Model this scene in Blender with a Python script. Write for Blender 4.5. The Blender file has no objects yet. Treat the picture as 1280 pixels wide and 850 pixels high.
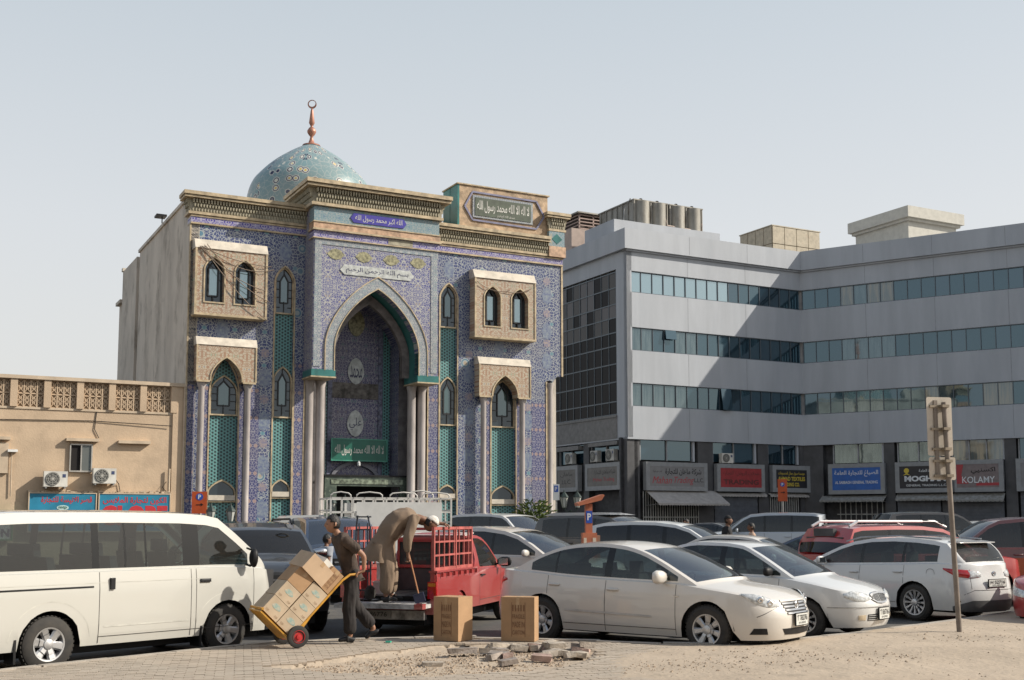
import bpy, bmesh, math, random
from mathutils import Vector, Matrix
PI = math.pi
R = math.radians
random.seed(7)
S = bpy.context.scene
C = S.collection

# ------------------------------------------------------------------ camera, sky, sun, exposure
cd = bpy.data.cameras.new('camera'); cam = bpy.data.objects.new('camera', cd); C.objects.link(cam)
cd.sensor_width = 36; cd.lens = 36 * 1458 / 1280; cd.shift_y = .0625
cd.clip_end = 6000; cd.clip_start = .1
cam.location = (0, 0, 1.8); cam.rotation_euler = (R(90) + math.atan(.1), 0, 0)
S.camera = cam
SUN_EL, SUN_AZ = 35.0, -1.0            # degrees; azimuth measured from +X towards +Y
W = bpy.data.worlds.new('World'); S.world = W; W.use_nodes = True
nt = W.node_tree; bg = nt.nodes['Background']
sky = nt.nodes.new('ShaderNodeTexSky'); sky.sky_type = 'NISHITA'; sky.sun_disc = False
sky.sun_elevation = R(SUN_EL); sky.sun_rotation = R(90 - SUN_AZ)
sky.air_density = 1.0; sky.dust_density = 6.0; sky.ozone_density = 1.0
hz = nt.nodes.new('ShaderNodeMixRGB'); hz.blend_type = 'MIX'; hz.inputs[0].default_value = .72
# thick pale dust haze: warm white at the horizon, thinning to dull blue overhead
tcs = nt.nodes.new('ShaderNodeTexCoord'); sps = nt.nodes.new('ShaderNodeSeparateXYZ'); rmp = nt.nodes.new('ShaderNodeValToRGB')
nt.links.new(tcs.outputs['Generated'], sps.inputs[0]); nt.links.new(sps.outputs[2], rmp.inputs[0])
e_ = rmp.color_ramp.elements; e_[0].position = 0; e_[0].color = (.89, .865, .82, 1); e_[1].position = 1; e_[1].color = (.20, .27, .38, 1)
for p_, c_ in ((.10, (.84, .835, .81, 1)), (.24, (.78, .80, .81, 1)), (.42, (.63, .69, .73, 1)), (.65, (.32, .40, .52, 1))): q_ = e_.new(p_); q_.color = c_
scl = nt.nodes.new('ShaderNodeVectorMath'); scl.operation = 'SCALE'; scl.inputs['Scale'].default_value = 10.4
nt.links.new(rmp.outputs[0], scl.inputs[0]); nt.links.new(scl.outputs[0], hz.inputs[2])
nt.links.new(sky.outputs[0], hz.inputs[1]); nt.links.new(hz.outputs[0], bg.inputs[0])
bg.inputs[1].default_value = .10
sd = bpy.data.lights.new('sun', 'SUN'); sun = bpy.data.objects.new('sun', sd); C.objects.link(sun)
sd.energy = 5.0; sd.angle = R(.6); sd.color = (1, .93, .82)
ce = math.cos(R(SUN_EL))
SV = Vector((ce * math.cos(R(SUN_AZ)), ce * math.sin(R(SUN_AZ)), math.sin(R(SUN_EL))))
sun.rotation_euler = SV.to_track_quat('Z', 'Y').to_euler(); sun.location = (60, 0, 60)
S.view_settings.view_transform = 'Standard'; S.view_settings.look = 'None'
S.view_settings.exposure = .16; S.view_settings.gamma = 1
try: S.view_settings.use_curve_mapping = False
except Exception: pass
S.cycles.max_bounces = 6; S.cycles.transparent_max_bounces = 12
S.cycles.caustics_reflective = False; S.cycles.caustics_refractive = False

# ------------------------------------------------------------------ materials
MATS = {}
def _new(name):
    m = bpy.data.materials.new(name); m.use_nodes = True
    n = m.node_tree; return m, n, n.nodes['Principled BSDF']
def N(n, t, **k):
    x = n.nodes.new('ShaderNode' + t)
    for a, b in k.items(): setattr(x, a, b)
    return x
def _coord(n, scale=(1, 1, 1)):
    tc = N(n, 'TexCoord'); mp = N(n, 'Mapping'); mp.inputs['Scale'].default_value = scale
    n.links.new(tc.outputs['Object'], mp.inputs['Vector']); return mp.outputs[0]
def mat(name, col, rough=.6, metal=0, var=.12, scale=3, bump=0, bscale=None, col2=None, coat=0, stretch=(1, 1, 1), spec=None, dirt=None):
    if name in MATS: return MATS[name]
    m, n, b = _new(name); MATS[name] = m
    b.inputs['Roughness'].default_value = rough; b.inputs['Metallic'].default_value = metal
    if coat: b.inputs['Coat Weight'].default_value = coat; b.inputs['Coat Roughness'].default_value = .06
    if spec is not None: b.inputs['Specular IOR Level'].default_value = spec
    v = _coord(n, stretch)
    if var or col2:
        nz = N(n, 'TexNoise'); nz.inputs['Scale'].default_value = scale; nz.inputs['Detail'].default_value = 5; nz.inputs['Roughness'].default_value = .6
        n.links.new(v, nz.inputs['Vector'])
        cr = N(n, 'ValToRGB'); c2 = col2 or tuple(c * (1 - 2 * var) for c in col)
        cr.color_ramp.elements[0].position = .35; cr.color_ramp.elements[1].position = .65
        cr.color_ramp.elements[0].color = (*c2, 1); cr.color_ramp.elements[1].color = (*(min(1, c * (1 + (0 if col2 else var))) for c in col), 1)
        n.links.new(nz.outputs[0], cr.inputs[0]); out = cr.outputs[0]
        if dirt:
            n2 = N(n, 'TexNoise'); n2.inputs['Scale'].default_value = dirt[0]; n2.inputs['Detail'].default_value = 8; n2.inputs['Roughness'].default_value = .7
            n.links.new(v, n2.inputs['Vector'])
            c3 = N(n, 'ValToRGB'); c3.color_ramp.elements[0].position = dirt[2]; c3.color_ramp.elements[1].position = dirt[3]
            mx = N(n, 'MixRGB'); mx.inputs[2].default_value = (*dirt[1], 1)
            n.links.new(n2.outputs[0], c3.inputs[0]); n.links.new(c3.outputs[0], mx.inputs[0]); n.links.new(out, mx.inputs[1]); out = mx.outputs[0]
        n.links.new(out, b.inputs['Base Color'])
    else: b.inputs['Base Color'].default_value = (*col, 1)
    if bump:
        nb = N(n, 'TexNoise'); nb.inputs['Scale'].default_value = bscale or scale * 8; nb.inputs['Detail'].default_value = 4
        n.links.new(v, nb.inputs['Vector'])
        bp = N(n, 'Bump'); bp.inputs['Strength'].default_value = bump; bp.inputs['Distance'].default_value = .02
        n.links.new(nb.outputs[0], bp.inputs['Height']); n.links.new(bp.outputs[0], b.inputs['Normal'])
    return m
def paint(name, col, dust=.18, rough=.32):
    if name in MATS: return MATS[name]
    m, n, b = _new(name); MATS[name] = m
    v = _coord(n)
    nz = N(n, 'TexNoise'); nz.inputs['Scale'].default_value = 1.7; nz.inputs['Detail'].default_value = 6; n.links.new(v, nz.inputs['Vector'])
    sx = N(n, 'SeparateXYZ'); n.links.new(v, sx.inputs[0])
    lo = N(n, 'MapRange'); lo.inputs[1].default_value = .75; lo.inputs[2].default_value = .15; lo.inputs[3].default_value = .35; lo.inputs[4].default_value = 1
    n.links.new(sx.outputs[2], lo.inputs[0])
    mu = N(n, 'Math', operation='MULTIPLY'); n.links.new(nz.outputs[0], mu.inputs[0]); n.links.new(lo.outputs[0], mu.inputs[1])
    m2 = N(n, 'Math', operation='MULTIPLY'); m2.inputs[1].default_value = dust * 2; n.links.new(mu.outputs[0], m2.inputs[0])
    mx = N(n, 'MixRGB'); mx.inputs[1].default_value = (*col, 1); mx.inputs[2].default_value = (.36, .29, .21, 1)
    n.links.new(m2.outputs[0], mx.inputs[0]); n.links.new(mx.outputs[0], b.inputs['Base Color'])
    rr = N(n, 'MapRange'); rr.inputs[3].default_value = rough - .06; rr.inputs[4].default_value = rough + .3
    n.links.new(mu.outputs[0], rr.inputs[0]); n.links.new(rr.outputs[0], b.inputs['Roughness'])
    b.inputs['Coat Weight'].default_value = 1.0; b.inputs['Coat Roughness'].default_value = .045
    return m
def glass(name, tint=(.35, .42, .42), refl=.16, rough=.02):
    if name in MATS: return MATS[name]
    m = bpy.data.materials.new(name); m.use_nodes = True; MATS[name] = m; n = m.node_tree
    n.nodes.remove(n.nodes['Principled BSDF']); o = n.nodes['Material Output']
    t = N(n, 'BsdfTransparent'); t.inputs[0].default_value = (*tint, 1)
    g = N(n, 'BsdfGlossy'); g.inputs['Roughness'].default_value = rough; g.inputs[0].default_value = (.9, .95, 1, 1)
    fr = N(n, 'LayerWeight'); fr.inputs[0].default_value = .12
    mr = N(n, 'MapRange'); mr.inputs[3].default_value = refl; mr.inputs[4].default_value = .85
    x = N(n, 'MixShader'); n.links.new(fr.outputs['Fresnel'], mr.inputs[0]); n.links.new(mr.outputs[0], x.inputs[0])
    n.links.new(t.outputs[0], x.inputs[1]); n.links.new(g.outputs[0], x.inputs[2])
    d = N(n, 'BsdfDiffuse'); d.inputs[0].default_value = (.42, .38, .32, 1)
    x2 = N(n, 'MixShader'); x2.inputs[0].default_value = .035
    n.links.new(x.outputs[0], x2.inputs[1]); n.links.new(d.outputs[0], x2.inputs[2]); n.links.new(x2.outputs[0], o.inputs[0])
    return m
def pane_mat(name, base, refl=.35, tintc=(.75, .9, 1), rough=.03, streak=None, blend=.3):
    """coated office glazing: dark body, mirror-like coat, faintly wavy"""
    if name in MATS: return MATS[name]
    m = bpy.data.materials.new(name); m.use_nodes = True; MATS[name] = m; n = m.node_tree
    n.nodes.remove(n.nodes['Principled BSDF']); o = n.nodes['Material Output']
    d = N(n, 'BsdfDiffuse'); d.inputs[0].default_value = (*base, 1)
    if streak:
        v = _coord(n, (3, 3, .25)); nz = N(n, 'TexNoise'); nz.inputs['Scale'].default_value = 2; n.links.new(v, nz.inputs[0])
        cr = N(n, 'ValToRGB'); cr.color_ramp.elements[0].position = .42; cr.color_ramp.elements[1].position = .58
        cr.color_ramp.elements[0].color = (*base, 1); cr.color_ramp.elements[1].color = (*streak, 1)
        n.links.new(nz.outputs[0], cr.inputs[0]); n.links.new(cr.outputs[0], d.inputs[0])
    g = N(n, 'BsdfGlossy'); g.inputs['Roughness'].default_value = rough; g.inputs[0].default_value = (*tintc, 1)
    nb = N(n, 'TexNoise'); nb.inputs['Scale'].default_value = .8; bp = N(n, 'Bump'); bp.inputs['Strength'].default_value = .05; bp.inputs['Distance'].default_value = .05
    n.links.new(_coord(n), nb.inputs[0]); n.links.new(nb.outputs[0], bp.inputs['Height']); n.links.new(bp.outputs[0], g.inputs['Normal'])
    fr = N(n, 'LayerWeight'); fr.inputs[0].default_value = blend
    mr = N(n, 'MapRange'); mr.inputs[3].default_value = refl; mr.inputs[4].default_value = .95
    x = N(n, 'MixShader'); n.links.new(fr.outputs['Fresnel'], mr.inputs[0]); n.links.new(mr.outputs[0], x.inputs[0])
    n.links.new(d.outputs[0], x.inputs[1]); n.links.new(g.outputs[0], x.inputs[2]); n.links.new(x.outputs[0], o.inputs[0])
    return m

# glazed tile: mirror-repeated voronoi vines and blossoms in panels
def tile_mat(name, ground, vine, flower, flower2, pu=.5, pv=.62, sc=9, vw=.09, fs=.33, ax='XZ', rough=.28, fsc=3.2, off=(0, 0), medal=None):
    if name in MATS: return MATS[name]
    m, n, b = _new(name); MATS[name] = m; L = n.links
    tc = N(n, 'TexCoord'); sp = N(n, 'SeparateXYZ'); L.new(tc.outputs['Object'], sp.inputs[0])
    if ax == 'DOME':
        at = N(n, 'Math', operation='ARCTAN2'); L.new(sp.outputs[1], at.inputs[0]); L.new(sp.outputs[0], at.inputs[1])
        mu = N(n, 'Math', operation='MULTIPLY'); mu.inputs[1].default_value = 2.6; L.new(at.outputs[0], mu.inputs[0]); U = mu.outputs[0]; V = sp.outputs[2]
    else:
        U = sp.outputs['XYZ'.index(ax[0])]; V = sp.outputs['XYZ'.index(ax[1])]
    def add(s, o):
        a = N(n, 'Math', operation='ADD'); a.inputs[1].default_value = o; L.new(s, a.inputs[0]); return a.outputs[0]
    def pp(s, p):
        a = N(n, 'Math', operation='PINGPONG'); a.inputs[1].default_value = p; L.new(s, a.inputs[0]); return a.outputs[0]
    U = add(U, off[0]); V = add(V, off[1])
    cb = N(n, 'CombineXYZ'); L.new(pp(U, pu), cb.inputs[0]); L.new(pp(V, pv), cb.inputs[2])
    # slow change from panel to panel
    nz = N(n, 'TexNoise'); nz.inputs['Scale'].default_value = 2.2; L.new(cb.outputs[0], nz.inputs[0])
    wv = N(n, 'VectorMath', operation='SCALE'); wv.inputs['Scale'].default_value = .25; L.new(nz.outputs['Color'], wv.inputs[0])
    ad = N(n, 'VectorMath', operation='ADD'); L.new(cb.outputs[0], ad.inputs[0]); L.new(wv.outputs[0], ad.inputs[1])
    v1 = N(n, 'TexVoronoi', feature='DISTANCE_TO_EDGE'); v1.inputs['Scale'].default_value = sc; L.new(ad.outputs[0], v1.inputs[0])
    lt = N(n, 'MapRange'); lt.inputs[1].default_value = vw; lt.inputs[2].default_value = vw * .35; L.new(v1.outputs[0], lt.inputs[0])
    c1 = N(n, 'MixRGB'); c1.inputs[1].default_value = (*ground, 1); c1.inputs[2].default_value = (*vine, 1); L.new(lt.outputs[0], c1.inputs[0])
    v2 = N(n, 'TexVoronoi'); v2.inputs['Scale'].default_value = fsc; L.new(ad.outputs[0], v2.inputs[0])
    f = N(n, 'MapRange'); f.inputs[1].default_value = fs; f.inputs[2].default_value = fs - .06; L.new(v2.outputs['Distance'], f.inputs[0])
    sx = N(n, 'SeparateXYZ'); L.new(v2.outputs['Color'], sx.inputs[0])
    st = N(n, 'Math', operation='GREATER_THAN'); st.inputs[1].default_value = .5; L.new(sx.outputs[0], st.inputs[0])
    fc = N(n, 'MixRGB'); fc.inputs[1].default_value = (*flower, 1); fc.inputs[2].default_value = (*flower2, 1); L.new(st.outputs[0], fc.inputs[0])
    g2 = N(n, 'Math', operation='GREATER_THAN'); g2.inputs[1].default_value = .45; L.new(sx.outputs[1], g2.inputs[0])
    ff = N(n, 'Math', operation='MULTIPLY'); L.new(f.outputs[0], ff.inputs[0]); L.new(g2.outputs[0], ff.inputs[1])
    fm = N(n, 'Math', operation='MULTIPLY'); fm.inputs[1].default_value = .8; L.new(ff.outputs[0], fm.inputs[0])
    c2 = N(n, 'MixRGB'); L.new(fm.outputs[0], c2.inputs[0]); L.new(c1.outputs[0], c2.inputs[1]); L.new(fc.outputs[0], c2.inputs[2])
    v3 = N(n, 'TexVoronoi'); v3.inputs['Scale'].default_value = sc * 2.3; L.new(ad.outputs[0], v3.inputs[0])
    d3 = N(n, 'MapRange'); d3.inputs[1].default_value = .22; d3.inputs[2].default_value = .14; L.new(v3.outputs['Distance'], d3.inputs[0])
    d4 = N(n, 'Math', operation='MULTIPLY'); d4.inputs[1].default_value = .55; L.new(d3.outputs[0], d4.inputs[0])
    c3 = N(n, 'MixRGB'); c3.inputs[2].default_value = (*vine, 1); L.new(d4.outputs[0], c3.inputs[0]); L.new(c2.outputs[0], c3.inputs[1])
    if medal:
        ms, mc = medal; sv = N(n, 'CombineXYZ'); L.new(U, sv.inputs[0]); L.new(V, sv.inputs[2])
        vm = N(n, 'TexVoronoi'); vm.inputs['Scale'].default_value = ms; vm.inputs['Randomness'].default_value = .75; L.new(sv.outputs[0], vm.inputs[0])
        rg = N(n, 'ValToRGB'); rg.color_ramp.interpolation = 'CONSTANT'; el = rg.color_ramp.elements; el[0].position = 0; el[0].color = (*mc[0], 1); kz = 1 if ax != 'DOME' else 1.5; el[1].position = .09 * kz; el[1].color = (*mc[1], 1)
        for ps, cc, al in ((.16, mc[2], 1), (.22, mc[1], 1), (.26, ground, 0)): q_ = el.new(ps * kz); q_.color = (*cc, al)
        L.new(vm.outputs['Distance'], rg.inputs[0]); sm = N(n, 'SeparateXYZ'); L.new(vm.outputs['Color'], sm.inputs[0]); gt = N(n, 'Math', operation='GREATER_THAN'); gt.inputs[1].default_value = .4 if ax != 'DOME' else .1; L.new(sm.outputs[2], gt.inputs[0])
        ma = N(n, 'Math', operation='MULTIPLY'); L.new(gt.outputs[0], ma.inputs[0]); L.new(rg.outputs['Alpha'], ma.inputs[1])
        cm = N(n, 'MixRGB'); L.new(ma.outputs[0], cm.inputs[0]); L.new(c3.outputs[0], cm.inputs[1]); L.new(rg.outputs[0], cm.inputs[2]); c3 = cm
    # overall weathering
    wn = N(n, 'TexNoise'); wn.inputs['Scale'].default_value = .6; wn.inputs['Detail'].default_value = 6; L.new(tc.outputs['Object'], wn.inputs[0])
    wr = N(n, 'MapRange'); wr.inputs[1].default_value = .4; wr.inputs[2].default_value = .75; wr.inputs[4].default_value = .3; L.new(wn.outputs[0], wr.inputs[0])
    c4 = N(n, 'MixRGB'); c4.inputs[2].default_value = (.26, .235, .21, 1); L.new(wr.outputs[0], c4.inputs[0]); L.new(c3.outputs[0], c4.inputs[1])
    L.new(c4.outputs[0], b.inputs['Base Color']); b.inputs['Roughness'].default_value = rough + .15
    b.inputs['Specular IOR Level'].default_value = .35
    return m
def lattice_mat(name, bar, hole, sc=1, ax='XZ'):
    if name in MATS: return MATS[name]
    m, n, b = _new(name); MATS[name] = m; L = n.links
    tc = N(n, 'TexCoord'); sp = N(n, 'SeparateXYZ'); L.new(tc.outputs['Object'], sp.inputs[0])
    X = sp.outputs['XYZ'.index(ax[0])]; Z = sp.outputs[2]; tot = None
    def mth(op, a, b):
        q = N(n, 'Math', operation=op)
        for i, v in enumerate((a, b)):
            if v is None: continue
            if isinstance(v, (int, float)): q.inputs[i].default_value = v
            else: L.new(v, q.inputs[i])
        return q.outputs[0]
    k = 2 * PI / .108
    for t in (0, PI / 3, 2 * PI / 3):
        c = mth('COSINE', mth('ADD', mth('MULTIPLY', X, k * math.cos(t)), mth('MULTIPLY', Z, k * math.sin(t))), None); tot = c if tot is None else mth('ADD', tot, c)
    cr = N(n, 'ValToRGB'); e = cr.color_ramp.elements; e[0].position = .44; e[0].color = (*bar, 1); e[1].position = .56; e[1].color = (*hole, 1)
    q = e.new(.30); q.color = (*bar, 1); q = e.new(.22); q.color = (*(min(1, v * 1.45) for v in bar), 1)  # paler tone at the bar junctions: a highlight put into the colour
    mr = N(n, 'MapRange'); mr.inputs[1].default_value = -1.5; mr.inputs[2].default_value = 3; L.new(tot, mr.inputs[0]); L.new(mr.outputs[0], cr.inputs[0]); L.new(cr.outputs[0], b.inputs['Base Color'])
    b.inputs['Roughness'].default_value = .5
    bp = N(n, 'Bump', invert=True); bp.inputs['Strength'].default_value = .4; bp.inputs['Distance'].default_value = .02
    L.new(mr.outputs[0], bp.inputs['Height']); L.new(bp.outputs[0], b.inputs['Normal'])
    return m

# ------------------------------------------------------------------ mesh builder
class MB:
    def __init__(s): s.v = []; s.f = []
    def quad(s, *p):
        i = len(s.v); s.v += [tuple(q) for q in p]; s.f.append(tuple(range(i, i + len(p)))); return s
    def box(s, x0, x1, y0, y1, z0, z1):
        i = len(s.v)
        s.v += [(x0, y0, z0), (x1, y0, z0), (x1, y1, z0), (x0, y1, z0), (x0, y0, z1), (x1, y0, z1), (x1, y1, z1), (x0, y1, z1)]
        s.f += [tuple(i + k for k in q) for q in ((0, 3, 2, 1), (4, 5, 6, 7), (0, 1, 5, 4), (1, 2, 6, 5), (2, 3, 7, 6), (3, 0, 4, 7))]; return s
    def bar(s, p, q, w, h=None, up=(0, 0, 1)):
        """rectangular bar from p to q"""
        p = Vector(p); q = Vector(q); h = h or w; d = (q - p).normalized(); u = Vector(up)
        if abs(d.dot(u)) > .95: u = Vector((0, 1, 0))
        a = d.cross(u).normalized(); b = a.cross(d); i = len(s.v)
        for c in (p, q):
            for k, l in ((-1, -1), (1, -1), (1, 1), (-1, 1)): s.v.append(tuple(c + a * k * w / 2 + b * l * h / 2))
        s.f += [tuple(i + k for k in f) for f in ((0, 3, 2, 1), (4, 5, 6, 7), (0, 1, 5, 4), (1, 2, 6, 5), (2, 3, 7, 6), (3, 0, 4, 7))]; return s
    def tube(s, pts, r, n=8, cap=True):
        pts = [Vector(p) for p in pts]; rs = r if isinstance(r, (list, tuple)) else [r] * len(pts); i0 = len(s.v)
        for k, p in enumerate(pts):
            d = (pts[min(k + 1, len(pts) - 1)] - pts[max(k - 1, 0)]).normalized()
            u = Vector((0, 0, 1)) if abs(d.z) < .9 else Vector((1, 0, 0)); a = d.cross(u).normalized(); b = d.cross(a)
            for j in range(n): t = 2 * PI * j / n; s.v.append(tuple(p + (a * math.cos(t) + b * math.sin(t)) * rs[k]))
        for k in range(len(pts) - 1):
            for j in range(n):
                a0 = i0 + k * n + j; a1 = i0 + k * n + (j + 1) % n; s.f.append((a0, a1, a1 + n, a0 + n))
        if cap: s.f.append(tuple(i0 + j for j in range(n))[::-1]); s.f.append(tuple(i0 + (len(pts) - 1) * n + j for j in range(n)))
        return s
    def lathe(s, prof, n=24, c=(0, 0, 0), ax='Z'):
        """prof: list of (radius, height)"""
        i0 = len(s.v)
        for r, h in prof:
            for j in range(n):
                t = 2 * PI * j / n; a, b = r * math.cos(t), r * math.sin(t)
                p = (a, b, h) if ax == 'Z' else (a, h, b) if ax == 'Y' else (h, a, b)
                s.v.append((p[0] + c[0], p[1] + c[1], p[2] + c[2]))
        for k in range(len(prof) - 1):
            for j in range(n):
                a0 = i0 + k * n + j; a1 = i0 + k * n + (j + 1) % n
                s.f.append((a0, a1, a1 + n, a0 + n) if ax != 'Y' else (a0, a0 + n, a1 + n, a1))
        return s
    def prism(s, poly, a0, a1, ax='Y'):
        """poly in the two other axes (for Y: x,z; for X: y,z; for Z: x,y)"""
        n = len(poly); i = len(s.v)
        def P(q, a): return (q[0], a, q[1]) if ax == 'Y' else (a, q[0], q[1]) if ax == 'X' else (q[0], q[1], a)
        s.v += [P(q, a0) for q in poly] + [P(q, a1) for q in poly]
        s.f.append(tuple(i + k for k in range(n))); s.f.append(tuple(i + n + k for k in range(n))[::-1])
        for k in range(n): l = (k + 1) % n; s.f.append((i + k, i + n + k, i + n + l, i + l))
        return s
    def add(s, o, M=None):
        i = len(s.v); s.v += [tuple(M @ Vector(v)) if M else v for v in o.v]; s.f += [tuple(i + k for k in f) for f in o.f]; return s
    def mesh(s, name, m=None, smooth=False, weld=0, fixn=False, ang=None):
        me = bpy.data.meshes.new(name); me.from_pydata(s.v, [], s.f)
        if weld or fixn:
            b = bmesh.new(); b.from_mesh(me)
            if weld: bmesh.ops.remove_doubles(b, verts=b.verts, dist=weld); bmesh.ops.dissolve_degenerate(b, dist=weld, edges=b.edges)
            if fixn: bmesh.ops.recalc_face_normals(b, faces=b.faces)
            b.to_mesh(me); b.free()
        me.update()
        if m: me.materials.append(m)
        if smooth:
            me.polygons.foreach_set('use_smooth', [True] * len(me.polygons))
            if ang: me.set_sharp_from_angle(angle=R(ang))
        return me
    def build(s, name, m, parent=None, smooth=False, weld=0, fixn=False, ang=None, **k):
        return link(name, s.mesh(name, m, smooth, weld, fixn, ang), parent, **k)
def link(name, me, parent=None, loc=None, rot=None, kind=None, label=None):
    o = bpy.data.objects.new(name, me); C.objects.link(o)
    if parent: o.parent = parent
    if loc: o.location = loc
    if rot: o.rotation_euler = rot
    if kind: o['kind'] = kind
    if label: o['label'] = label
    return o
def tag(o, label=None, cat=None, group=None, kind=None):
    if label: o['label'] = label
    if cat: o['category'] = cat
    if group: o['group'] = group
    if kind: o['kind'] = kind
    return o
def thing(name, label, cat, loc=(0, 0, 0), rz=0, group=None, kind=None):
    o = bpy.data.objects.new(name, None); C.objects.link(o); o.location = loc; o.rotation_euler = (0, 0, rz)
    o.empty_display_size = .2
    return tag(o, label, cat, group, kind)
def lerp(a, b, t): return a + (b - a) * t
def interp(x, pts):
    if x <= pts[0][0]: return pts[0][1]
    for (x0, y0), (x1, y1) in zip(pts, pts[1:]):
        if x <= x1: return y0 + (y1 - y0) * (x - x0) / max(1e-9, x1 - x0)
    return pts[-1][1]
def sinterp(x, pts):
    """monotone cubic through the points"""
    n = len(pts)
    if n < 3 or x <= pts[0][0] or x >= pts[-1][0]: return interp(x, pts)
    d = [(pts[i + 1][1] - pts[i][1]) / max(1e-9, pts[i + 1][0] - pts[i][0]) for i in range(n - 1)]
    m = [d[0]] + [0 if d[i - 1] * d[i] <= 0 else 2 * d[i - 1] * d[i] / (d[i - 1] + d[i]) for i in range(1, n - 1)] + [d[-1]]
    for i in range(n - 1):
        if x <= pts[i + 1][0]:
            h = max(1e-9, pts[i + 1][0] - pts[i][0]); t = (x - pts[i][0]) / h
            return (2 * t**3 - 3 * t**2 + 1) * pts[i][1] + (t**3 - 2 * t**2 + t) * h * m[i] + (-2 * t**3 + 3 * t**2) * pts[i + 1][1] + (t**3 - t**2) * h * m[i + 1]
# a few shared plain materials
BLACK = mat('black plastic', (.016, .016, .017), .5, var=.1, spec=.25)
RUBBER = mat('tyre rubber', (.022, .021, .02), .8, var=.2, scale=6, col2=(.045, .04, .034))
CHROME = mat('chrome trim', (.62, .62, .62), .18, 1, var=0)
ALLOY = mat('wheel alloy', (.52, .52, .52), .38, .7, var=.12, scale=5)
WHITE = mat('white enamel', (.78, .78, .76), .45, var=.05)
DARKIN = mat('dark cabin trim', (.03, .03, .032), .8, var=.2)
STEELG = mat('grey painted steel', (.30, .30, .29), .5, .3, var=.15)

# ------------------------------------------------------------------ lettering
AR = {'ا': 'ﺍﺎ', 'أ': 'ﺃﺄ', 'ب': 'ﺏﺐﺑﺒ', 'ة': 'ﺓﺔ', 'ت': 'ﺕﺖﺗﺘ', 'ج': 'ﺝﺞﺟﺠ', 'ح': 'ﺡﺢﺣﺤ', 'د': 'ﺩﺪ', 'ر': 'ﺭﺮ', 'ز': 'ﺯﺰ', 'س': 'ﺱﺲﺳﺴ',
      'ش': 'ﺵﺶﺷﺸ', 'ص': 'ﺹﺺﺻﺼ', 'ع': 'ﻉﻊﻋﻌ', 'غ': 'ﻍﻎﻏﻐ', 'ف': 'ﻑﻒﻓﻔ', 'ق': 'ﻕﻖﻗﻘ', 'ك': 'ﻙﻚﻛﻜ', 'ل': 'ﻝﻞﻟﻠ', 'م': 'ﻡﻢﻣﻤ',
      'ن': 'ﻥﻦﻧﻨ', 'ه': 'ﻩﻪﻫﻬ', 'و': 'ﻭﻮ', 'ي': 'ﻱﻲﻳﻴ', '\1': 'ﻻﻼ'}
def arab(t):
    o = ''; t = t.replace('لا', '\1')
    for i, c in enumerate(t):
        if c not in AR: o += c; continue
        p = i > 0 and t[i - 1] in AR and len(AR[t[i - 1]]) == 4; nx = i < len(t) - 1 and t[i + 1] in AR; f = AR[c]
        o += f[(3 if p and nx else 2 if nx else 1 if p else 0) if len(f) == 4 else (1 if p else 0)]
    return o[::-1]
def text(name, body, m, w, h, c, parent, fat=.0, slant=0, arabic=False, face='Y', ext=.004, kind=None, squash=True):
    """lettering fitted into a w x h rectangle centred at c in the plane facing -Y of the parent (face 'X': facing -X)"""
    cu = bpy.data.curves.new('lettering', 'FONT'); cu.body = arab(body) if arabic else body; cu.size = 1; cu.offset = fat; cu.resolution_u = 3; cu.shear = slant
    t = bpy.data.objects.new('lettering_source', cu); C.objects.link(t)
    me = bpy.data.meshes.new_from_object(t.evaluated_get(bpy.context.evaluated_depsgraph_get()))
    bpy.data.objects.remove(t); bpy.data.curves.remove(cu)
    if not len(me.vertices): return None
    xs = [v.co.x for v in me.vertices]; ys = [v.co.y for v in me.vertices]
    x0, x1, y0, y1 = min(xs), max(xs), min(ys), max(ys); sx = w / (x1 - x0); sy = h / (y1 - y0)
    if not squash: sx = sy = min(sx, sy)
    # overlapping joined glyphs must not share a plane: lift every glyph a hair more than the last
    b = bmesh.new(); b.from_mesh(me); b.verts.ensure_lookup_table(); seen = set(); k = 0
    for v in b.verts:
        if v.index in seen: continue
        st = [v]; seen.add(v.index); k += 1
        while st:
            q = st.pop(); x = (q.co.x - (x0 + x1) / 2) * sx; z = (q.co.y - (y0 + y1) / 2) * sy; d = -ext - (k % 7) * .0006
            q.co = (x + c[0], d + c[1], z + c[2]) if face == 'Y' else (d + c[0], c[1] - x, z + c[2])
            for e in q.link_edges:
                o2 = e.other_vert(q)
                if o2.index not in seen: seen.add(o2.index); st.append(o2)
    b.to_mesh(me); b.free(); me.materials.clear(); me.materials.append(m)
    return link(name, me, parent, kind=kind)
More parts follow.
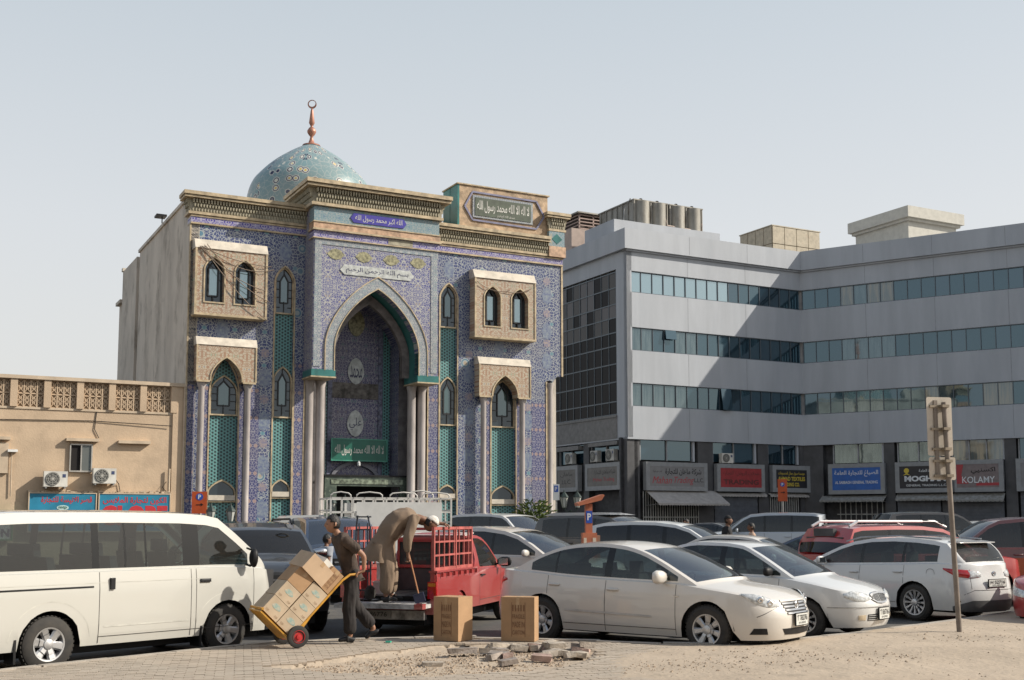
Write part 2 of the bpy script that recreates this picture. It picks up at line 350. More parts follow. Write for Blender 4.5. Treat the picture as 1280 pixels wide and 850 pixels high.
# ================================================================== the ground
def rise(y): return .4 * min(1, max(0, (y - 24) / 26)) ** 1.3
ASPH = mat('asphalt', (.085, .082, .078), .85, var=.15, scale=.5, bump=.5, bscale=60, dirt=(.35, (.19, .165, .13), .5, .75))
SAND = mat('sandy ground', (.42, .34, .255), .95, var=.10, scale=.8, bump=.8, bscale=14, col2=(.36, .29, .215), dirt=(2.5, (.29, .235, .175), .56, .74))
PAVER = mat('concrete paver', (.38, .325, .26), .9, var=.14, scale=2.2, bump=.4, bscale=60, col2=(.31, .26, .205), dirt=(.7, (.43, .35, .27), .45, .7))
KERBM = mat('kerb concrete', (.36, .32, .27), .9, var=.15, scale=3, bump=.4, bscale=40)
def ground_sheet():
    m = MB(); xs = [-3000, -400, -90, -50, -30, -20, -12, -6, 0, 6, 12, 20, 30, 50, 90, 400, 3000]
    ys = [-3000, -60, -10, 8, 14, 20, 24, 28, 32, 36, 40, 44, 50, 60, 90, 160, 500, 4000]
    for y in ys:
        for x in xs: m.v.append((x, y, rise(y) - .004))
    nx = len(xs)
    for j in range(len(ys) - 1):
        for i in range(nx - 1): a = j * nx + i; m.f.append((a, a + 1, a + 1 + nx, a + nx))
    return m
ground_sheet().build('road', ASPH, None, kind='structure', smooth=True)
# kerb line, left to right (road beyond it), top at .12
KL = [(-21.604, -7.856), (-9.034, 8.445), (-5.725, 13.286), (-3.653, 15.918), (-2.504, 16.645), (-0.982, 16.989), (0.442, 16.694), (1.650, 16.203), (2.848, 16.056), (3.584, 16.399), (4.665, 17.234), (6.236, 18.707), (9.545, 22.016), (15.712, 28.969), (29.460, 45.172)]
def kerb_y(x): return interp(x, KL)
pavement = thing('pavement', None, None, kind='structure')
m = MB(); nxs = 140; rows = 46
xs = [-20 + 45 * i / nxs for i in range(nxs + 1)]
import mathutils.noise as mn
def ptop(x, y):
    sand = min(1, max(0, (x - .8 + (15 - y) * .25) / 2.5)); k = min(1, max(0, (kerb_y(x) - y) / 1.2))
    z = .128 + sand * .018
    z += sand * k * (.035 * mn.noise(Vector((x * .7, y * .7, 0))) + .016 * mn.noise(Vector((x * 3, y * 3, 2))) + .02)
    if in_pit(x, y): z = .075 + .02 * mn.noise(Vector((x * 3, y * 3, 5)))
    return z
PIT = [(-2.700, 13.502), (-1.866, 14.730), (-0.736, 16.056), (0.196, 15.712), (1.080, 14.976), (0.835, 14.141), (0.344, 13.257), (-0.982, 12.668), (-1.964, 13.061)]
def in_pit(x, y, pad=0):
    c = False; n = len(PIT)
    for i in range(n):
        x0, y0 = PIT[i]; x1, y1 = PIT[(i + 1) % n]
        if (y0 > y) != (y1 > y) and x < (x1 - x0) * (y - y0) / (y1 - y0) + x0: c = not c
    return c
def row_y(x, j):
    ky = kerb_y(x) - .06
    return ky - (ky + 10) * (1 - (1 - (j / rows)) ** .0 if 0 else (j / rows) ** 2.2) 
for j in range(rows + 1):
    for x in xs: y = row_y(x, j); m.v.append((x, y, ptop(x, y)))
for j in range(rows):
    for i in range(nxs): a = j * (nxs + 1) + i; m.f.append((a, a + nxs + 1, a + nxs + 2, a + 1))
m.build('sand_bed', SAND, pavement, smooth=True)
# finer sheet over the part seen close
m = MB(); nx2, ny2 = 260, 110
for j in range(ny2 + 1):
    for i in range(nx2 + 1):
        x = -3.2 + 13.5 * i / nx2; y = min(kerb_y(x) - .07, 12 + (23 - 12) * j / ny2); z = ptop(x, y) + .003
        z += .006 * mn.noise(Vector((x * 9, y * 9, 1))) * min(1, max(0, (x - .8) / 2))
        m.v.append((x, y, z))
for j in range(ny2):
    for i in range(nx2):
        a = j * (nx2 + 1) + i
        if m.v[a + nx2 + 1][1] - m.v[a][1] > 1e-5 or m.v[a + nx2 + 2][1] - m.v[a + 1][1] > 1e-5: m.f.append((a, a + 1, a + nx2 + 2, a + nx2 + 1))
m.build('trodden_sand', SAND, pavement, smooth=True)
# kerb stones, one by one along the line
def along(line, step):
    out = []; carry = 0
    for (x0, y0), (x1, y1) in zip(line, line[1:]):
        L = math.hypot(x1 - x0, y1 - y0); t = carry
        while t < L: out.append((lerp(x0, x1, t / L), lerp(y0, y1, t / L), math.atan2(y1 - y0, x1 - x0))); t += step
        carry = t - L
    return out
ks = MB(); ks.box(.006, .894, -.13, 0, -.05, .155); kme = ks.mesh('kerb_stone', KERBM)
for x, y, a in along(KL[1:], .9): link('kerb_stone', kme, pavement, (x, y, random.uniform(-.004, .004)), (0, 0, a))
# paving blocks: the nearest as pieces, the rest joined
blocks = []; ang = R(13); ca, sa = math.cos(ang), math.sin(ang)
for r in range(-80, 90):
    for q in range(-60, 60):
        u = q * .208 + (r % 2) * .104; v = r * .106; x = -2 + u * ca - v * sa; y = 14.5 + u * sa + v * ca
        if y > kerb_y(x) - .22 or y < 11.9 or x < -6.6 or x > 3.6: continue
        if in_pit(x, y) or in_pit(x + .1, y) or in_pit(x - .1, y): continue
        edge = (x - 1.1 + (y - 14.5) * -.35) / 2.5 + .5 * mn.noise(Vector((x, y, 0)))
        if edge > .35: continue
        px = 640 + 1465 * x / y
        if px < -30: continue
        blocks.append((x, y, edge))
blocks.sort(key=lambda b: b[1])
bm_ = MB().box(-.1, .1, -.049, .049, -.03, .0); bme = bm_.mesh('paving_block', PAVER)
for i, (x, y, e) in enumerate(blocks[:290]):
    link('paving_block', bme, pavement, (x, y, .148 + random.uniform(-.0035, .002) - max(0, e) * .02), (random.uniform(-.012, .012), random.uniform(-.01, .01), ang + random.uniform(-.012, .012)))
mm = MB()
for x, y, e in blocks[290:]:
    mm.add(bm_, Matrix.Translation((x, y, .148 + random.uniform(-.0035, .002) - max(0, e) * .02)) @ Matrix.Rotation(ang + random.uniform(-.012, .012), 4, 'Z'))
mm.build('paving_blocks_far', PAVER, pavement, kind='stuff')
# gravel in the dug-up patch, clods on the sand
GRAV = mat('gravel', (.38, .30, .22), .95, var=.25, scale=9, col2=(.24, .175, .12))
def pebbles(name, spots, label, mt=GRAV):
    g = MB()
    for x, y, z, r in spots:
        p = [Vector((random.uniform(-1, 1), random.uniform(-1, 1), random.uniform(-.6, .8))).normalized() for _ in range(1)]
        i = len(g.v); a = random.uniform(0, 6.3)
        for k in range(4): t = a + k * PI / 2 + random.uniform(-.3, .3); rr = r * random.uniform(.7, 1.2); g.v.append((x + rr * math.cos(t), y + rr * math.sin(t), z))
        g.v.append((x + random.uniform(-.3, .3) * r, y + random.uniform(-.3, .3) * r, z + r * random.uniform(.5, .9)))
        for k in range(4): g.f.append((i + k, i + (k + 1) % 4, i + 4))
    return tag(g.build(name, mt), label, 'gravel', kind='stuff')
sp = []
while len(sp) < 3600:
    x = random.uniform(-2.8, 1.1); y = random.uniform(12.9, 16.4)
    if in_pit(x, y): sp.append((x, y, ptop(x, y) + .002, random.choice((.008, .012, .018, .03)) * random.uniform(.7, 1.2)))
pebbles('gravel', sp, 'loose gravel and sandy rubble lying in the dug-up patch')
sp = []
for _ in range(700):
    t = random.random(); cx_, cy_ = random.choice(((2.2, 13.6), (2.9, 13.9), (1.6, 13.2), (4.4, 14.2), (6.5, 16.5), (3.4, 14.8)))
    x = random.gauss(cx_, .45); y = random.gauss(cy_, .35)
    if y < kerb_y(x) - .3: sp.append((x, y, ptop(x, y) + .004, random.choice((.006, .01, .014, .024)) * random.uniform(.6, 1.2)))
for _ in range(700):
    x = random.uniform(.5, 10); y = random.uniform(12, 20)
    if y < kerb_y(x) - .2: sp.append((x, y, ptop(x, y) + .003, random.uniform(.006, .016)))
pebbles('rubble', sp, 'scattered clods and small stones on the bare sand at the right')
# loose paving blocks thrown up at the far side of the patch
LOOSE = [mat('loose block grey', (.30, .255, .22), .9, var=.2, scale=6, bump=.4), mat('loose block pinkish', (.40, .285, .235), .9, var=.2, scale=6, bump=.4), mat('loose block pale', (.44, .38, .31), .9, var=.2, scale=6, bump=.4)]
lb = [(-.30, 15.35, .14, .25, 0, 'long dark paving block lying at the left edge of the loose heap'),
      (-.62, 14.35, .09, .05, 2, 'single pale paving block lying alone in the gravel of the dug-up patch'),
      (.12, 14.9, .13, 1.0, 0, 'tilted grey paving block at the near left corner of the loose heap'),
      (.72, 14.75, .13, -.1, 1, 'flat pinkish broken block at the near edge of the loose heap'),
      (1.33, 15.5, .15, .2, 2, 'pale block at the right-hand tip of the loose heap'),
      (.18, 15.75, .20, .7, 2, 'pale broken block standing highest on top of the loose heap'),
      (.30, 14.35, .12, .25, 0, 'grey block closest to the camera in the loose heap')]
rnd = random.Random(3)
for _ in range(20): lb.append((rnd.uniform(-.15, 1.25), rnd.uniform(14.9, 15.95), rnd.uniform(.11, .15), rnd.uniform(-1.5, 1.5), rnd.choice((0, 1, 2, 2)), 'loose paving block jumbled in the heap beside the dug-up patch'))
for i, (x, y, z, a, c, l) in enumerate(lb):
    s = MB(); w_, d_, h_ = (.36, .11, .07) if i == 0 else (rnd.uniform(.18, .27), rnd.uniform(.10, .14), rnd.uniform(.06, .08))
    k = [rnd.uniform(-.02, .02) for _ in range(8)]
    s.box(-w_ / 2, w_ / 2, -d_ / 2, d_ / 2, -h_ / 2, h_ / 2); s.v = [(v[0] + k[j], v[1] + k[(j + 3) % 8] * .6, v[2] + k[(j + 5) % 8] * .25) for j, v in enumerate(s.v)]
    o = s.build('loose_paving_block', LOOSE[c]); x = x * .982 - .34; y *= .982; z = min(z, .16); o.location = (x, y, ptop(x, y) + .045 + (z - .11)); o.rotation_euler = (rnd.uniform(-.17, .17) if i > 1 else 0, rnd.uniform(-.15, .15) if i > 1 else 0, a)
    tag(o, l, 'paving block', 'loose paving blocks by the dug-up patch')
MB().prism([(-.03, -.02), (.04, -.03), (.05, .02), (-.02, .03)], 0, .02, 'Z').build('litter', mat('green foil', (.05, .5, .35), .3))
o = bpy.data.objects['litter']; o.location = (-1.69, 16.1, .152); tag(o, 'small crumpled green wrapper on the paving near the walking man', 'litter')
# ================================================================== arches and openings
def arch_g(t, a=.62): t = min(1, abs(t)); return a * math.sqrt(max(0, 1 - t * t)) + (1 - a) * (1 - t)
def arch_line(u0, u1, zs, za, n=12, a=.62):
    c = (u0 + u1) / 2; w = (u1 - u0) / 2
    return [(c + w * math.sin(-PI / 2 + PI * k / n), zs + (za - zs) * arch_g(math.sin(-PI / 2 + PI * k / n), a)) for k in range(n + 1)]
def wall_open(m, u0, u1, z0, z1, y, cols, depth=.3, nosoffit=False):
    """sheet facing -Y with columns of openings; cols: [(ua, ub, [(zsill, zspring, zapex), ...])]"""
    x = u0
    for ua, ub, hs in sorted(cols):
        if ua > x: m.quad((x, y, z0), (ua, y, z0), (ua, y, z1), (x, y, z1))
        z = z0
        for k, (zb, zs, za) in enumerate(hs):
            if zb > z: 
                m.quad((ua, y, z), (ub, y, z), (ub, y, zb), (ua, y, zb))
            if zb > z0 + 1e-6: m.quad((ua, y, zb), (ub, y, zb), (ub, y + depth, zb), (ua, y + depth, zb))
            al = arch_line(ua, ub, zs, za); zt = hs[k + 1][0] if k + 1 < len(hs) else z1; zt = max(za + .001, zt) if k + 1 == len(hs) else za
            for (a0, b0), (a1, b1) in zip(al, al[1:]):
                m.quad((a0, y, b0), (a1, y, b1), (a1, y, zt), (a0, y, zt))
                m.quad((a0, y, b0), (a0, y + depth, b0), (a1, y + depth, b1), (a1, y, b1))
            m.quad((ua, y, zb), (ua, y + depth, zb), (ua, y + depth, zs), (ua, y, zs)); m.quad((ub, y, zb), (ub, y, zs), (ub, y + depth, zs), (ub, y + depth, zb))
            z = za
        x = ub
    if x < u1: m.quad((x, y, z0), (u1, y, z0), (u1, y, z1), (x, y, z1))
    return m
def arch_band(m, u0, u1, zb, zs, za, w, y0, y1, n=14, sill=True):
    """raised moulding following an arched opening; w wide outwards, from y0 (front) to y1 (back)"""
    inn = [(u0, zb)] + arch_line(u0, u1, zs, za, n) + [(u1, zb)]
    out = [(u0 - w, zb)] + arch_line(u0 - w, u1 + w, zs, za + w * 1.25, n) + [(u1 + w, zb)]
    for k in range(len(inn) - 1):
        a, b, c, d = inn[k], inn[k + 1], out[k + 1], out[k]
        m.quad((a[0], y0, a[1]), (b[0], y0, b[1]), (c[0], y0, c[1]), (d[0], y0, d[1]))
        m.quad((a[0], y0, a[1]), (a[0], y1, a[1]), (b[0], y1, b[1]), (b[0], y0, b[1]))
        m.quad((d[0], y0, d[1]), (c[0], y0, c[1]), (c[0], y1, c[1]), (d[0], y1, d[1]))
    if sill: m.box(u0 - w, u1 + w, y0, y1, zb - w, zb)
    return m
def arch_pane(m, u0, u1, zb, zs, za, y):
    al = arch_line(u0, u1, zs, za); m.quad(*([(u0, y, zb), (u1, y, zb)] + [(a, y, b) for a, b in al[::-1]])); return m

# ================================================================== the mosque
ROTF = math.atan2(.465, .885)
MQ = thing('mosque', 'mosque front covered in blue glazed tiles with tall arched portal and turquoise dome behind', 'mosque', (-11.5, 41, 0), ROTF)
GOLD = mat('gilded ochre moulding', (.49, .39, .25), .6, var=.18, scale=4)
CREAM = mat('sunlit cream stone', (.60, .54, .45), .8, var=.12, scale=3, dirt=(1.5, (.4, .34, .28), .55, .7))  # the stone's own cream colour with random darker blotches
PEACH = mat('peach glazed band', (.52, .34, .22), .45, var=.2, scale=5)
COLST = mat('pale grey column stone', (.40, .36, .34), .45, var=.12, scale=3, stretch=(1, 1, .3))
TEALR = mat('dark teal enamel', (.04, .18, .17), .3, var=.15, scale=2)
PLAST = mat('weathered render', (.60, .545, .47), .95, var=.08, scale=.7, bump=.4, bscale=20, stretch=(1, 1, .55), dirt=(.8, (.32, .285, .24), .52, .66))
MD = ((.42, .37, .20), (.40, .42, .44), (.10, .20, .26))
T_BLUE = tile_mat('blue arabesque tile', (.045, .064, .17), (.37, .395, .395), (.13, .28, .33), (.40, .33, .28), .55, .62, 9.5, vw=.11, fs=.34, fsc=3.4, medal=(1.3, ((.40, .33, .24), (.34, .38, .38), (.10, .20, .28))))
T_BLUES = tile_mat('blue arabesque tile on returns', (.050, .056, .150), (.30, .30, .34), (.13, .25, .30), (.38, .29, .26), .55, .62, 9.5, vw=.10, fs=.34, fsc=3.4, ax='YZ')
T_STRIP = tile_mat('blue and rose strip tile', (.06, .066, .17), (.33, .33, .37), (.11, .28, .33), (.40, .28, .24), .2, .5, 10, fs=.42, fsc=4.3)
T_PORT = tile_mat('pale portal arabesque tile', (.10, .105, .26), (.43, .43, .41), (.24, .33, .33), (.42, .36, .27), .6, .8, 13, vw=.14, fs=.26, fsc=5)
T_PORTS = tile_mat('pale portal tile on returns', (.12, .12, .24), (.38, .38, .37), (.24, .31, .31), (.38, .32, .24), .5, .8, 11, vw=.14, fs=.26, fsc=5, ax='YZ')
T_SILV = tile_mat('silver grey border tile', (.20, .235, .28), (.50, .50, .47), (.38, .30, .24), (.25, .37, .37), .16, .3, 14, fs=.3, fsc=8)
T_IWAN = tile_mat('dusky iwan tile', (.075, .075, .17), (.33, .32, .35), (.20, .16, .16), (.12, .19, .22), .48, .6, 12, vw=.1, fs=.3, fsc=5)
T_IWANS = tile_mat('dusky iwan tile on returns', (.075, .075, .17), (.33, .32, .35), (.20, .16, .16), (.12, .19, .22), .48, .6, 12, vw=.1, fs=.3, fsc=5, ax='YZ')
T_ROSE = tile_mat('cream and rose tile', (.47, .41, .31), (.34, .20, .13), (.08, .20, .34), (.30, .36, .26), .4, .45, 11, vw=.13, fs=.24, fsc=5)
T_TEALB = tile_mat('pale turquoise frieze tile', (.17, .27, .31), (.34, .37, .37), (.14, .22, .30), (.34, .33, .27), .7, .5, 10, fs=.33, fsc=4)
T_BAND = tile_mat('cobalt inscription band tile', (.045, .03, .26), (.42, .40, .50), (.30, .29, .40), (.25, .25, .40), .33, .15, 17, vw=.16, fs=.2, fsc=9)
T_DOME = tile_mat('turquoise dome tile', (.185, .285, .30), (.33, .38, .37), (.58, .42, .12), (.03, .035, .07), 1.02, 1.35, 3.4, vw=.055, fs=.26, ax='DOME', fsc=2.6, rough=.2, medal=(2.3, ((.58, .42, .12), (.56, .56, .50), (.03, .035, .08))))
LAT = lattice_mat('turquoise pierced lattice', (.08, .19, .185), (.016, .028, .032))
DGLASS = pane_mat('dark leaded glass', (.02, .028, .032), .05, (.8, .9, 1))
LEAD = mat('black window lead', (.02, .022, .024), .5, var=0)
GPANE = pane_mat('pale green glass', (.04, .075, .07), .12)
# main block behind the tiled front
m = MB(); m.box(.0, 4.28, .45, 10.2, -.2, 13.45).box(9.27, 15.3, .45, 10.2, -.2, 13.45).box(4.28, 9.27, 2.6, 10.2, -.2, 13.45).box(4.28, 9.27, .6, 2.6, 12, 13.45).box(.35, 15.0, 10.2, 10.6, -.2, 13.2).box(-.05, 15.3, 10.6, 14.2, -.2, 13.35)
m.box(-.02, .3, .0, .45, -.2, 13.45).build('side_wall', PLAST, MQ)
m = MB().box(-.06, .1, .1, 10.3, 13.45, 13.58).box(15.2, 15.4, .1, 14.2, 13.45, 13.58).box(-.1, 15.4, 14.0, 14.3, 13.35, 13.5); m.build('parapet_coping', PLAST, MQ)
MB().box(.0, .25, 14.2, 15.2, 0, 11.9).box(-.15, .3, 14.2, 15.4, 11.9, 12.05).build('rear_annex', PLAST, MQ)
fl = MB().bar((-.05, 5.2, 13.6), (-.05, 5.2, 13.85), .04).box(-.3, .1, 5.0, 5.5, 13.85, 13.93).build('floodlight', BLACK, MQ)
# tiled wings with niches
wl = MB(); wall_open(wl, 0, 4.3, 0, 12.42, 0, [(.82, 1.83, [(.9, 6.35, 7.6)]), (3.12, 3.83, [(.9, 10.6, 11.17)])], .14); wl.build('tiled_wing', T_BLUE, MQ)
wr = MB(); wall_open(wr, 9.25, 15.35, 7.75, 12.42, 0, [(9.78, 10.52, [(7.75, 10.6, 11.17)])], .14)
wall_open(wr, 9.25, 14.6, 0, 7.75, 0, [(12.05, 13.14, [(.9, 6.35, 7.6)])], .14)
# (the slim niche runs through both rows: cut its lower half)
wr.f = wr.f; wr2 = MB(); wall_open(wr2, 9.25, 15.35, 7.75, 12.42, 0, [(9.78, 10.52, [(7.75, 10.6, 11.17)])], .14)
wr2.quad((9.25, 0, 0), (9.78, 0, 0), (9.78, 0, 7.75), (9.25, 0, 7.75)); wall_open(wr2, 10.52, 14.6, 0, 7.75, 0, [(12.05, 13.14, [(.9, 6.35, 7.6)])], .14)
wr2.quad((9.78, 0, 0), (10.52, 0, 0), (10.52, 0, .9), (9.78, 0, .9)).quad((9.78, 0, .9), (9.78, .14, .9), (9.78, .14, 7.75), (9.78, 0, 7.75)).quad((10.52, 0, .9), (10.52, 0, 7.75), (10.52, .14, 7.75), (10.52, .14, .9))
wr2.quad((9.78, 0, .9), (10.52, 0, .9), (10.52, .14, .9), (9.78, .14, .9)).quad((15.35, 0, 7.75), (15.35, .5, 7.75), (15.35, .5, 12.42), (15.35, 0, 12.42)).quad((14.6, 0, 0), (14.6, .5, 0), (14.6, .5, 7.75), (14.6, 0, 7.75)).quad((14.6, 0, 7.75), (14.6, .5, 7.75), (15.35, .5, 7.75), (15.35, 0, 7.75))
wr2.build('tiled_wing', T_BLUE, MQ)
MB().prism([(14.6, 7.75), (14.6, 7.55), (14.85, 7.55), (14.85, 7.45), (15.1, 7.75)], -.002, .4).build('tile_corbel', T_BLUE, MQ)
# rose strips that edge the niches
for a, b in ((.02, .28), (.6, .78), (1.88, 2.02), (3.9, 4.28), (2.2, 2.6)):
    MB().box(a, b, -.006, .01, .2, 6.6 if b < 3 else 7.6).build('strip_tile', T_STRIP, MQ)
for a, b in ((9.3, 9.72), (11.85, 12.0), (13.2, 13.32), (13.9, 14.55)):
    MB().box(a, b, -.006, .01, .2, 7.6 if a < 10 else 6.6).build('strip_tile', T_STRIP, MQ)
def niche(u0, u1, z0, ztop, wins, spr=.6, hood=False):
    m = MB(); m.quad((u0, .135, z0), (u1, .135, z0), (u1, .135, ztop), (u0, .135, ztop)); m.build('lattice_screen', LAT, MQ)
    f = MB(); arch_band(f, u0, u1, z0, (6.35 if hood else 10.6), ztop, .05, -.03, .02); f.build('niche_frame', GOLD, MQ)
    MB().box(u0, u1, .06, .14, z0 - .0, z0 + .1).build('niche_sill', GOLD, MQ)
    for zb, zs, za in wins:
        p = MB(); arch_pane(p, u0 + .03, u1 - .03, zb, zs, za, .12); p.build('window_pane', DGLASS, MQ)
        q = MB(); arch_band(q, u0 + .05, u1 - .05, zb, zs, za - .05, .05, .04, .13, 12); fo = q.build('window_frame', GOLD, MQ)
        b = MB(); c = (u0 + u1) / 2; w = (u1 - u0) / 2; h = za - zb
        if h > 1:
            # leaded lights: a tall pointed inner panel held by bars
            b.bar((c, .1, zb), (c, .1, zb + .25 * h), .03).bar((c, .1, zb + .85 * h), (c, .1, za - .03), .03)
            for sx in (-1, 1):
                b.bar((c + sx * .42 * w, .1, zb + .22 * h), (c + sx * .42 * w, .1, zb + .7 * h), .045); b.bar((c + sx * .42 * w, .1, zb + .7 * h), (c, .1, zb + .86 * h), .045)
                for t in (.12, .34, .52, .7): b.bar((c + sx * .42 * w, .1, zb + t * h), (c + sx * w, .1, zb + t * h), .03)
            b.bar((c - .42 * w, .1, zb + .22 * h), (c + .42 * w, .1, zb + .22 * h), .045)
            MB().quad((c - .38 * w, .112, zb + .24 * h), (c + .38 * w, .112, zb + .24 * h), (c + .38 * w, .112, zb + .68 * h), (c, .112, zb + .82 * h), (c - .38 * w, .112, zb + .68 * h)).build('inner_light', GPANE, fo)
            b.build('window_leading', LEAD, fo)
        else:
            MB().box(u0 + .03, u1 - .03, .0, .12, zb + .02, zb + .2).build('sill_panel', CREAM, fo)
niche(.82, 1.83, .9, 7.6, [(5.6, 6.4, 7.0), (2.5, 2.8, 3.25)], hood=True)
niche(12.05, 13.14, .9, 7.6, [(5.58, 6.75, 7.45), (2.45, 2.75, 3.2)], hood=True)
niche(3.12, 3.83, .9, 11.17, [(9.46, 10.65, 11.15), (5.6, 6.95, 7.45), (2.65, 2.95, 3.3)])
niche(9.78, 10.52, .9, 11.17, [(9.46, 10.65, 11.15), (5.57, 6.95, 7.45), (2.65, 2.9, 3.2)])
# gilded corner beads and the inscription band
MB().box(-.05, .0, -.03, .1, .0, 12.42).build('corner_bead', GOLD, MQ); MB().box(15.3, 15.38, -.03, .1, 7.75, 12.42).build('corner_bead', GOLD, MQ); MB().box(14.56, 14.62, -.03, .1, 0, 7.5).build('corner_bead', GOLD, MQ)
for a, b in ((4.26, 4.32), (3.87, 3.91), (9.25, 9.3), (9.73, 9.76), (2.06, 2.1)): MB().box(a, b, -.02, .02, .1, 7.3).build('corner_bead', GOLD, MQ)
for a, b in ((-.03, 4.3), (9.25, 15.37)):
    MB().box(a, b, -.04, .5, 12.47, 12.68).build('inscription_band', T_BAND, MQ)
    MB().box(a, b, -.07, .5, 12.41, 12.47).box(a, b, -.07, .5, 12.68, 12.74).build('band_moulding', GOLD, MQ)
def cornice(u0, u1, y, z0, z1, out, sides=(0, 0), back=.6):
    """stepped cornice with two rows of little muqarnas niches"""
    h = z1 - z0; e0 = sides[0] * out; e1 = sides[1] * out
    a = MB(); a.box(u0 - e0 * .35, u1 + e1 * .35, y - out * .35, y + back, z0, z0 + h * .12)
    a.box(u0 - e0 * .9, u1 + e1 * .9, y - out * .85, y + back, z0 + h * .72, z0 + h * .8).box(u0 - e0, u1 + e1, y - out, y + back, z0 + h * .84, z1); a.build('cornice_moulding', GOLD, MQ)
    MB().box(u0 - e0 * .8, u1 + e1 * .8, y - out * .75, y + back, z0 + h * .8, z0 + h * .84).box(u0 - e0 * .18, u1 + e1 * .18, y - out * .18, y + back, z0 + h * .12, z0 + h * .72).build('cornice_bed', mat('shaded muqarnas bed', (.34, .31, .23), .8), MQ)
    t = MB()
    for row, (f0, f1, o0, w) in enumerate(((.14, .32, .28, .05), (.33, .51, .42, .05), (.52, .71, .56, .05))):
        n = int((u1 - u0) / .105)
        for k in range(n):
            x = u0 + (k + .5 + .5 * (row % 2)) * (u1 - u0) / n
            if x > u1: continue
            za, zb = z0 + h * f0, z0 + h * f1
            t.prism([(x - .012, za), (x + .012, za), (x + w * .72, zb - .03), (x, zb), (x - w * .72, zb - .03)], y - out * o0, y - out * .1)
        for sd, ux in ((sides[0], u0), (sides[1], u1)):
            if not sd: continue
            sg = -1 if ux == u0 else 1; n2 = int(back / .14)
            for k in range(n2):
                yy = y + k * .14; za, zb = z0 + h * f0, z0 + h * f1
                t.prism([(yy - .02, za), (yy + .02, za), (yy + .045, zb), (yy - .045, zb)], ux + sg * out * .1, ux + sg * out * o0, 'X')
    t.build('muqarnas', mat('muqarnas stone', (.42, .38, .28), .75, var=.25, scale=6, col2=(.30, .27, .19)), MQ, kind='stuff')
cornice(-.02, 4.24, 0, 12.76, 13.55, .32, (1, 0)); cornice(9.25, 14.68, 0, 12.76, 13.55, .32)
MB().box(14.68, 15.42, -.12, .9, 13.2, 13.85).build('corner_block', T_TEALB, MQ); MB().box(14.66, 15.46, -.16, .9, 12.76, 13.2).build('corner_block', PEACH, MQ)
MB().prism([(15.05, 13.3), (15.3, 13.52), (15.05, 13.75), (14.8, 13.52)], -.13, -.1).build('diamond_tile', TEALR, MQ)
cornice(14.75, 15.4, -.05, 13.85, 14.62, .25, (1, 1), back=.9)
for u_, zs_ in ((14.62, (8.35, 9.1, 9.6, 10.35, 11.1, 11.7)), (13.72, (2.6, 3.4, 4.2, 5.0, 5.8, 6.4)), (11.05, (2.7, 3.5, 4.3, 5.1, 5.9, 6.7, 7.6, 8.4)), (2.78, (2.2, 3.0, 3.8, 4.6, 5.4, 6.2, 7.0, 7.9)), (3.47, (11.75,)), (10.15, (11.75,)), (1.2, (8.65,)), (12.4, (8.75,))):
    for k_, z_ in enumerate(zs_):
        w_ = .17 if k_ % 2 else .24; h_ = .17 if k_ % 2 else .36
        if u_ == 13.72 and z_ < 1: continue
        MB().prism([(u_ + w_ * math.cos(2 * PI * q / 16) * (1 + .12 * math.cos(8 * PI * q / 8)), z_ + h_ * math.sin(2 * PI * q / 16) * (1 + .12 * math.cos(8 * PI * q / 8))) for q in range(16)], -.005, .0).build('tile_medallion', mat('pale slate medallion', (.24, .28, .31), .45, var=.4, scale=9, col2=(.10, .13, .24)) if k_ % 2 == 0 else mat('rose medallion', (.36, .29, .25), .45, var=.4, scale=12, col2=(.14, .15, .26)), MQ)
# projecting window boxes
def window_box(u0, u1, z0, z1, holes, y=-.5):
    bx = thing('window_box', None, None); bx.parent = MQ; del_ = None
    m = MB(); wall_open(m, u0, u1, z0, z1 - .3, y, [(a, b, [(z0 + .42, z1 - 1.05, z1 - .62)]) for a, b in holes], .3)
    m.quad((u0, 0, z0), (u0, y, z0), (u0, y, z1 - .3), (u0, 0, z1 - .3)).quad((u1, y, z0), (u1, 0, z0), (u1, 0, z1 - .3), (u1, y, z1 - .3)).quad((u0, 0, z0), (u1, 0, z0), (u1, y, z0), (u0, y, z0))
    m.build('box_face', T_ROSE, bx)
    MB().prism([(0, z1 - .3), (y - .04, z1 - .3), (y + .16, z1 + .05), (0, z1 + .08)], u0 - .04, u1 + .04, 'X').build('sloping_top', CREAM, bx)
    g = MB().box(u0 - .03, u1 + .03, y - .03, .0, z0 - .08, z0).box(u0 - .03, u0 + .04, y - .03, y + .02, z0, z1 - .3).box(u1 - .04, u1 + .03, y - .03, y + .02, z0, z1 - .3); g.build('box_moulding', GOLD, bx)
    for a, b in holes:
        f = MB(); arch_band(f, a, b, z0 + .42, z1 - 1.05, z1 - .62, .05, y - .03, y + .03, 12); f.build('window_surround', GOLD, bx)
        p = MB(); arch_pane(p, a, b, z0 + .4, z1 - 1.05, z1 - .6, y + .28); p.build('window_pane', DGLASS, bx)
        c = (a + b) / 2; q = MB(); zb = z0 + .42; zt = z1 - .7
        q.bar((c, y + .22, zb), (c, y + .22, zb + .25), .04).bar((c - .17, y + .22, zb + .25), (c + .17, y + .22, zb + .25), .05).bar((c - .17, y + .22, zb + .25), (c - .17, y + .22, zt - .25), .05).bar((c + .17, y + .22, zb + .25), (c + .17, y + .22, zt - .25), .05).bar((c - .17, y + .22, zt - .25), (c, y + .22, zt), .05).bar((c + .17, y + .22, zt - .25), (c, y + .22, zt), .05)
        q.build('window_leading', LEAD, bx)
        MB().quad((c - .15, y + .24, zb + .27), (c + .15, y + .24, zb + .27), (c + .15, y + .24, zt - .28), (c - .15, y + .24, zt - .28)).build('inner_light', pane_mat('sky green glass', (.14, .26, .25), .3), bx)
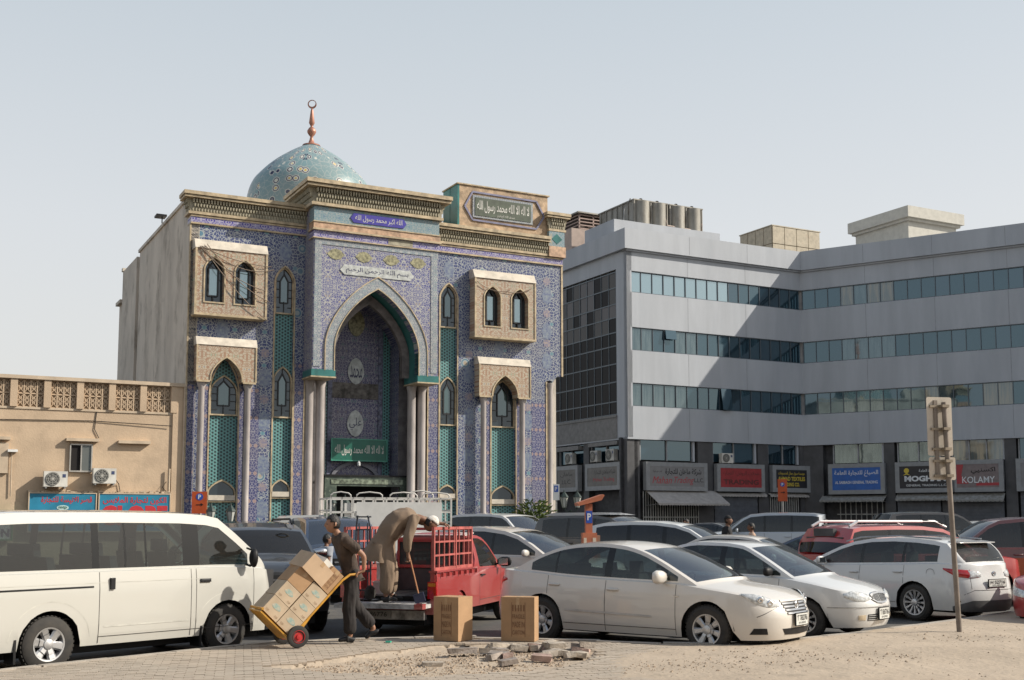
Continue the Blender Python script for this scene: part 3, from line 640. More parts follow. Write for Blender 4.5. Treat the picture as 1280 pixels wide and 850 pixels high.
window_box(.09, 2.64, 9.12, 11.75, [(.42, 1.1), (1.5, 2.22)]); window_box(11.08, 13.8, 9.12, 11.75, [(11.5, 12.2), (12.72, 13.46)])
# arched hoods over the tall niches, each on two slim columns
def hood(u0, u1, a, b):
    h = thing('arched_hood', None, None); h.parent = MQ; y = -.45; z0, z1 = 6.72, 8.3
    m = MB(); wall_open(m, u0, u1, z0, z1 - .3, y, [(a, b, [(z0, z0 + .12, z0 + .85)])], .44)
    m.quad((u0, 0, z0), (u0, y, z0), (u0, y, z1 - .3), (u0, 0, z1 - .3)).quad((u1, y, z0), (u1, 0, z0), (u1, 0, z1 - .3), (u1, y, z1 - .3)).quad((u0, 0, z0), (a, 0, z0), (a, y, z0), (u0, y, z0)).quad((b, 0, z0), (u1, 0, z0), (u1, y, z0), (b, y, z0))
    m.build('hood_face', T_ROSE, h)
    MB().prism([(0, z1 - .3), (y - .03, z1 - .3), (y + .12, z1), (0, z1 + .03)], u0 - .03, u1 + .03, 'X').build('sloping_top', CREAM, h)
    f = MB(); arch_band(f, a, b, z0, z0 + .12, z0 + .85, .05, y - .03, y + .02, 14, False); f.box(u0 - .02, u0 + .03, y - .03, y, z0, z1 - .3).box(u1 - .03, u1 + .02, y - .03, y, z0, z1 - .3).box(u0, a - .05, y - .03, y, z0 - .05, z0 + .02).box(b + .05, u1, y - .03, y, z0 - .05, z0 + .02); f.build('hood_moulding', GOLD, h)
    for c in ((u0 + a - .05) / 2, (b + .05 + u1) / 2):
        q = MB().lathe([(.17, 0), (.17, .4), (.115, .5), (.11, 6.45), (.17, 6.62), (.17, 6.68)], 16, (c, -.25, 0)); q.build('column', COLST, h, smooth=True, ang=40)
hood(.22, 2.34, .74, 1.82); hood(11.3, 13.6, 11.9, 13.0)
MB().lathe([(.17, 0), (.17, .4), (.12, .5), (.12, 7.2), (.17, 7.4), (.17, 7.45)], 16, (14.78, .05, 0)).build('column', COLST, MQ, smooth=True, ang=40)
# ---- the portal head, one metre proud of the wings
PY = -1.0; U0, U1 = 4.24, 9.24; PC = 6.765; OA, OB = 5.10, 8.43; ZS, ZA = 8.15, 10.45
m = MB(); wall_open(m, U0, U1, 7.27, 12.18, PY, [(OA, OB, [(7.27, ZS, ZA)])], .35); m.build('portal_face', T_PORT, MQ)
m = MB().quad((U0, .5, 7.27), (U0, PY, 7.27), (U0, PY, 14.0), (U0, .5, 14.0)).quad((U1, PY, 7.27), (U1, .5, 7.27), (U1, .5, 14.0), (U1, PY, 14.0)).quad((U0, 2, 14.2), (U0, PY, 14.2), (U1, PY, 14.2), (U1, 2, 14.2)).quad((U0, .5, 13), (U0, 2, 13), (U0, 2, 14.2), (U0, .5, 14.2)).quad((U1, .5, 13), (U1, 2, 13), (U1, 2, 14.2), (U1, .5, 14.2)); m.build('portal_side', T_PORTS, MQ)
m = MB(); arch_band(m, OA, OB, 7.27, ZS, ZA, .36, PY - .02, PY + .01, 22, False); m.build('arch_border', T_SILV, MQ)
m = MB(); arch_band(m, OA, OB, 7.27, ZS, ZA, .035, PY - .05, PY + .05, 22, False); arch_band(m, OA - .36, OB + .36, 7.27, ZS, ZA + .45, .035, PY - .05, PY, 22, False); m.build('arch_bead', GOLD, MQ)
m = MB(); al = [(OA, 7.27)] + arch_line(OA, OB, ZS, ZA, 22) + [(OB, 7.27)]
for a, b in zip(al, al[1:]): m.quad((a[0], PY + .01, a[1]), (b[0], PY + .01, b[1]), (b[0], .0, b[1] - .0), (a[0], .0, a[1]))
m.build('arch_reveal', TEALR, MQ)
m = MB(); arch_band(m, OA + .3, OB - .3, 7.27, ZS - .1, ZA - .42, .30, -.12, .1, 22, False); m.build('inner_arch', mat('brown grey arch rib', (.2, .17, .16), .6, var=.2), MQ)
for a, b in ((U0 + .04, U0 + .3), (U1 - .3, U1 - .04)): MB().box(a, b, PY - .02, PY, 7.4, 12.15).build('portal_border', T_SILV, MQ)
MB().box(U0 + .3, U1 - .3, PY - .02, PY, 11.95, 12.15).build('portal_border', T_SILV, MQ)
for a, b in ((U0, OA), (OB, U1)):
    MB().box(a - .03, b + .03, PY - .04, .3, 7.05, 7.3).build('portal_corbel', TEALR, MQ); MB().box(a - .05, b + .05, PY - .06, .3, 7.0, 7.05).build('corbel_bead', GOLD, MQ)
for k in range(4):
    c = U0 + .85 + k * 1.1; m = MB(); m.prism([(c - .34, 11.62), (c - .18, 11.47), (c, 11.42), (c + .18, 11.47), (c + .34, 11.62), (c + .18, 11.79), (c, 11.84), (c - .18, 11.79)], PY - .015, PY); m.build('medallion', mat('ochre medallion tile', (.31, .29, .17), .5, var=.3, scale=9), MQ)
IVORY = mat('ivory calligraphy', (.62, .61, .56), .6, var=.08)
GREYW = mat('pale grey cartouche', (.50, .52, .50), .6, var=.15, scale=6)
DKBL = mat('deep ink blue', (.04, .04, .10), .5, var=.1)
m = MB().prism([(5.25, 11.07), (5.42, 10.9), (8.05, 10.9), (8.22, 11.07), (8.05, 11.28), (5.42, 11.28)], PY - .03, PY); m.build('cartouche', GREYW, MQ)
text('calligraphy', 'بسم الله الرحمن الرحيم', DKBL, 2.5, .26, (6.73, PY - .03, 11.09), MQ, arabic=True)
MB().box(U0 - .02, U1 + .02, PY - .03, PY + .5, 12.2, 12.46).build('inscription_band', T_BAND, MQ); MB().box(7.15, 8.15, PY - .04, PY, 12.22, 12.44).build('bare_patch', mat('bare mortar patch', (.36, .33, .25), .9, var=.2), MQ)
MB().box(U0 - .05, U1 + .05, PY - .07, PY + .5, 12.16, 12.2).box(U0 - .08, U1 + .08, PY - .12, PY + .5, 12.46, 12.53).box(U0 - .06, U1 + .06, PY - .1, PY + .5, 12.76, 12.8).build('band_moulding', GOLD, MQ)
MB().box(U0 - .04, U1 + .04, PY - .07, PY + .5, 12.53, 12.76).build('peach_band', PEACH, MQ)
MB().box(U0 - .02, U1 + .02, PY - .03, PY + .5, 12.8, 13.36).build('turquoise_frieze', T_TEALB, MQ)
m = MB().prism([(5.62, 13.07), (5.75, 12.9), (7.75, 12.9), (7.88, 13.07), (7.75, 13.26), (5.75, 13.26)], PY - .06, PY - .03); m.build('cartouche', mat('cobalt cartouche', (.05, .04, .30), .4, var=.1), MQ)
text('calligraphy', 'الله اكبر محمد رسول الله', IVORY, 1.9, .26, (6.75, PY - .06, 13.08), MQ, arabic=True)
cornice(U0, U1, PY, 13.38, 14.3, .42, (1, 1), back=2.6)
# ---- the iwan behind the arch
BY = 1.35
MB().quad((4.3, .02, 0), (4.3, .5, 0), (4.3, .5, 7.3), (4.3, .02, 7.3)).build('pier_face', T_IWAN, MQ)
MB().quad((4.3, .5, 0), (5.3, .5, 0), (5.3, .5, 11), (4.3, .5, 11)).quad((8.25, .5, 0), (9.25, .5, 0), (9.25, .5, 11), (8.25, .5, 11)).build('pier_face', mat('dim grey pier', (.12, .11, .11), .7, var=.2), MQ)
MB().quad((5.3, .5, 0), (5.3, BY, 0), (5.3, BY, 11), (5.3, .5, 11)).quad((8.25, .5, 0), (8.25, BY, 0), (8.25, BY, 11), (8.25, .5, 11)).build('iwan_side', T_IWANS, MQ)
MB().quad((5.3, BY, 0), (8.25, BY, 0), (8.25, BY, 11), (5.3, BY, 11)).build('iwan_back', T_IWAN, MQ)
for a, b in ((5.32, 5.62), (7.92, 8.22)): MB().box(a, b, BY - .03, BY, 3.5, 10.5).build('lattice_screen', LAT, MQ)
for a, b in ((5.64, 5.82), (7.72, 7.9)): MB().box(a, b, BY - .05, BY, 3.5, 10.5).build('pilaster', mat('blue grey strip', (.16, .17, .24), .6, var=.3, scale=9), MQ)
MB().box(5.82, 7.72, BY - .04, BY, 6.55, 7.15).build('bare_patch', mat('bare tile backing', (.17, .155, .14), .9, var=.3, scale=5), MQ)
for z in (5.55, 7.6, 9.5):
    m = MB(); n = 16; pts = []
    for k in range(n): t = 2 * PI * k / n; r = 1 + .22 * max(0, math.cos(t - PI / 2)) ** 6 + .12 * max(0, math.cos(t + PI / 2)) ** 6; pts.append((6.78 + .34 * r * math.cos(t), z + .45 * r * math.sin(t)))
    m.prism(pts, BY - .05, BY - .01).build('medallion', GREYW if z < 9 else mat('ochre medallion tile', (.31, .29, .17)), MQ)
    if z < 9: text('calligraphy', 'محمد' if z > 6 else 'علي', DKBL, .5, .5, (6.78, BY - .05, z), MQ, arabic=True)
# sloping soffit vault over the iwan
m = MB(); a1 = arch_line(OA, OB, ZS, ZA, 22); a2 = arch_line(5.3, 8.25, 8.4, 10.3, 22)
for k in range(22): m.quad((a1[k][0], .0, a1[k][1]), (a1[k + 1][0], .0, a1[k + 1][1]), (a2[k + 1][0], BY, a2[k + 1][1]), (a2[k][0], BY, a2[k][1]))
m.build('iwan_vault', T_IWAN, MQ)
for c in (4.49, 4.93, 8.61, 9.03):
    MB().lathe([(.2, 0), (.2, .5), (.165, .6), (.16, 6.75), (.2, 6.92), (.2, 7.0)], 18, (c, .05, 0)).build('column', COLST, MQ, smooth=True, ang=40)
# marble door surround, standing forward in the iwan
MARB = mat('dark green marble', (.10, .13, .10), .35, var=.3, scale=3, col2=(.05, .07, .055), dirt=(6, (.26, .29, .22), .55, .72))
MB().box(5.25, 8.7, .35, 1.3, 3.1, 3.47).box(5.25, 5.72, .35, 1.3, 0, 3.1).box(8.3, 8.7, .35, 1.3, 0, 3.1).build('door_surround', MARB, MQ)
MB().box(5.2, 8.75, .3, 1.3, 3.47, 3.53).build('door_coping', BLACK, MQ); MB().box(5.5, 8.4, .32, .36, 3.18, 3.36).build('door_frieze', mat('pale green marble', (.22, .26, .19), .35, var=.4, scale=7), MQ)
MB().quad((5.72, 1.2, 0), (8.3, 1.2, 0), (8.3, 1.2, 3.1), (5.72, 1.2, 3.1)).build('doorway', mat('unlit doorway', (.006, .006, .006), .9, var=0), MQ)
m = MB(); arch_band(m, 5.95, 7.6, 3.5, 3.52, 4.0, .14, BY - .12, BY, 14, False); m.build('fanlight_arch', mat('grey blue stone', (.2, .2, .23), .6), MQ)
lamp_ = MB().lathe([(.0, 0), (.07, .05), (.07, .16), (.02, .24)], 10, (6.8, .9, 3.86)).build('door_lamp', mat('white glass globe', (.8, .8, .78), .2, var=0), MQ)
sg = MB().box(5.72, 7.98, 1.0, 1.1, 4.1, 4.93).build('green_board', mat('green enamel board', (.012, .13, .09), .4, var=.08), MQ)
MB().box(5.7, 8.0, .98, 1.0, 4.08, 4.12).box(5.7, 8.0, .98, 1.0, 4.91, 4.95).box(5.7, 5.74, .98, 1.0, 4.12, 4.91).box(7.96, 8.0, .98, 1.0, 4.12, 4.91).build('board_edge', mat('light green edge', (.06, .28, .2), .4), MQ)
text('calligraphy', 'لا اله الا الله محمد رسول الله', IVORY, 2.0, .42, (6.85, 1.0, 4.5), MQ, arabic=True, fat=.012)
# ---- inscribed upper panel on the right wing
MB().box(10.62, 14.7, .05, 1.45, 13.55, 15.33).build('upper_panel', mat('carved ochre panel', (.46, .33, .21), .7, var=.25, scale=2.5, bump=.5, bscale=12), MQ)
MB().box(10.54, 10.62, .05, .75, 13.55, 15.33).box(10.54, 10.62, .8, 1.45, 13.55, 15.33).build('teal_cheek', TEALR, MQ)
MB().box(10.5, 14.78, .0, 1.5, 15.33, 15.38).build('panel_coping', GOLD, MQ)
o8 = [(10.85, 14.45), (11.2, 13.92), (14.15, 13.88), (14.52, 14.45), (14.15, 15.05), (11.2, 15.08)]
m = MB()
for k in range(6): m.bar((o8[k][0], .03, o8[k][1]), (o8[(k + 1) % 6][0], .03, o8[(k + 1) % 6][1]), .05, .07)
m.build('panel_outline', mat('slate blue line', (.2, .2, .3), .5), MQ)
MB().box(11.2, 13.97, .0, .05, 14.03, 14.95).build('panel_border', T_SILV, MQ); MB().box(11.3, 13.87, -.02, .0, 14.12, 14.86).build('panel_field', mat('dark olive field', (.07, .09, .06), .5, var=.2), MQ)
text('calligraphy', 'لا اله الا الله محمد رسول الله', IVORY, 2.4, .5, (12.58, -.02, 14.5), MQ, arabic=True, fat=.012); text('calligraphy', 'صدق الله العظيم', IVORY, .8, .13, (12.7, -.02, 14.19), MQ, arabic=True)
MB().box(9.4, 10.5, 2.2, 4.5, 13.4, 15.0).build('roof_room', PLAST, MQ)
# ---- dome
dm = thing('dome', None, None, (6.95, 8.0, 0)); dm.parent = MQ; dm.rotation_euler = (0, 0, R(20))
prof = [(2.86, 13.4), (2.86, 15.3), (2.84, 15.8), (2.76, 16.3), (2.58, 16.8), (2.22, 17.25), (1.78, 17.68), (1.3, 18.05), (.85, 18.35), (.45, 18.58), (.12, 18.72)]
MB().lathe([(sinterp(z, [(b, a) for a, b in prof]), z) for z in [13.4 + (18.72 - 13.4) * k / 40 for k in range(41)]], 64).build('dome_shell', T_DOME, dm, smooth=True)
COP = mat('reddish copper', (.42, .20, .14), .45, .3, var=.15)
fin = MB().lathe([(.42, 18.62), (.40, 18.68), (.16, 18.74), (.09, 18.95), (.06, 19.08), (.13, 19.16), (.2, 19.28), (.2, 19.36), (.13, 19.48), (.05, 19.55), (.08, 19.62), (.13, 19.72), (.06, 20.3), (.03, 20.42), (0, 20.43)], 20).build('finial', COP, dm, smooth=True)
m = MB(); n = 24; ro = .2
for k in range(n):
    pts = []
    for t in (2 * PI * k / n, 2 * PI * (k + 1) / n):
        w = .035 + .05 * (0.5 - .5 * math.cos(t + PI)) if False else .02 + .055 * (.5 - .5 * math.sin(t))
        for rr in (ro, ro - w): pts.append((rr * math.cos(t), rr * math.sin(t) + 20.6))
    a, b, c, d = pts; m.prism([a, b, d, c], -.03, .03)
cr_ = m.build('crescent', COP, fin); cr_.rotation_euler = (0, 0, R(-20) - ROTF)
# festoon wires on the left window box
WIRE = mat('dull wire', (.22, .17, .13), .7, var=0)
for (x0, z0), (x1, z1), sag in (((.25, 11.5), (2.8, 11.0), .25), ((.35, 11.55), (2.9, 10.9), .65), ((.2, 11.5), (2.6, 10.1), .45), ((.45, 11.6), (2.75, 9.7), .5), ((.3, 11.5), (2.7, 9.0), .4)):
    MB().tube([(lerp(x0, x1, t), -.56 - .05 * math.sin(PI * t), lerp(z0, z1, t) - sag * 4 * t * (1 - t) * .6) for t in [k / 12 for k in range(13)]], .014, 4).build('festoon_wire', WIRE, MQ)
for (x0, z0), (x1, z1), sag in (((11.1, 11.3), (12.6, 11.05), .2), ((12.4, 11.0), (13.6, 11.2), .12)):
    MB().tube([(lerp(x0, x1, t), -.56, lerp(z0, z1, t) - sag * 4 * t * (1 - t)) for t in [k / 10 for k in range(11)]], .012, 4).build('festoon_wire', WIRE, MQ)
# ================================================================== the low beige building left of the mosque
BG = thing('beige_building', 'low sand-coloured rendered building with pierced block parapet beside the mosque', 'building', (-11.5, 41, 0), ROTF)
RENDER = mat('sand render', (.56, .425, .295), .95, var=.07, scale=.5, bump=.3, bscale=20, dirt=(1.1, (.44, .335, .235), .48, .7))
REN2 = mat('pale sand trim', (.56, .45, .33), .95, var=.08, scale=2)
m = MB(); m.box(-20, -.45, .08, 9, -.2, 5.55).box(-.45, -.02, .02, 9, -.2, 6.6); m.build('wall', RENDER, BG)
MB().box(-20, .0, -.04, .3, 6.5, 6.62).box(-20, -.45, .05, .3, 5.5, 5.57).box(-.1, -.03, -.03, .02, 0, 6.5).build('wall_trim', REN2, BG)
PIERS = [-.55, -1.58, -2.62, -3.66, -4.70, -5.74, -6.78, -7.8]
blk = MB()   # pierced block: square frame with a flower
blk.box(-.095, .095, .0, .06, -.2, -.18).box(-.095, .095, -.05, .05, .18, .2).box(-.1, -.08, -.05, .05, -.2, .2).box(.08, .1, -.05, .05, -.2, .2)
for k in range(6):
    a = k * PI / 3; blk.bar((.015 * math.cos(a), 0, .03 * math.sin(a)), (.075 * math.cos(a), 0, .14 * math.sin(a)), .022, .06, (0, 1, 0))
for sx in (-1, 1):
    for sz in (-1, 1): blk.bar((sx * .09, 0, sz * .19), (sx * .045, 0, sz * .11), .02, .06, (0, 1, 0))
n8 = 8
for k in range(n8):
    a, b = 2 * PI * k / n8, 2 * PI * (k + 1) / n8; blk.bar((.052 * math.cos(a), 0, .09 * math.sin(a)), (.052 * math.cos(b), 0, .09 * math.sin(b)), .02, .07, (0, 1, 0))
bmesh_block = blk.mesh('pierced_block', RENDER)
for i in range(len(PIERS) - 1):
    x1 = PIERS[i] - (.0 if i else -.02); x0 = PIERS[i + 1]
    MB().box(x1 - .0, x1 + .22, .0, .28, 5.57, 6.5).build('parapet_pier', RENDER, BG)
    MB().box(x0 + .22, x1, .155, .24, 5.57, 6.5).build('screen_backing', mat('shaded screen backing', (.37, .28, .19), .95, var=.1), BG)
    w = (x1 - x0 - .22) / 4
    for r in range(2):
        for c in range(4): link('pierced_block', bmesh_block, BG, (x0 + .22 + w * (c + .5), .12, 5.8 + r * .46)).scale = (w / .2, .45, 1.15)
for c in (-8.9, -10, -11.2, -12.4, -13.6): MB().box(c, c + .85, .1, .2, 5.57, 6.5).build('parapet_panel', RENDER, BG)
# projecting ledges, one window, a side recess
for x0, x1, z in ((-3.95, -2.9, 4.47), (-2.27, -1.2, 4.44), (-7.2, -5.68, 4.45)): MB().box(x0, x1, -.1, .1, z, z + .1).build('window_ledge', REN2, BG)
wn = MB().box(-3.82, -3.78, .0, .09, 3.47, 4.38).box(-3.13, -3.09, .0, .09, 3.47, 4.38).box(-3.82, -3.09, .0, .09, 4.34, 4.38).box(-3.82, -3.09, -.03, .09, 3.43, 3.48).box(-3.47, -3.43, .0, .09, 3.47, 4.34).build('window', mat('pale aluminium', (.55, .52, .47), .4, .5, var=.1), BG)
MB().box(-3.43, -3.13, .04, .05, 3.48, 4.34).build('pane', pane_mat('grey sash glass', (.16, .17, .16), .2), wn); MB().box(-3.78, -3.47, .06, .075, 3.48, 4.34).build('open_sash', mat('dark room', (.012, .01, .01), .9, var=0), wn)
MB().box(-6.6, -5.72, -.01, .08, 3.35, 4.35).build('closed_opening', REN2, BG)
MB().tube([(-5.62, .02, 4.15), (-5.6, .02, 2.6)], .02, 6).build('drain_pipe', REN2, BG); MB().tube([(-.53, -.03, 3.6), (-.53, -.03, .4)], .035, 8).build('drain_pipe', REN2, BG)
MB().box(-5.75, -5.45, -.12, .06, 4.05, 4.13).build('wall_light', WHITE, BG)
MB().lathe([(.02, .36), (.8, .34), (1.0, .28), (1.0, 0), (0, 0)], 12, (-3.45, 3.2, 6.55)).build('roof_cover', mat('old roof tin', (.42, .36, .29), .8, var=.2), BG)
# split air conditioner outdoor units
def ac_unit(label, loc, rz, parent_frame=None, w=.74, h=.51, group='air conditioner outdoor units on the sand wall', dark=False):
    a = thing('ac_unit', label, 'air conditioner', loc, rz, group)
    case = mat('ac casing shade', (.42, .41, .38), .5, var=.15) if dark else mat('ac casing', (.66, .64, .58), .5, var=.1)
    MB().box(-w / 2, w / 2, -.16, .16, 0, h).build('casing', case, a)
    c = -w * .13; g = MB().lathe([(.24 * h / .55, 0), (.24 * h / .55, -.02), (.22 * h / .55, -.02), (.22 * h / .55, 0)], 20, (c, -.16, h / 2), 'Y')
    g.lathe([(.22 * h / .55, -.004), (0, -.006)], 20, (c, -.16, h / 2), 'Y'); g.build('fan_well', mat('fan well grey', (.14, .14, .13), .6, var=.1), a)
    q = MB()
    for r in (.07, .13, .19): q.lathe([(r, -.03), (r + .012, -.03), (r + .012, -.022)], 20, (c, -.16, h / 2), 'Y')
    for k in range(8): t = k * PI / 4; q.bar((c + .04 * math.cos(t), -.187, h / 2 + .04 * math.sin(t)), (c + .22 * math.cos(t), -.187, h / 2 + .22 * math.sin(t)), .01)
    q.lathe([(.05, -.035), (0, -.037)], 12, (c, -.16, h / 2), 'Y'); q.build('fan_guard', mat('guard wire', (.4, .39, .35), .5, var=0), a)
    MB().box(w * .28, w * .42, -.165, -.16, h * .6, h * .82).build('badge', mat('dark blue label', (.05, .07, .15), .5, var=0), a)
    MB().box(-w / 2 + .05, -w / 2 + .1, -.15, .3, -.06, 0).build('bracket', STEELG, a); MB().box(w / 2 - .1, w / 2 - .05, -.15, .3, -.06, 0).build('bracket', STEELG, a)
    return a
def FR(u, y, z, o=(-11.5, 41), r=ROTF): return (o[0] + u * math.cos(r) - y * math.sin(r), o[1] + u * math.sin(r) + y * math.cos(r), z)
ac_unit('white outdoor air conditioner unit on the sand wall, lower left of the window', FR(-4.27, -.2, 2.92), ROTF)
ac_unit('white outdoor air conditioner unit with blue label, right below the window of the sand wall', FR(-2.72, -.2, 3.05), ROTF)
# shop signs on it
def sign(label, w, h, d, loc, rz, field, frame, fw=.05, name='shop_sign', cat='sign', group=None, frame_name='frame'):
    s = thing(name, label, cat, loc, rz, group)
    MB().box(-w / 2, w / 2, -d, 0, 0, h).build('board', field, s)
    m = MB().box(-w / 2 - fw, w / 2 + fw, -d - .02, 0, -fw, 0).box(-w / 2 - fw, w / 2 + fw, -d - .02, 0, h, h + fw).box(-w / 2 - fw, -w / 2, -d - .02, 0, 0, h).box(w / 2, w / 2 + fw, -d - .02, 0, 0, h); m.build(frame_name, frame, s)
    return s
CYAN = mat('cyan sign face', (.02, .22, .36), .5, var=.12, scale=1.5); RED = mat('red lettering', (.50, .03, .04), .5, var=.05)
s = sign('cyan shop sign with red Arabic line over a small pale oval badge', 2.08, 1.25, .12, FR(-3.99, 0, 1.45), ROTF, CYAN, REN2, .035)
text('lettering', 'قصر الانيسة للتجارة', RED, 1.6, .26, (.12, -.12, 1.03), s, arabic=True, fat=.02)
b_ = MB(); b_.prism([(.19 * math.cos(2 * PI * k / 20), .78 + .085 * math.sin(2 * PI * k / 20)) for k in range(20)], -.13, -.12).build('oval_badge', mat('pale badge', (.45, .62, .60), .5, var=0), s)
text('lettering', 'mtp', mat('dark green letters', (.02, .12, .08), .5, var=0), .26, .11, (0, -.13, .78), s, fat=.02)
text('lettering', 'NICE PALACE', RED, 1.95, .42, (0, -.12, .43), s, fat=.05)
s = sign('cyan shop sign with GLOBE in large red capitals next to the mosque wall', 2.32, 1.25, .12, FR(-1.67, 0, 1.45), ROTF, CYAN, REN2, .035)
text('lettering', 'الكون لتجارة الملابس', RED, 2.1, .26, (0, -.12, 1.03), s, arabic=True, fat=.02)
text('lettering', 'GLOBE', RED, 2.2, .68, (0, -.12, .53), s, fat=.06)
s = sign('white shop sign with dark blue letters and a green top strip, at the left edge', 1.6, .9, .12, FR(-6.35, 0, 1.2), ROTF, mat('white sign face', (.6, .6, .58), .5, var=.08), mat('green sign strip', (.02, .22, .08), .5), .05)
text('lettering', 'مكتبة باب', mat('navy lettering', (.02, .03, .12), .5, var=0), 1.3, .3, (.08, -.12, .62), s, arabic=True, fat=.02); text('lettering', 'SALOON', mat('navy lettering', (.02, .03, .12)), 1.4, .26, (.05, -.12, .2), s, fat=.04)
for p_ in ([(-3.0, .06, 5.5), (-3.05, .05, 4.9), (-2.9, .05, 4.6)], [(-2.35, -.2, 3.2), (-2.2, .04, 3.05), (-2.15, .04, 2.8), (-2.3, .04, 2.76)], [(-.6, .03, 2.8), (-.75, -.02, 2.95), (-.62, .0, 3.15)], [(-9, .05, 5.2), (-6, .05, 5.12), (-3.2, .05, 5.18), (-.5, .0, 5.1)]): MB().tube(p_, .014, 5).build('cable', BLACK, BG)
def rubble_strip():
    g = MB()
    for k in range(60): x = random.uniform(-5.1, -.5); g.box(x - .05, x + random.uniform(.02, .1), -.1, .05, 2.74, 2.76 + random.random() ** 2 * .06)
    return g
rubble_strip().build('wall_dust_ledge', REN2, BG, kind='stuff')

# ================================================================== the grey office building
OB_ = thing('office_building', 'pale grey five-storey office building with long ribbon windows and shopfronts, behind the parked cars', 'office building', (7.474, 75, 0), ROTF)
GW = mat('pale grey wall panel', (.415, .437, .47), .7, var=.05, scale=.8, dirt=(.5, (.35, .375, .41), .5, .75), stretch=(1, 1, .16))
GWD = mat('dark ground floor cladding', (.075, .075, .08), .6, var=.12, scale=1.2)
MULL = mat('dark bronze mullion', (.10, .12, .14), .4, .4, var=0)
PANES = [pane_mat('blue office glass', (.020, .042, .058), .13, (.55, .76, .88)), pane_mat('deep blue office glass', (.012, .026, .038), .15, (.55, .75, .88)), pane_mat('office glass with curtain', (.075, .10, .105), .16, (.6, .78, .88), streak=(.03, .05, .06)), pane_mat('office glass with tan blind', (.20, .17, .12), .13, (.7, .82, .9), streak=(.10, .11, .10)), pane_mat('sky-bright office glass', (.08, .13, .15), .42, (.66, .84, .93))]
RIGHT = Matrix.Rotation(math.atan2(-.547, .837) - ROTF, 4, 'Z'); RIGHT.translation = (14.74, 0, 0); LEFTS = Matrix.Rotation(PI / 2 * -1, 4, 'Z')
# local frames: front (x = u), right wing via RIGHT, left flank facing -X via a -90 degree turn (its x runs towards the camera)
def bake(mb, M): mb.v = [tuple(M @ Vector(v)) for v in mb.v]; return mb
ID = Matrix.Identity(4)
LW = Matrix(((0, 1, 0, 0), (-1, 0, 0, 14), (0, 0, 1, 0), (0, 0, 0, 1)))     # x' -> -Y (towards camera), outward -> -X
BANDS = [(7.17, 9.2), (10.72, 12.85), (14.38, 16.68), (18.1, 19.38)]
for nm, M, L, ur in (('front', ID, 14.74, (0, 14.9)), ('wing', RIGHT, 34, (-.15, 34))):
    for z0, z1 in BANDS: bake(MB().box(ur[0], ur[1], 0, .35, z0, z1), M).build('wall_band', GW, OB_)
    bake(MB().box(ur[0] - (.0 if nm == 'wing' else .0), ur[1], -.28, .5, 19.5, 20.85), M).build('parapet', GW, OB_)
    bake(MB().box(ur[0], ur[1], -.12, .5, 19.38, 19.5), M).build('ledge', GW, OB_)
    for z0, z1, bi in ((9.2, 10.72, 0), (12.85, 14.38, 1), (16.68, 18.1, 2)):
        x0 = .28 if nm == 'front' else .1; pitch = .915; n = int((L - x0 + .3) / pitch)
        if nm == 'front': pitch = (14.7 - .28) / 16; n = 16; bake(MB().box(0, .28, 0, .35, z0, z1), M).build('wall_band', GW, OB_)
        pme = MB().quad((.03, 0, z0 + .03), (pitch - .03, 0, z0 + .03), (pitch - .03, 0, z1 - .03), (.03, 0, z1 - .03)).mesh('window_pane', None)
        mu = MB().box(-.022, .022, .07, .2, z0, z1).mesh('mullion', MULL)
        sl = bake(MB().box(x0, x0 + n * pitch, .05, .2, z0, z0 + .05).box(x0, x0 + n * pitch, .05, .2, z1 - .05, z1), M).build('window_rail', MULL, OB_)
        bake(MB().box(x0, x0 + n * pitch, .3, .4, z0, z1), M).build('dark_backing', BLACK, OB_)
        for k in range(n):
            if nm == 'wing' and k > 26: break
            rr = random.Random(k * 7 + bi * 31 + len(nm))
            c = rr.choice((0, 0, 1)) if nm == 'front' else rr.choice((0, 0, 0, 1))
            if nm == 'front' and bi == 2 and k < 9: c = 4
            if nm == 'front' and bi == 0 and k < 5: c = 2
            if nm == 'front' and bi == 1 and k in (0, 1, 4, 5): c = 2
            if nm == 'wing' and 2 < k < (7 if bi else 6): c = rr.choice((2, 2, 3))
            if nm == 'wing' and bi == 0 and k in (9, 13, 14): c = 3
            key = 'pm%d%s%d' % (bi, nm, c)
            if key not in MATS: q = pme.copy(); q.materials.append(PANES[c]); MATS[key] = q
            o = link('window_pane', MATS[key], OB_); o.matrix_local = M @ Matrix.Translation((x0 + k * pitch, .12 + rr.uniform(0, .02), 0)) @ Matrix.Rotation(rr.uniform(-.006, .006), 4, 'Z')
            o = link('mullion', mu, OB_); o.matrix_local = M @ Matrix.Translation((x0 + k * pitch, 0, 0))
            if (nm, bi, k) in (('front', 0, 8), ('front', 1, 3)):
                a = MB().box(.03, pitch - .03, -.02, .02, -(z1 - z0) + .06 if (nm, bi) != ('front', 1) else -.6, 0)
                o = a.build('open_sash', PANES[0], OB_); o.matrix_local = M @ Matrix.Translation((x0 + k * pitch, -.02, z1 - .03)) @ Matrix.Rotation(R(-9), 4, 'X')
for nm, M, us in (('front', ID, (4.9, 9.8)), ('wing', RIGHT, (4.6, 9.2, 13.8, 18.4, 23))):
    for z0, z1 in BANDS + [(19.55, 20.8)]:
        for u_ in us: bake(MB().box(u_ - .012, u_ + .012, (-.284 if z0 > 19.5 else -.004), .0, z0 + .02, z1 - .02), M).build('panel_joint', mat('panel joint', (.24, .25, .27), .8), OB_)
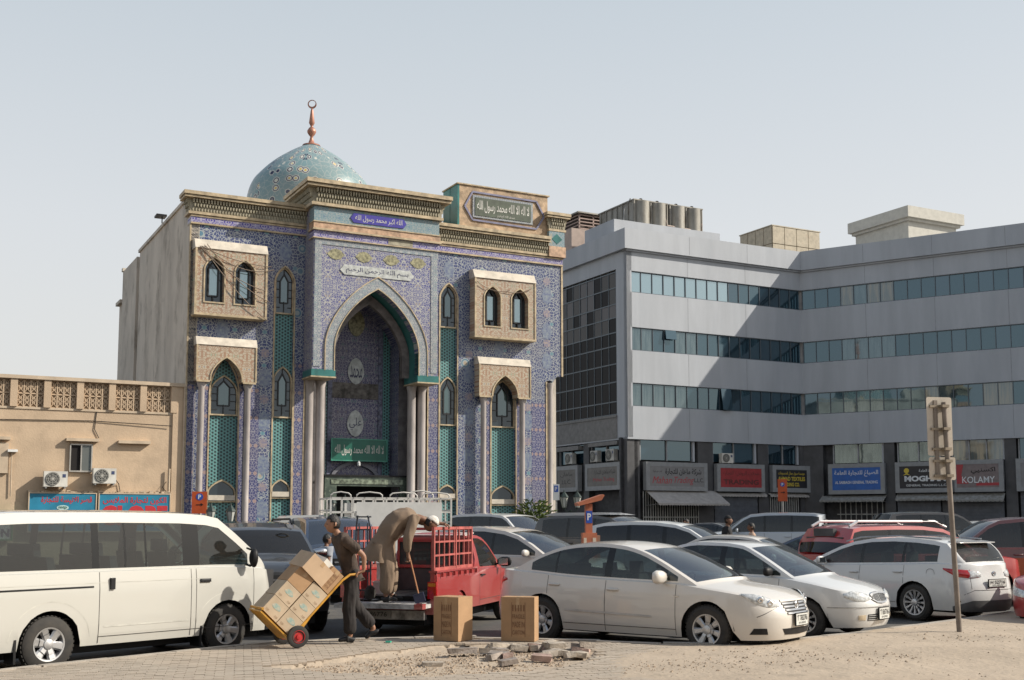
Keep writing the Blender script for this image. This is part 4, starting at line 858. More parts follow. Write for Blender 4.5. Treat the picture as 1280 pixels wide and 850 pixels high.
# left flank: curtain wall between plain piers
bake(MB().box(0, 12.75, 0, .4, 18.4, 20.85).box(12.75, 14, 0, .4, 7.17, 19.45).box(-20, 0, 0, .4, 18.4, 20.85), LW).build('flank_wall', GW, OB_)
bake(MB().box(-20, 14.28, -.28, 0, 19.5, 20.85), LW).build('parapet', GW, OB_)
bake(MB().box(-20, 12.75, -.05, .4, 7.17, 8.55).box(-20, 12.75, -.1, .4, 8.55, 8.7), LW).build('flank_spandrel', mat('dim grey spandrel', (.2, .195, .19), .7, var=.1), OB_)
CG = [pane_mat('smoky curtain glass', (.07, .068, .068), .04, (.8, .8, .8), blend=.1), pane_mat('black curtain glass', (.014, .014, .016), .02, (.8, .8, .8), blend=.08), pane_mat('dull violet curtain glass', (.10, .095, .10), .05, (.8, .8, .8), blend=.1)]
zc = [8.75, 9.6, 10.9, 12.1, 13.3, 14.2, 15.2, 16.1, 17.2, 18.25]
for j in range(len(zc) - 1):
    for k in range(10):
        x1 = 12.6 - k * .93; rr = random.Random(j * 13 + k); q = MB().quad((x1 - .9, 0, zc[j] + .03), (x1, 0, zc[j] + .03), (x1, 0, zc[j + 1] - .03), (x1 - .9, 0, zc[j + 1] - .03))
        c = 1 if j < 5 else rr.choice((0, 2, 0, 1))
        bake(q, LW @ Matrix.Translation((0, .1 + rr.uniform(0, .02), 0))).build('curtain_pane', CG[c], OB_)
m = MB()
for k in range(11): x1 = 12.62 - k * .93; m.box(x1 - .025, x1 + .025, .07, .14, 8.7, 18.4)
for z in zc: m.box(3.0, 12.65, .075, .14, z - .04, z + .04)
bake(m, LW).build('curtain_wall_frame', MULL, OB_); bake(MB().box(-20, 3, .1, .3, 8.7, 18.4), LW).build('flank_glass', CG[1], OB_)
bake(MB().box(-20, 12.7, .2, .4, 8.7, 18.4), LW).build('dark_backing', BLACK, OB_)
# body volume and flat roof (behind the fronts)
MB().prism([(.4, .4), (14.6, .4), (14.74 + 16.5, -16.0 * 1.09 + .9), (34, 10), (14, 30), (.4, 30)], 7.2, 20.3, 'Z').build('building_core', mat('core grey', (.3, .3, .3), .9), OB_)
# ground floor, set back a little under the overhang
def ground_floor(M, piers, L, bays):
    bake(MB().box(-.2, L, .55, .8, 0, 7.17), M).build('ground_floor_wall', mat('shop back wall', (.045, .045, .05), .7, var=.2), OB_)
    bake(MB().box(0, L, .0, .9, 7.05, 7.17), M).build('soffit', GW, OB_)
    for a, b in piers: bake(MB().box(a, b, .1, .7, 0, 7.1), M).build('pier', GWD, OB_)
    for a, b, zs, n, c in bays:
        w = (b - a) / n
        for k in range(n):
            bake(MB().quad((a + k * w + .05, .35, 5.75), (a + (k + 1) * w - .05, .35, 5.75), (a + (k + 1) * w - .05, .35, 7.05), (a + k * w + .05, .35, 7.05)), M).build('mezzanine_pane', PANES[c], OB_)
            bake(MB().box(a + k * w - .04, a + k * w + .04, .25, .45, 5.7, 7.05), M).build('mullion', mat('grey mullion', (.3, .31, .32), .5), OB_)
        bake(MB().box(b - .05, b + .12, .2, .5, 5.7, 7.05), M).build('window_jamb', GW, OB_)
ground_floor(ID, [(0, .95), (5.6, 6.85), (10.7, 11.6), (14.4, 14.9)], 14.74, [(1.1, 5.3, 0, 2, 1), (6.95, 10.5, 0, 2, 0), (11.7, 14.3, 0, 2, 1)])
ground_floor(RIGHT, [(-.1, 1.3), (5.5, 6.2), (9.2, 9.8), (13.15, 13.85), (17.3, 18), (21.5, 22.2), (25.5, 26.2), (29.6, 30.3)], 34, [(2.0, 5.4, 0, 2, 2), (6.4, 9.1, 0, 2, 2), (9.9, 13.1, 0, 3, 3), (14, 17.2, 0, 2, 0)])
ground_floor(LW, [(13.05, 13.85), (8.3, 9.0), (4, 4.7), (-20, 1)], 13.9, [(9.1, 12.9, 0, 2, 1), (4.8, 8.2, 0, 2, 1)])
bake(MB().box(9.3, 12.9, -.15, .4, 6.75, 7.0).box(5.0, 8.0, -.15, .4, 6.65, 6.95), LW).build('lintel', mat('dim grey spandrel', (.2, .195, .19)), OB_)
MB().box(.98, 5.55, .3, .34, .1, 3.6).build('shop_back', BLACK, OB_)
# shop signs and fronts: (frame M, x0, x1, z0, z1, ...)
def wpt(M, x, y, z): p = Matrix.Rotation(ROTF, 4, 'Z') @ (M @ Vector((x, y, z))); return (p.x + 7.474, p.y + 75, p.z)
def wrot(M): return ROTF + M.to_euler().z
FRM = mat('grey sign surround', (.27, .28, .29), .5, var=.06)
def shop(M, x0, x1, label, field, z0=3.75, z1=5.6, dep=.35, fw=.28):
    return sign(label, x1 - x0 - 2 * fw, z1 - z0 - 2 * fw, dep, wpt(M, (x0 + x1) / 2, .1, z0 + fw), wrot(M), field, FRM, fw)
def shutter(M, x0, x1, kind):
    if kind == 'grille':
        m = MB(); n = int((x1 - x0) / .19)
        for k in range(n + 1): m.box(x0 + k * .19 - .025, x0 + k * .19 + .025, -.02, .02, .15, 3.7)
        m.box(x0, x1, -.03, .03, 2.0, 2.06).box(x0, x1, -.03, .03, .4, .46); bake(m, M @ Matrix.Translation((0, .1, 0))).build('shop_grille', mat('pale grille bars', (.42, .42, .40), .5), OB_, label='pale vertical bar grille')
    else:
        for k in range(16): bake(MB().box(x0, x1, .12 + .03 * (k % 2), .2, .2 + k * .215, .41 + k * .215), M).build('shutter_slat', mat('blue grey shutter', (.085, .095, .115), .5, var=.1), OB_)
def awning(M, x0, x1, z, out, drop, label, col, val=.12):
    a = thing('awning', label, 'awning', wpt(M, (x0 + x1) / 2, .08, z), wrot(M), 'awnings over the shopfronts'); w = (x1 - x0) / 2
    MB().prism([(0, 0), (-out, -drop), (-out, -drop + .04), (0, .06)], -w, w, 'X').build('canopy', col, a)
    m = MB(); n = int(w * 2 / .24)
    for k in range(n): x = -w + (k + .5) * 2 * w / n; m.prism([(x - .12, 0), (x + .12, 0), (x + .12, -val * .6), (x + .06, -val), (x - .06, -val), (x - .12, -val * .6)], -out - .012, -out + .0)
    m.v = [(v[0], v[1], v[2] - drop + .02) for v in m.v]; m.build('valance', col, a)
    MB().tube([(-w + .05, -.02, -drop - .1), (-w + .05, -out, -drop)], .02, 5).tube([(w - .05, -.02, -drop - .1), (w - .05, -out, -drop)], .02, 5).build('awning_arm', STEELG, a)
CANV = mat('pale grey canvas', (.40, .38, .36), .9, var=.08); CANS = mat('striped canvas', (.20, .19, .17), .9, var=.3, scale=5, col2=(.32, .32, .31))
TXK = mat('black sign letters', (.012, .012, .014), .5, var=0); TXR = mat('crimson sign letters', (.38, .04, .05), .5, var=0); TXY = mat('yellow sign letters', (.62, .47, .05), .5, var=0); TXW = mat('white sign letters', (.66, .68, .70), .5, var=0)
GREYF = mat('grey sign face', (.22, .22, .225), .5, var=.05)
s = shop(ID, 1.2, 6.1, 'pale grey Mahan Trading sign with black Arabic and crimson script above the cream awning', GREYF)
text('lettering', 'شركة ماهان للتجارة', TXK, 2.9, .48, (.5, -.35, .94), s, arabic=True, fat=.02); text('lettering', '(ذ.م.م)', TXK, .7, .14, (-1.55, -.35, .95), s, arabic=True)
text('lettering', 'Mahan', TXR, 1.55, .46, (-1.2, -.35, .40), s, slant=.35); text('lettering', 'Trading', TXR, 1.6, .54, (.55, -.35, .36), s, slant=.35); text('lettering', 'L.L.C.', TXK, .75, .26, (1.75, -.35, .42), s, fat=.01)
s = shop(ID, 6.9, 10.95, 'red shop sign with faded dark lettering, second from the corner', mat('red sign face', (.34, .03, .035), .5, var=.1))
TXD = mat('faded dark red letters', (.10, .02, .02), .5, var=0)
text('lettering', 'محلات الروضة للتجارة', TXD, 3.0, .34, (0, -.35, .94), s, arabic=True); text('lettering', 'TRADING', TXD, 3.0, .34, (0, -.35, .36), s, fat=.03)
s = shop(ID, 11.65, 15.0, 'black shop sign with yellow lettering in the inner corner of the grey building', mat('black sign face', (.012, .013, .02), .45, var=.1), fw=.3)
text('lettering', 'مؤسسة سوق جمال للمنسوجات'.replace('ؤ', 'و'), TXY, 2.35, .26, (0, -.35, 1.0), s, arabic=True, fat=.01); text('lettering', 'AHMAD TEXTILES', TXY, 2.4, .28, (0, -.35, .63), s, fat=.03); text('lettering', 'TRADING CO.', TXY, 1.6, .26, (-.1, -.35, .24), s, fat=.03)
s = shop(RIGHT, 1.75, 5.6, 'bright blue shop sign with white Arabic lettering on the right wing', mat('blue sign face', (.012, .11, .42), .45, var=.08), z0=3.6, z1=5.68)
text('lettering', 'الصباغ للتجارة العامة', TXW, 3.0, .44, (0, -.35, 1.12), s, arabic=True, fat=.015); text('lettering', 'AL SABBAGH GENERAL TRADING', TXW, 2.9, .2, (0, -.35, .52), s, fat=.02)
s = shop(RIGHT, 6.3, 10.1, 'black shop sign reading MOGHANI in white with a yellow emblem', mat('black sign face', (.012, .013, .02)), z0=3.65, z1=5.68)
text('lettering', 'مغني للتجارة العامة', TXW, 1.8, .3, (.55, -.35, 1.12), s, arabic=True, fat=.015); text('lettering', 'MOGHANI', TXW, 2.8, .38, (.1, -.35, .64), s, fat=.05); text('lettering', 'GENERAL TRADING L.L.C.', TXW, 2.6, .14, (.1, -.35, .2), s, fat=.01)
m = MB().lathe([(.17, -.01), (.0, -.014)], 14, (-1.15, -.35, 1.18), 'Y'); m.prism([(-1.4, .85), (-1.15, 1.05), (-.9, .85), (-1.15, .93)], -.365, -.35); m.build('emblem', TXY, s)
s = shop(RIGHT, 9.95, 13.1, 'grey shop sign with a red corner and outlined white letters, right of the black one', mat('mauve sign face', (.21, .17, .17), .5, var=.1), z0=3.65, z1=5.72)
MB().prism([(-1.3, 1.5), (-1.3, .25), (-.55, .25), (-1.0, .8), (-.85, 1.5)], -.36, -.35).build('red_corner', TXR, s); MB().box(-.1, 1.3, -.355, -.35, .12, .3).build('lower_stripe', TXR, s)
text('lettering', 'اكسنيي', TXK, 1.5, .45, (.35, -.36, 1.08), s, arabic=True, fat=.02); text('lettering', 'KOLAMY', TXW, 2.0, .42, (.05, -.365, .5), s, fat=.01)
s = shop(RIGHT, 13.85, 17.6, 'grey edged shop sign cut by the right edge of the view', GREYF, z0=3.65, z1=5.72)
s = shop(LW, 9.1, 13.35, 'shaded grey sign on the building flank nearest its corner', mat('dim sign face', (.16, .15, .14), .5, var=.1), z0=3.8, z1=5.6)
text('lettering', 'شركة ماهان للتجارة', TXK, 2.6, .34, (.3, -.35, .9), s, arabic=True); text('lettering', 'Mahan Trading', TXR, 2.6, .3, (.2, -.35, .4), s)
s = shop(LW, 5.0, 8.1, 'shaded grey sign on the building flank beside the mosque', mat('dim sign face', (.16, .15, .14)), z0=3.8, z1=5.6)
text('lettering', 'ماهان', TXK, 1.6, .34, (0, -.35, .9), s, arabic=True); text('lettering', 'LLC', TXK, 1.2, .3, (0, -.35, .4), s)
awning(ID, 1.35, 7.0, 3.72, 1.5, .85, 'wide cream canvas awning below the Mahan Trading sign', CANV)
awning(ID, 6.9, 11.2, 3.62, .25, .12, 'narrow rolled awning below the red shop sign', CANV); awning(ID, 11.5, 15.0, 3.62, .25, .12, 'narrow rolled awning below the black and yellow sign', CANV)
awning(RIGHT, 1.2, 5.6, 3.45, .7, .3, 'striped awning below the bright blue sign', CANS); awning(RIGHT, 6.3, 10.0, 3.5, .5, .3, 'striped awning below the MOGHANI sign', CANS); awning(RIGHT, 10.0, 13.1, 3.5, .6, .4, 'striped awning below the grey sign with the red corner', CANS)
shutter(ID, 1.2, 5.6, 'grille'); shutter(ID, 6.95, 10.6, 'roll'); shutter(ID, 11.7, 14.3, 'grille'); shutter(RIGHT, 6.3, 9.1, 'roll'); shutter(RIGHT, 9.9, 13.0, 'roll'); shutter(RIGHT, 14, 17.2, 'roll')
q = MB()
for k in range(9): q.box(2.4 + k * .36, 2.45 + k * .36, .1, .15, .2, 3.3)
bake(q.box(2.2, 5.4, .1, .15, 2.2, 2.27), RIGHT).build('shop_grille', STEELG, OB_)
AB = 'air conditioner units on the grey building'
ac_unit('pale air conditioner unit above the red shop sign', wpt(ID, 7.8, -.1, 5.66), wrot(ID), group=AB, w=.95, h=.65)
ac_unit('shaded air conditioner unit on the flank, closest to the building corner', wpt(LW, 12.2, -.1, 5.72), wrot(LW), group=AB, w=1, h=.75, dark=True)
ac_unit('shaded air conditioner unit on the flank, second from the corner', wpt(LW, 10.2, -.1, 5.72), wrot(LW), group=AB, w=.9, h=.75, dark=True)
ac_unit('shaded air conditioner unit on the flank above the sign beside the mosque', wpt(LW, 6.9, -.1, 5.72), wrot(LW), group=AB, w=1, h=.75, dark=True)
# roof structures
PINK = mat('pinkish plaster', (.46, .37, .32), .9, var=.06); TANKM = mat('galvanised tank cladding', (.30, .285, .25), .6, .2, var=.15, scale=2, stretch=(1, 1, .3), dirt=(1.2, (.18, .16, .13), .55, .7)); GRP = mat('yellowed panel tank', (.46, .40, .30), .7, var=.1, dirt=(1.5, (.3, .22, .15), .58, .7))
MB().box(.5, 9.4, 2.2, 6, 20.3, 22.1).build('roof_plinth', GW, OB_)
ph = MB().box(1.2, 5.6, 9, 13, 20, 23.1).build('roof_room', PINK, OB_)
m = MB()
for z in (23.15, 23.4, 23.65, 23.9, 24.15): m.box(1.9, 5.6, 9.1, 9.16, z, z + .08).box(1.9, 1.96, 9.1, 12.5, z, z + .08)
for x in (1.9, 3.1, 4.3, 5.5): m.box(x, x + .1, 9.1, 9.2, 23.1, 24.3)
m.build('roof_louvre', mat('dusty pink louvre', (.40, .30, .26), .8), OB_); MB().box(1.7, 5.8, 8.9, 13, 24.3, 24.4).build('louvre_roof', TANKM, OB_); MB().box(2.1, 5.6, 9.4, 12.9, 23.1, 24.3).build('louvre_core', mat('dark louvre core', (.1, .08, .07), .9), OB_)
for x0, x1 in ((2.6, 5.35), (5.6, 8.35)):
    t = thing('water_tank', 'ribbed grey rooftop water tank, %s of the pair at the roof corner' % ('left' if x0 < 5 else 'right'), 'water tank', wpt(ID, x0, 2.9, 22.1), wrot(ID), 'grey rooftop tanks'); w = x1 - x0
    MB().box(0, w, 0, 4.5, 0, 1.75).build('tank_shell', TANKM, t)
    for k in (.25, .75): MB().lathe([(w * .2, .02), (w * .2, 1.7)], 18, (w * k, .12, 0)).build('tank_bulge', TANKM, t, True)
    for k in range(3): MB().box(w * k / 2 - .04, w * k / 2 + .04, -.06, 0, 0, 1.75).build('rib', TANKM, t)
    for k in range(7): MB().box(-.06, 0, k * .7, k * .7 + .1, 0, 1.75).build('rib', TANKM, t)
    MB().box(-.08, w + .08, -.08, 4.6, 1.75, 1.83).build('lid', TANKM, t)
    for k in (.35, .85): MB().lathe([(.03, 0), (.03, .2), (.13, .22), (.1, .28), (0, .3)], 8, (w * k, .6, 1.83)).build('vent', BLACK, t)
MB().tube([(5.0, 2.7, 22.9), (5.2, 2.7, 22.3), (8.2, 2.7, 22.2), (8.2, 2.7, 22.8)], .06, 6).build('roof_pipe', mat('rusty white pipe', (.5, .4, .34), .7), OB_)
MB().tube([(1.9, 3.2, 22.1), (2.0, 3.2, 23.2), (2.5, 3.2, 24.0)], .05, 5).build('roof_mast', STEELG, OB_)
t = thing('panel_tank', 'yellowed sectional panel water tank on the roof near the inner corner', 'water tank', wpt(ID, 19.99, 9, 22.6), wrot(ID))
MB().box(0, 5, 0, 4, -2.5, 0).build('stand', PINK, t)
for i in range(4):
    for j in range(2): MB().box(i * 1.25 + .03, i * 1.25 + 1.22, -.05, .05, j * 1.45 + .03, j * 1.45 + 1.42).build('tank_panel', GRP, t); MB().box(-.05, .05, i + .03, i + .97, j * 1.45 + .03, j * 1.45 + 1.42).build('tank_panel', GRP, t)
MB().box(0, 5, .0, 4, 0, 2.9).build('tank_core', mat('brown joint', (.2, .15, .1), .9), t); MB().box(-.08, 5.08, -.08, 4.08, 2.9, 2.98).build('lid', GRP, t)
st = thing('stair_tower', 'white rooftop stair tower with overhanging cap above the right wing', 'stair tower', wpt(RIGHT, 9, 9, 0), ROTF)
WR = mat('white roof render', (.56, .54, .48), .9, var=.05)
st.location = (20.52 + .837 * 9 + .547 * 9 , 81.85 - .547 * 9 + .837 * 9, 0)
MB().box(-5.1, -.25, 0, 5.2, 19, 23.25).build('tower_wall', WR, st); MB().box(-5.5, .2, -.4, 5.6, 23.45, 24.25).box(-5.3, 0, -.2, 5.4, 23.25, 23.45).build('cap', WR, st)
# ================================================================== vehicles
PILL = mat('gloss black pillar', (.012, .013, .014), .12, var=0, spec=.4)
CARGLASS = glass('car glass', (.30, .36, .36), .05); TINT = glass('tinted car glass', (.07, .08, .085), .05); WSGLASS = glass('windscreen glass', (.30, .40, .41), .24)
LAMPG = mat('headlamp glass', (.62, .64, .64), .08, .25, var=.2, scale=30); LAMPC = mat('lamp bowl chrome', (.75, .75, .76), .12, 1, var=0)
TAILR = mat('tail lamp red', (.42, .01, .012), .1, var=.15, scale=20, coat=1); AMBER = mat('amber lens', (.6, .2, .02), .15, var=.1, coat=1)
SEAM = mat('panel gap', (.05, .045, .04), .8, var=0); PLATE = mat('number plate white', (.62, .62, .58), .5, var=.05); SEATM = mat('grey seat cloth', (.10, .10, .10), .9, var=.15)
INK = mat('plate ink', (.02, .02, .02), .5, var=0)
def wheel_meshes(Rw, wd, rr, kind, nsp):
    key = ('wheel', Rw, wd, rr, kind, nsp)
    if key in MATS: return MATS[key]
    h = wd / 2
    t = MB().lathe([(rr - .01, -h + .01), (rr, -h), (Rw - .05, -h - .004), (Rw - .012, -h + .02), (Rw, -h + .05), (Rw, h - .05), (Rw - .012, h - .02), (Rw - .05, h + .004), (rr, h)], 40, ax='Y')
    for k in range(40):   # tread blocks
        a = 2 * PI * (k + .5) / 40; t.bar((Rw * math.cos(a), -h + .03, Rw * math.sin(a)), (Rw * math.cos(a), -.01, Rw * math.sin(a)), .03, .012, (math.cos(a), 0, math.sin(a)))
    tm = t.mesh('tyre', RUBBER, True, ang=35)
    w = MB().lathe([(rr + .006, -h - .004), (rr - .012, -h + .0), (rr - .02, -h + .03), (rr - .03, 0), (rr - .04, h)], 40, ax='Y')
    w2 = MB().lathe([(rr - .03, -h + .075), (.0, -h + .085)], 32, ax='Y').mesh('brake_backing', BLACK)
    y0 = -h + .012
    for k in range(nsp):
        a = 2 * PI * k / nsp
        if kind == 'wide': prof = [(.05, .04), (.10, .035), (rr - .015, .052)]
        elif kind == 'flat': prof = [(.05, .045), (.12, .05), (rr - .015, .062)]
        else: prof = [(.05, .014), (.12, .018), (rr - .015, .030)]
        for (r0, w0), (r1, w1) in zip(prof, prof[1:]):
            c, s_ = math.cos(a), math.sin(a); i = len(w.v)
            for r, ww, yy in ((r0, w0, y0 + .008), (r1, w1, y0 - .004)):
                for sg, dy in ((-1, .012), (-.6, -.006), (.6, -.006), (1, .012)): w.v.append((r * c - sg * ww * s_, yy + dy, r * s_ + sg * ww * c))
            for q in range(3): w.f.append((i + q, i + q + 1, i + q + 5, i + q + 4))
    w.lathe([(.065, y0 + .01), (.06, y0 - .012), (.035, y0 - .02), (0, y0 - .022)], 20, ax='Y')
    wm = w.mesh('rim', ALLOY, True, ang=30)
    nb = MB()
    for k in range(5): a = 2 * PI * k / 5 + .3; nb.lathe([(.008, y0 - .022), (0, y0 - .026)], 6, (.045 * math.cos(a), 0, .045 * math.sin(a)), 'Y')
    MATS[key] = (tm, wm, w2); return MATS[key]
def add_wheel(par, x, y, Rw, wd, rr, kind, nsp, steer=0, side=1, spin=0):
    tm, wm, bm2 = wheel_meshes(Rw, wd, rr, kind, nsp)
    o = link('wheel', tm, par, (x, y, Rw), (0, spin, (0 if side < 0 else PI) + steer)); link('rim', wm, o); link('brake_backing', bm2, o); return o
def seat_mesh():
    if 'seatmesh' in MATS: return MATS['seatmesh']
    m = MB(); m.box(-.25, .25, -.25, .25, 0, .16); m.prism([(-.25, .12), (-.12, .12), (-.26, .74), (-.36, .74)], -.24, .24, 'Y'); m.prism([(-.29, .74), (-.27, .76), (-.29, .93), (-.37, .93), (-.37, .76)], -.13, .13, 'Y')
    me = m.mesh('seat', SEATM); MATS['seatmesh'] = me; return me
class Car:
    """body lofted from a plan outline, a shoulder line and a roof arch; x forward, nose at +L/2"""
    def __init__(c, P, label, cat, pos, head, pt, name, group=None, interior=True, wheels=True, steer=0):
        c.P = P; L, W, H = P['L'], P['W'], P['H']; c.L = L; c.W = W
        c.root = thing(name, label, cat, (pos[0], pos[1], rise(pos[1])), head, group)
        c.Rw = P.get('Rw', .32); c.fo = P['fo']; c.wb = P['wb']; Ra = c.Rw + P.get('gap', .055); c.Ra = Ra
        lf, lr = P.get('lf', .7), P.get('lr', .55); af, bf = P.get('af', 2.8), P.get('bf', 2.1); ar, br_ = P.get('ar', 3.2), P.get('br', 2.2)
        st = []; NF = 12
        for k in range(NF + 1):
            t = PI / 2 * k / NF; y = math.sin(t) ** (2 / af); s = lf * (1 - math.cos(t) ** (2 / bf)) if k < NF else lf
            st.append((s, y))
        ss = set()
        wsx = (c.fo, c.fo + c.wb)
        for w in wsx:
            for k in range(13): ss.add(round(w - Ra * math.cos(PI * k / 12), 4))
            ss.add(round(w - Ra - .006, 4)); ss.add(round(w + Ra + .006, 4))
        for a in P['arch']: ss.add(round(a[0], 4))
        for a, b in P['win']: ss.add(a); ss.add(b)
        for a, b in P.get('doors', []): ss.add(a); ss.add(b)
        x = lf
        while x < L - lr: ss.add(round(x, 3)); x += .11
        ss = sorted(v for v in ss if lf + .015 < v < L - lr - .015)
        fs = [ss[0]]
        imp = set(round(a, 4) for p in P['win'] + P.get('doors', []) for a in p) | set(round(w + sg * (Ra + e), 4) for w in wsx for sg in (-1, 1) for e in (0, .006))
        for v in ss[1:]:
            if v - fs[-1] > .035 or v in imp: fs.append(v)
        st += [(v, 1) for v in fs]
        for k in range(NF, -1, -1):
            t = PI / 2 * k / NF; y = math.sin(t) ** (2 / ar) if k else 0; s = L - lr * (1 - math.cos(t) ** (2 / br_)) if k < NF else L - lr
            st.append((s, y))
        # arch / window stations that fall in the rear rounding get inserted by hand
        extra = [v for v in ([a[0] for a in P['arch']] + [q for p in P['win'] for q in p]) if v > L - lr + .01 and v < L - .03]
        for v in extra:
            for i in range(len(st) - 1):
                if st[i][0] < v < st[i + 1][0] and i > 20:
                    if min(v - st[i][0], st[i + 1][0] - v) > .012:
                        t = (v - st[i][0]) / (st[i + 1][0] - st[i][0]); st.insert(i + 1, (v, lerp(st[i][1], st[i + 1][1], t)))
                    break
        c.st = []; n = len(st)
        for i, (s, y) in enumerate(st):
            a, b = st[max(0, i - 1)], st[min(n - 1, i + 1)]; ds, dy = b[0] - a[0], (b[1] - a[1]) * W / 2
            l = math.hypot(ds, dy) or 1; nx, ny = (-dy / l, ds / l)      # outward normal in (s, y)
            if i == 0: nx, ny = -1, 0
            if i == n - 1: nx, ny = 1, 0
            taper = 1 - P.get('taper', .03) * (abs(s - L * .5) / (L * .5)) ** 2
            c.st.append((s, y * W / 2 * taper, nx, ny))
        c.acc = [0]
        for a, b in zip(c.st, c.st[1:]): c.acc.append(c.acc[-1] + math.hypot(b[0] - a[0], b[1] - a[1]))
        c.FI = P.get('FI', [(.15, .10), (.25, .03), (.42, .0), (.55, .0), (.62, .04), (.75, .10), (.9, .22)]); c.SI = P.get('SI', [(.15, .06), (.28, .02), (.45, .0), (.65, .004), (.8, .02), (.9, .045), (1.1, .09)])
        c.RI = P.get('RI', [(.15, .10), (.25, .03), (.42, .0), (.6, .01), (.75, .05), (.95, .10)])
        c.build(pt, interior)
        if wheels:
            for s in wsx:
                for sd in (-1, 1): add_wheel(c.root, L / 2 - s, sd * (W / 2 - .025 - P.get('wd', .19) / 2), c.Rw, P.get('wd', .19), P.get('rr', .205), P.get('wk', 'wide'), P.get('ns', 7), steer if s == c.fo else 0, sd, spin=(len(label) % 10) * .1)
    def X(c, s): return c.L / 2 - s
    def zsh(c, s): return sinterp(s, c.P['sh'])
    def zarch(c, s): return sinterp(s, c.P['archs']) if 'archs' in c.P else interp(s, c.P['arch'])
    def zlow(c, s):
        z = c.P.get('sill', .2)
        for w in (c.fo, c.fo + c.wb):
            d = abs(s - w)
            if d <= c.Ra + .0005: z = max(z, c.Rw + math.sqrt(max(0, c.Ra ** 2 - d * d)))
        return z
    def surf(c, i, z):
        """point on the lower body at (float) station i and height z"""
        i = max(0, min(len(c.st) - 1.0001, i)); k = int(i); t = i - k; a, b = c.st[k], c.st[k + 1]; s, y, nx, ny = [lerp(p, q, t) for p, q in zip(a, b)]
        fi = interp(z, c.FI if nx < 0 else c.RI); si = interp(z, c.SI); s2 = s - nx * abs(nx) ** .5 * fi if nx else s; y2 = y - ny * si
        return Vector((c.X(s2), -max(0, y2), z)), Vector((-nx, -ny, .0)).normalized()
    def st_at_a(c, a):
        for i in range(len(c.acc) - 1):
            if a <= c.acc[i + 1]: return i + (a - c.acc[i]) / max(1e-9, c.acc[i + 1] - c.acc[i])
        return len(c.acc) - 1.001
    def st_at_s(c, s):
        for i in range(len(c.st) - 1):
            if c.st[i][0] <= s <= c.st[i + 1][0] and c.st[i + 1][0] > c.st[i][0]: return i + (s - c.st[i][0]) / (c.st[i + 1][0] - c.st[i][0])
        return 0
    def a_s(c, s): i = c.st_at_s(s); k = int(i); return lerp(c.acc[k], c.acc[min(k + 1, len(c.acc) - 1)], i - k)
    def build(c, pt, interior):
        P = c.P; B, Bm, hood, WS, RW, TR = MB(), MB(), MB(), MB(), MB(), MB(); wins = [MB() for _ in P['win']]; doors = [MB() for _ in P.get('doors', [])]
        tailg = MB(); xc, xr = P['arch'][0][0], P['arch'][-1][0]; xh, xt = P['xh'], P['xt']; fr = P.get('frame', .05); rows = []
        tum = P.get('tumble', .32); crown = P.get('crown', .05); NJ = 6
        for i, (s, y, nx, ny) in enumerate(c.st):
            zs = c.zlow(s) if ny > .35 else P.get('sill', .2) + (.0 if ny > .35 else P.get('lip', 0)); zt = c.zsh(s); col = []
            for k in range(9):
                z = lerp(zs, zt, (k / 8) ** .9); col.append(c.surf(i, z)[0])
            top = col[-1]; ye = -top.y; sx = c.L / 2 - top.x
            # rounding into the top surface
            inb = xc <= s <= xr; yb = max(0, ye - min(.035, ye * .3)); zb = zt + .018
            base = Vector((top.x, -yb, zb)); za = max(zb, c.zarch(s)) if inb else zb
            def sidey(z):
                t = (z - zb); h = max(.01, P['H'] - zb); return max(0, yb - (tum * t * .55 + tum * .45 * t * t / h))
            side = []
            wb = zb + .02; wt = za - fr; wt = max(wb, wt) if inb else wb
            if not inb: wb = wt = zb
            for z in (wb, lerp(wb, wt, .33), lerp(wb, wt, .66), wt, za):
                z = min(z, za); side.append(Vector((top.x, -sidey(z), z)))
            cant = side[-1]; yc = -cant.y
            # crown and bow of whatever lies on top here
            if s <= xc: cr = P.get('hcrown', .07) * min(1, max(0, yc / (c.W / 2))) ** 1.5; bow = P.get('bow0', .22) * max(0, (s - .45) / (xc - .45)) ** 2 if s > .45 else 0
            elif s <= xh: t = (s - xc) / (xh - xc); cr = lerp(P.get('hcrown', .07) * .6, crown, t); bow = lerp(P.get('bow0', .22), P.get('bow1', .08), t)
            elif s <= xt: cr = crown; bow = lerp(P.get('bow1', .08), -P.get('bowr', .03), (s - xh) / (xt - xh))
            elif s <= xr: t = (s - xt) / max(.01, xr - xt); cr = lerp(crown, .02, t); bow = -lerp(P.get('bowr', .03), P.get('bowr2', .12), t)
            else: cr = .02 * min(1, yc / .5); bow = -P.get('bowr2', .12) * max(0, (c.L - s) / max(.05, c.L - xr)) if c.L - xr > .12 else 0
            across = []
            for j in range(1, NJ + 1):
                f = 1 - j / NJ; g = 1 - f ** 2.2; across.append(Vector((cant.x + bow * g, -yc * f, cant.z + cr * g)))
            # frame strip beside screens
            e = across[0]; fs_ = cant.lerp(e, min(1, .055 / max(.06, yc / NJ)));
            rows.append(col + [base] + side + [fs_] + across)
        nr = len(rows[0]); n = len(rows)
        V = [[None] * nr for _ in range(n)]
        def q(m, i, r, mir): 
            a, b, d, e = rows[i][r], rows[i + 1][r], rows[i + 1][r + 1], rows[i][r + 1]
            if mir: a, b, d, e = [Vector((p.x, -p.y, p.z)) for p in (a, e, d, b)]
            pts = [tuple(p) for p in (a, b, d, e)]; m.quad(*pts)
        nx_r = [q_[2] for q_ in c.st]
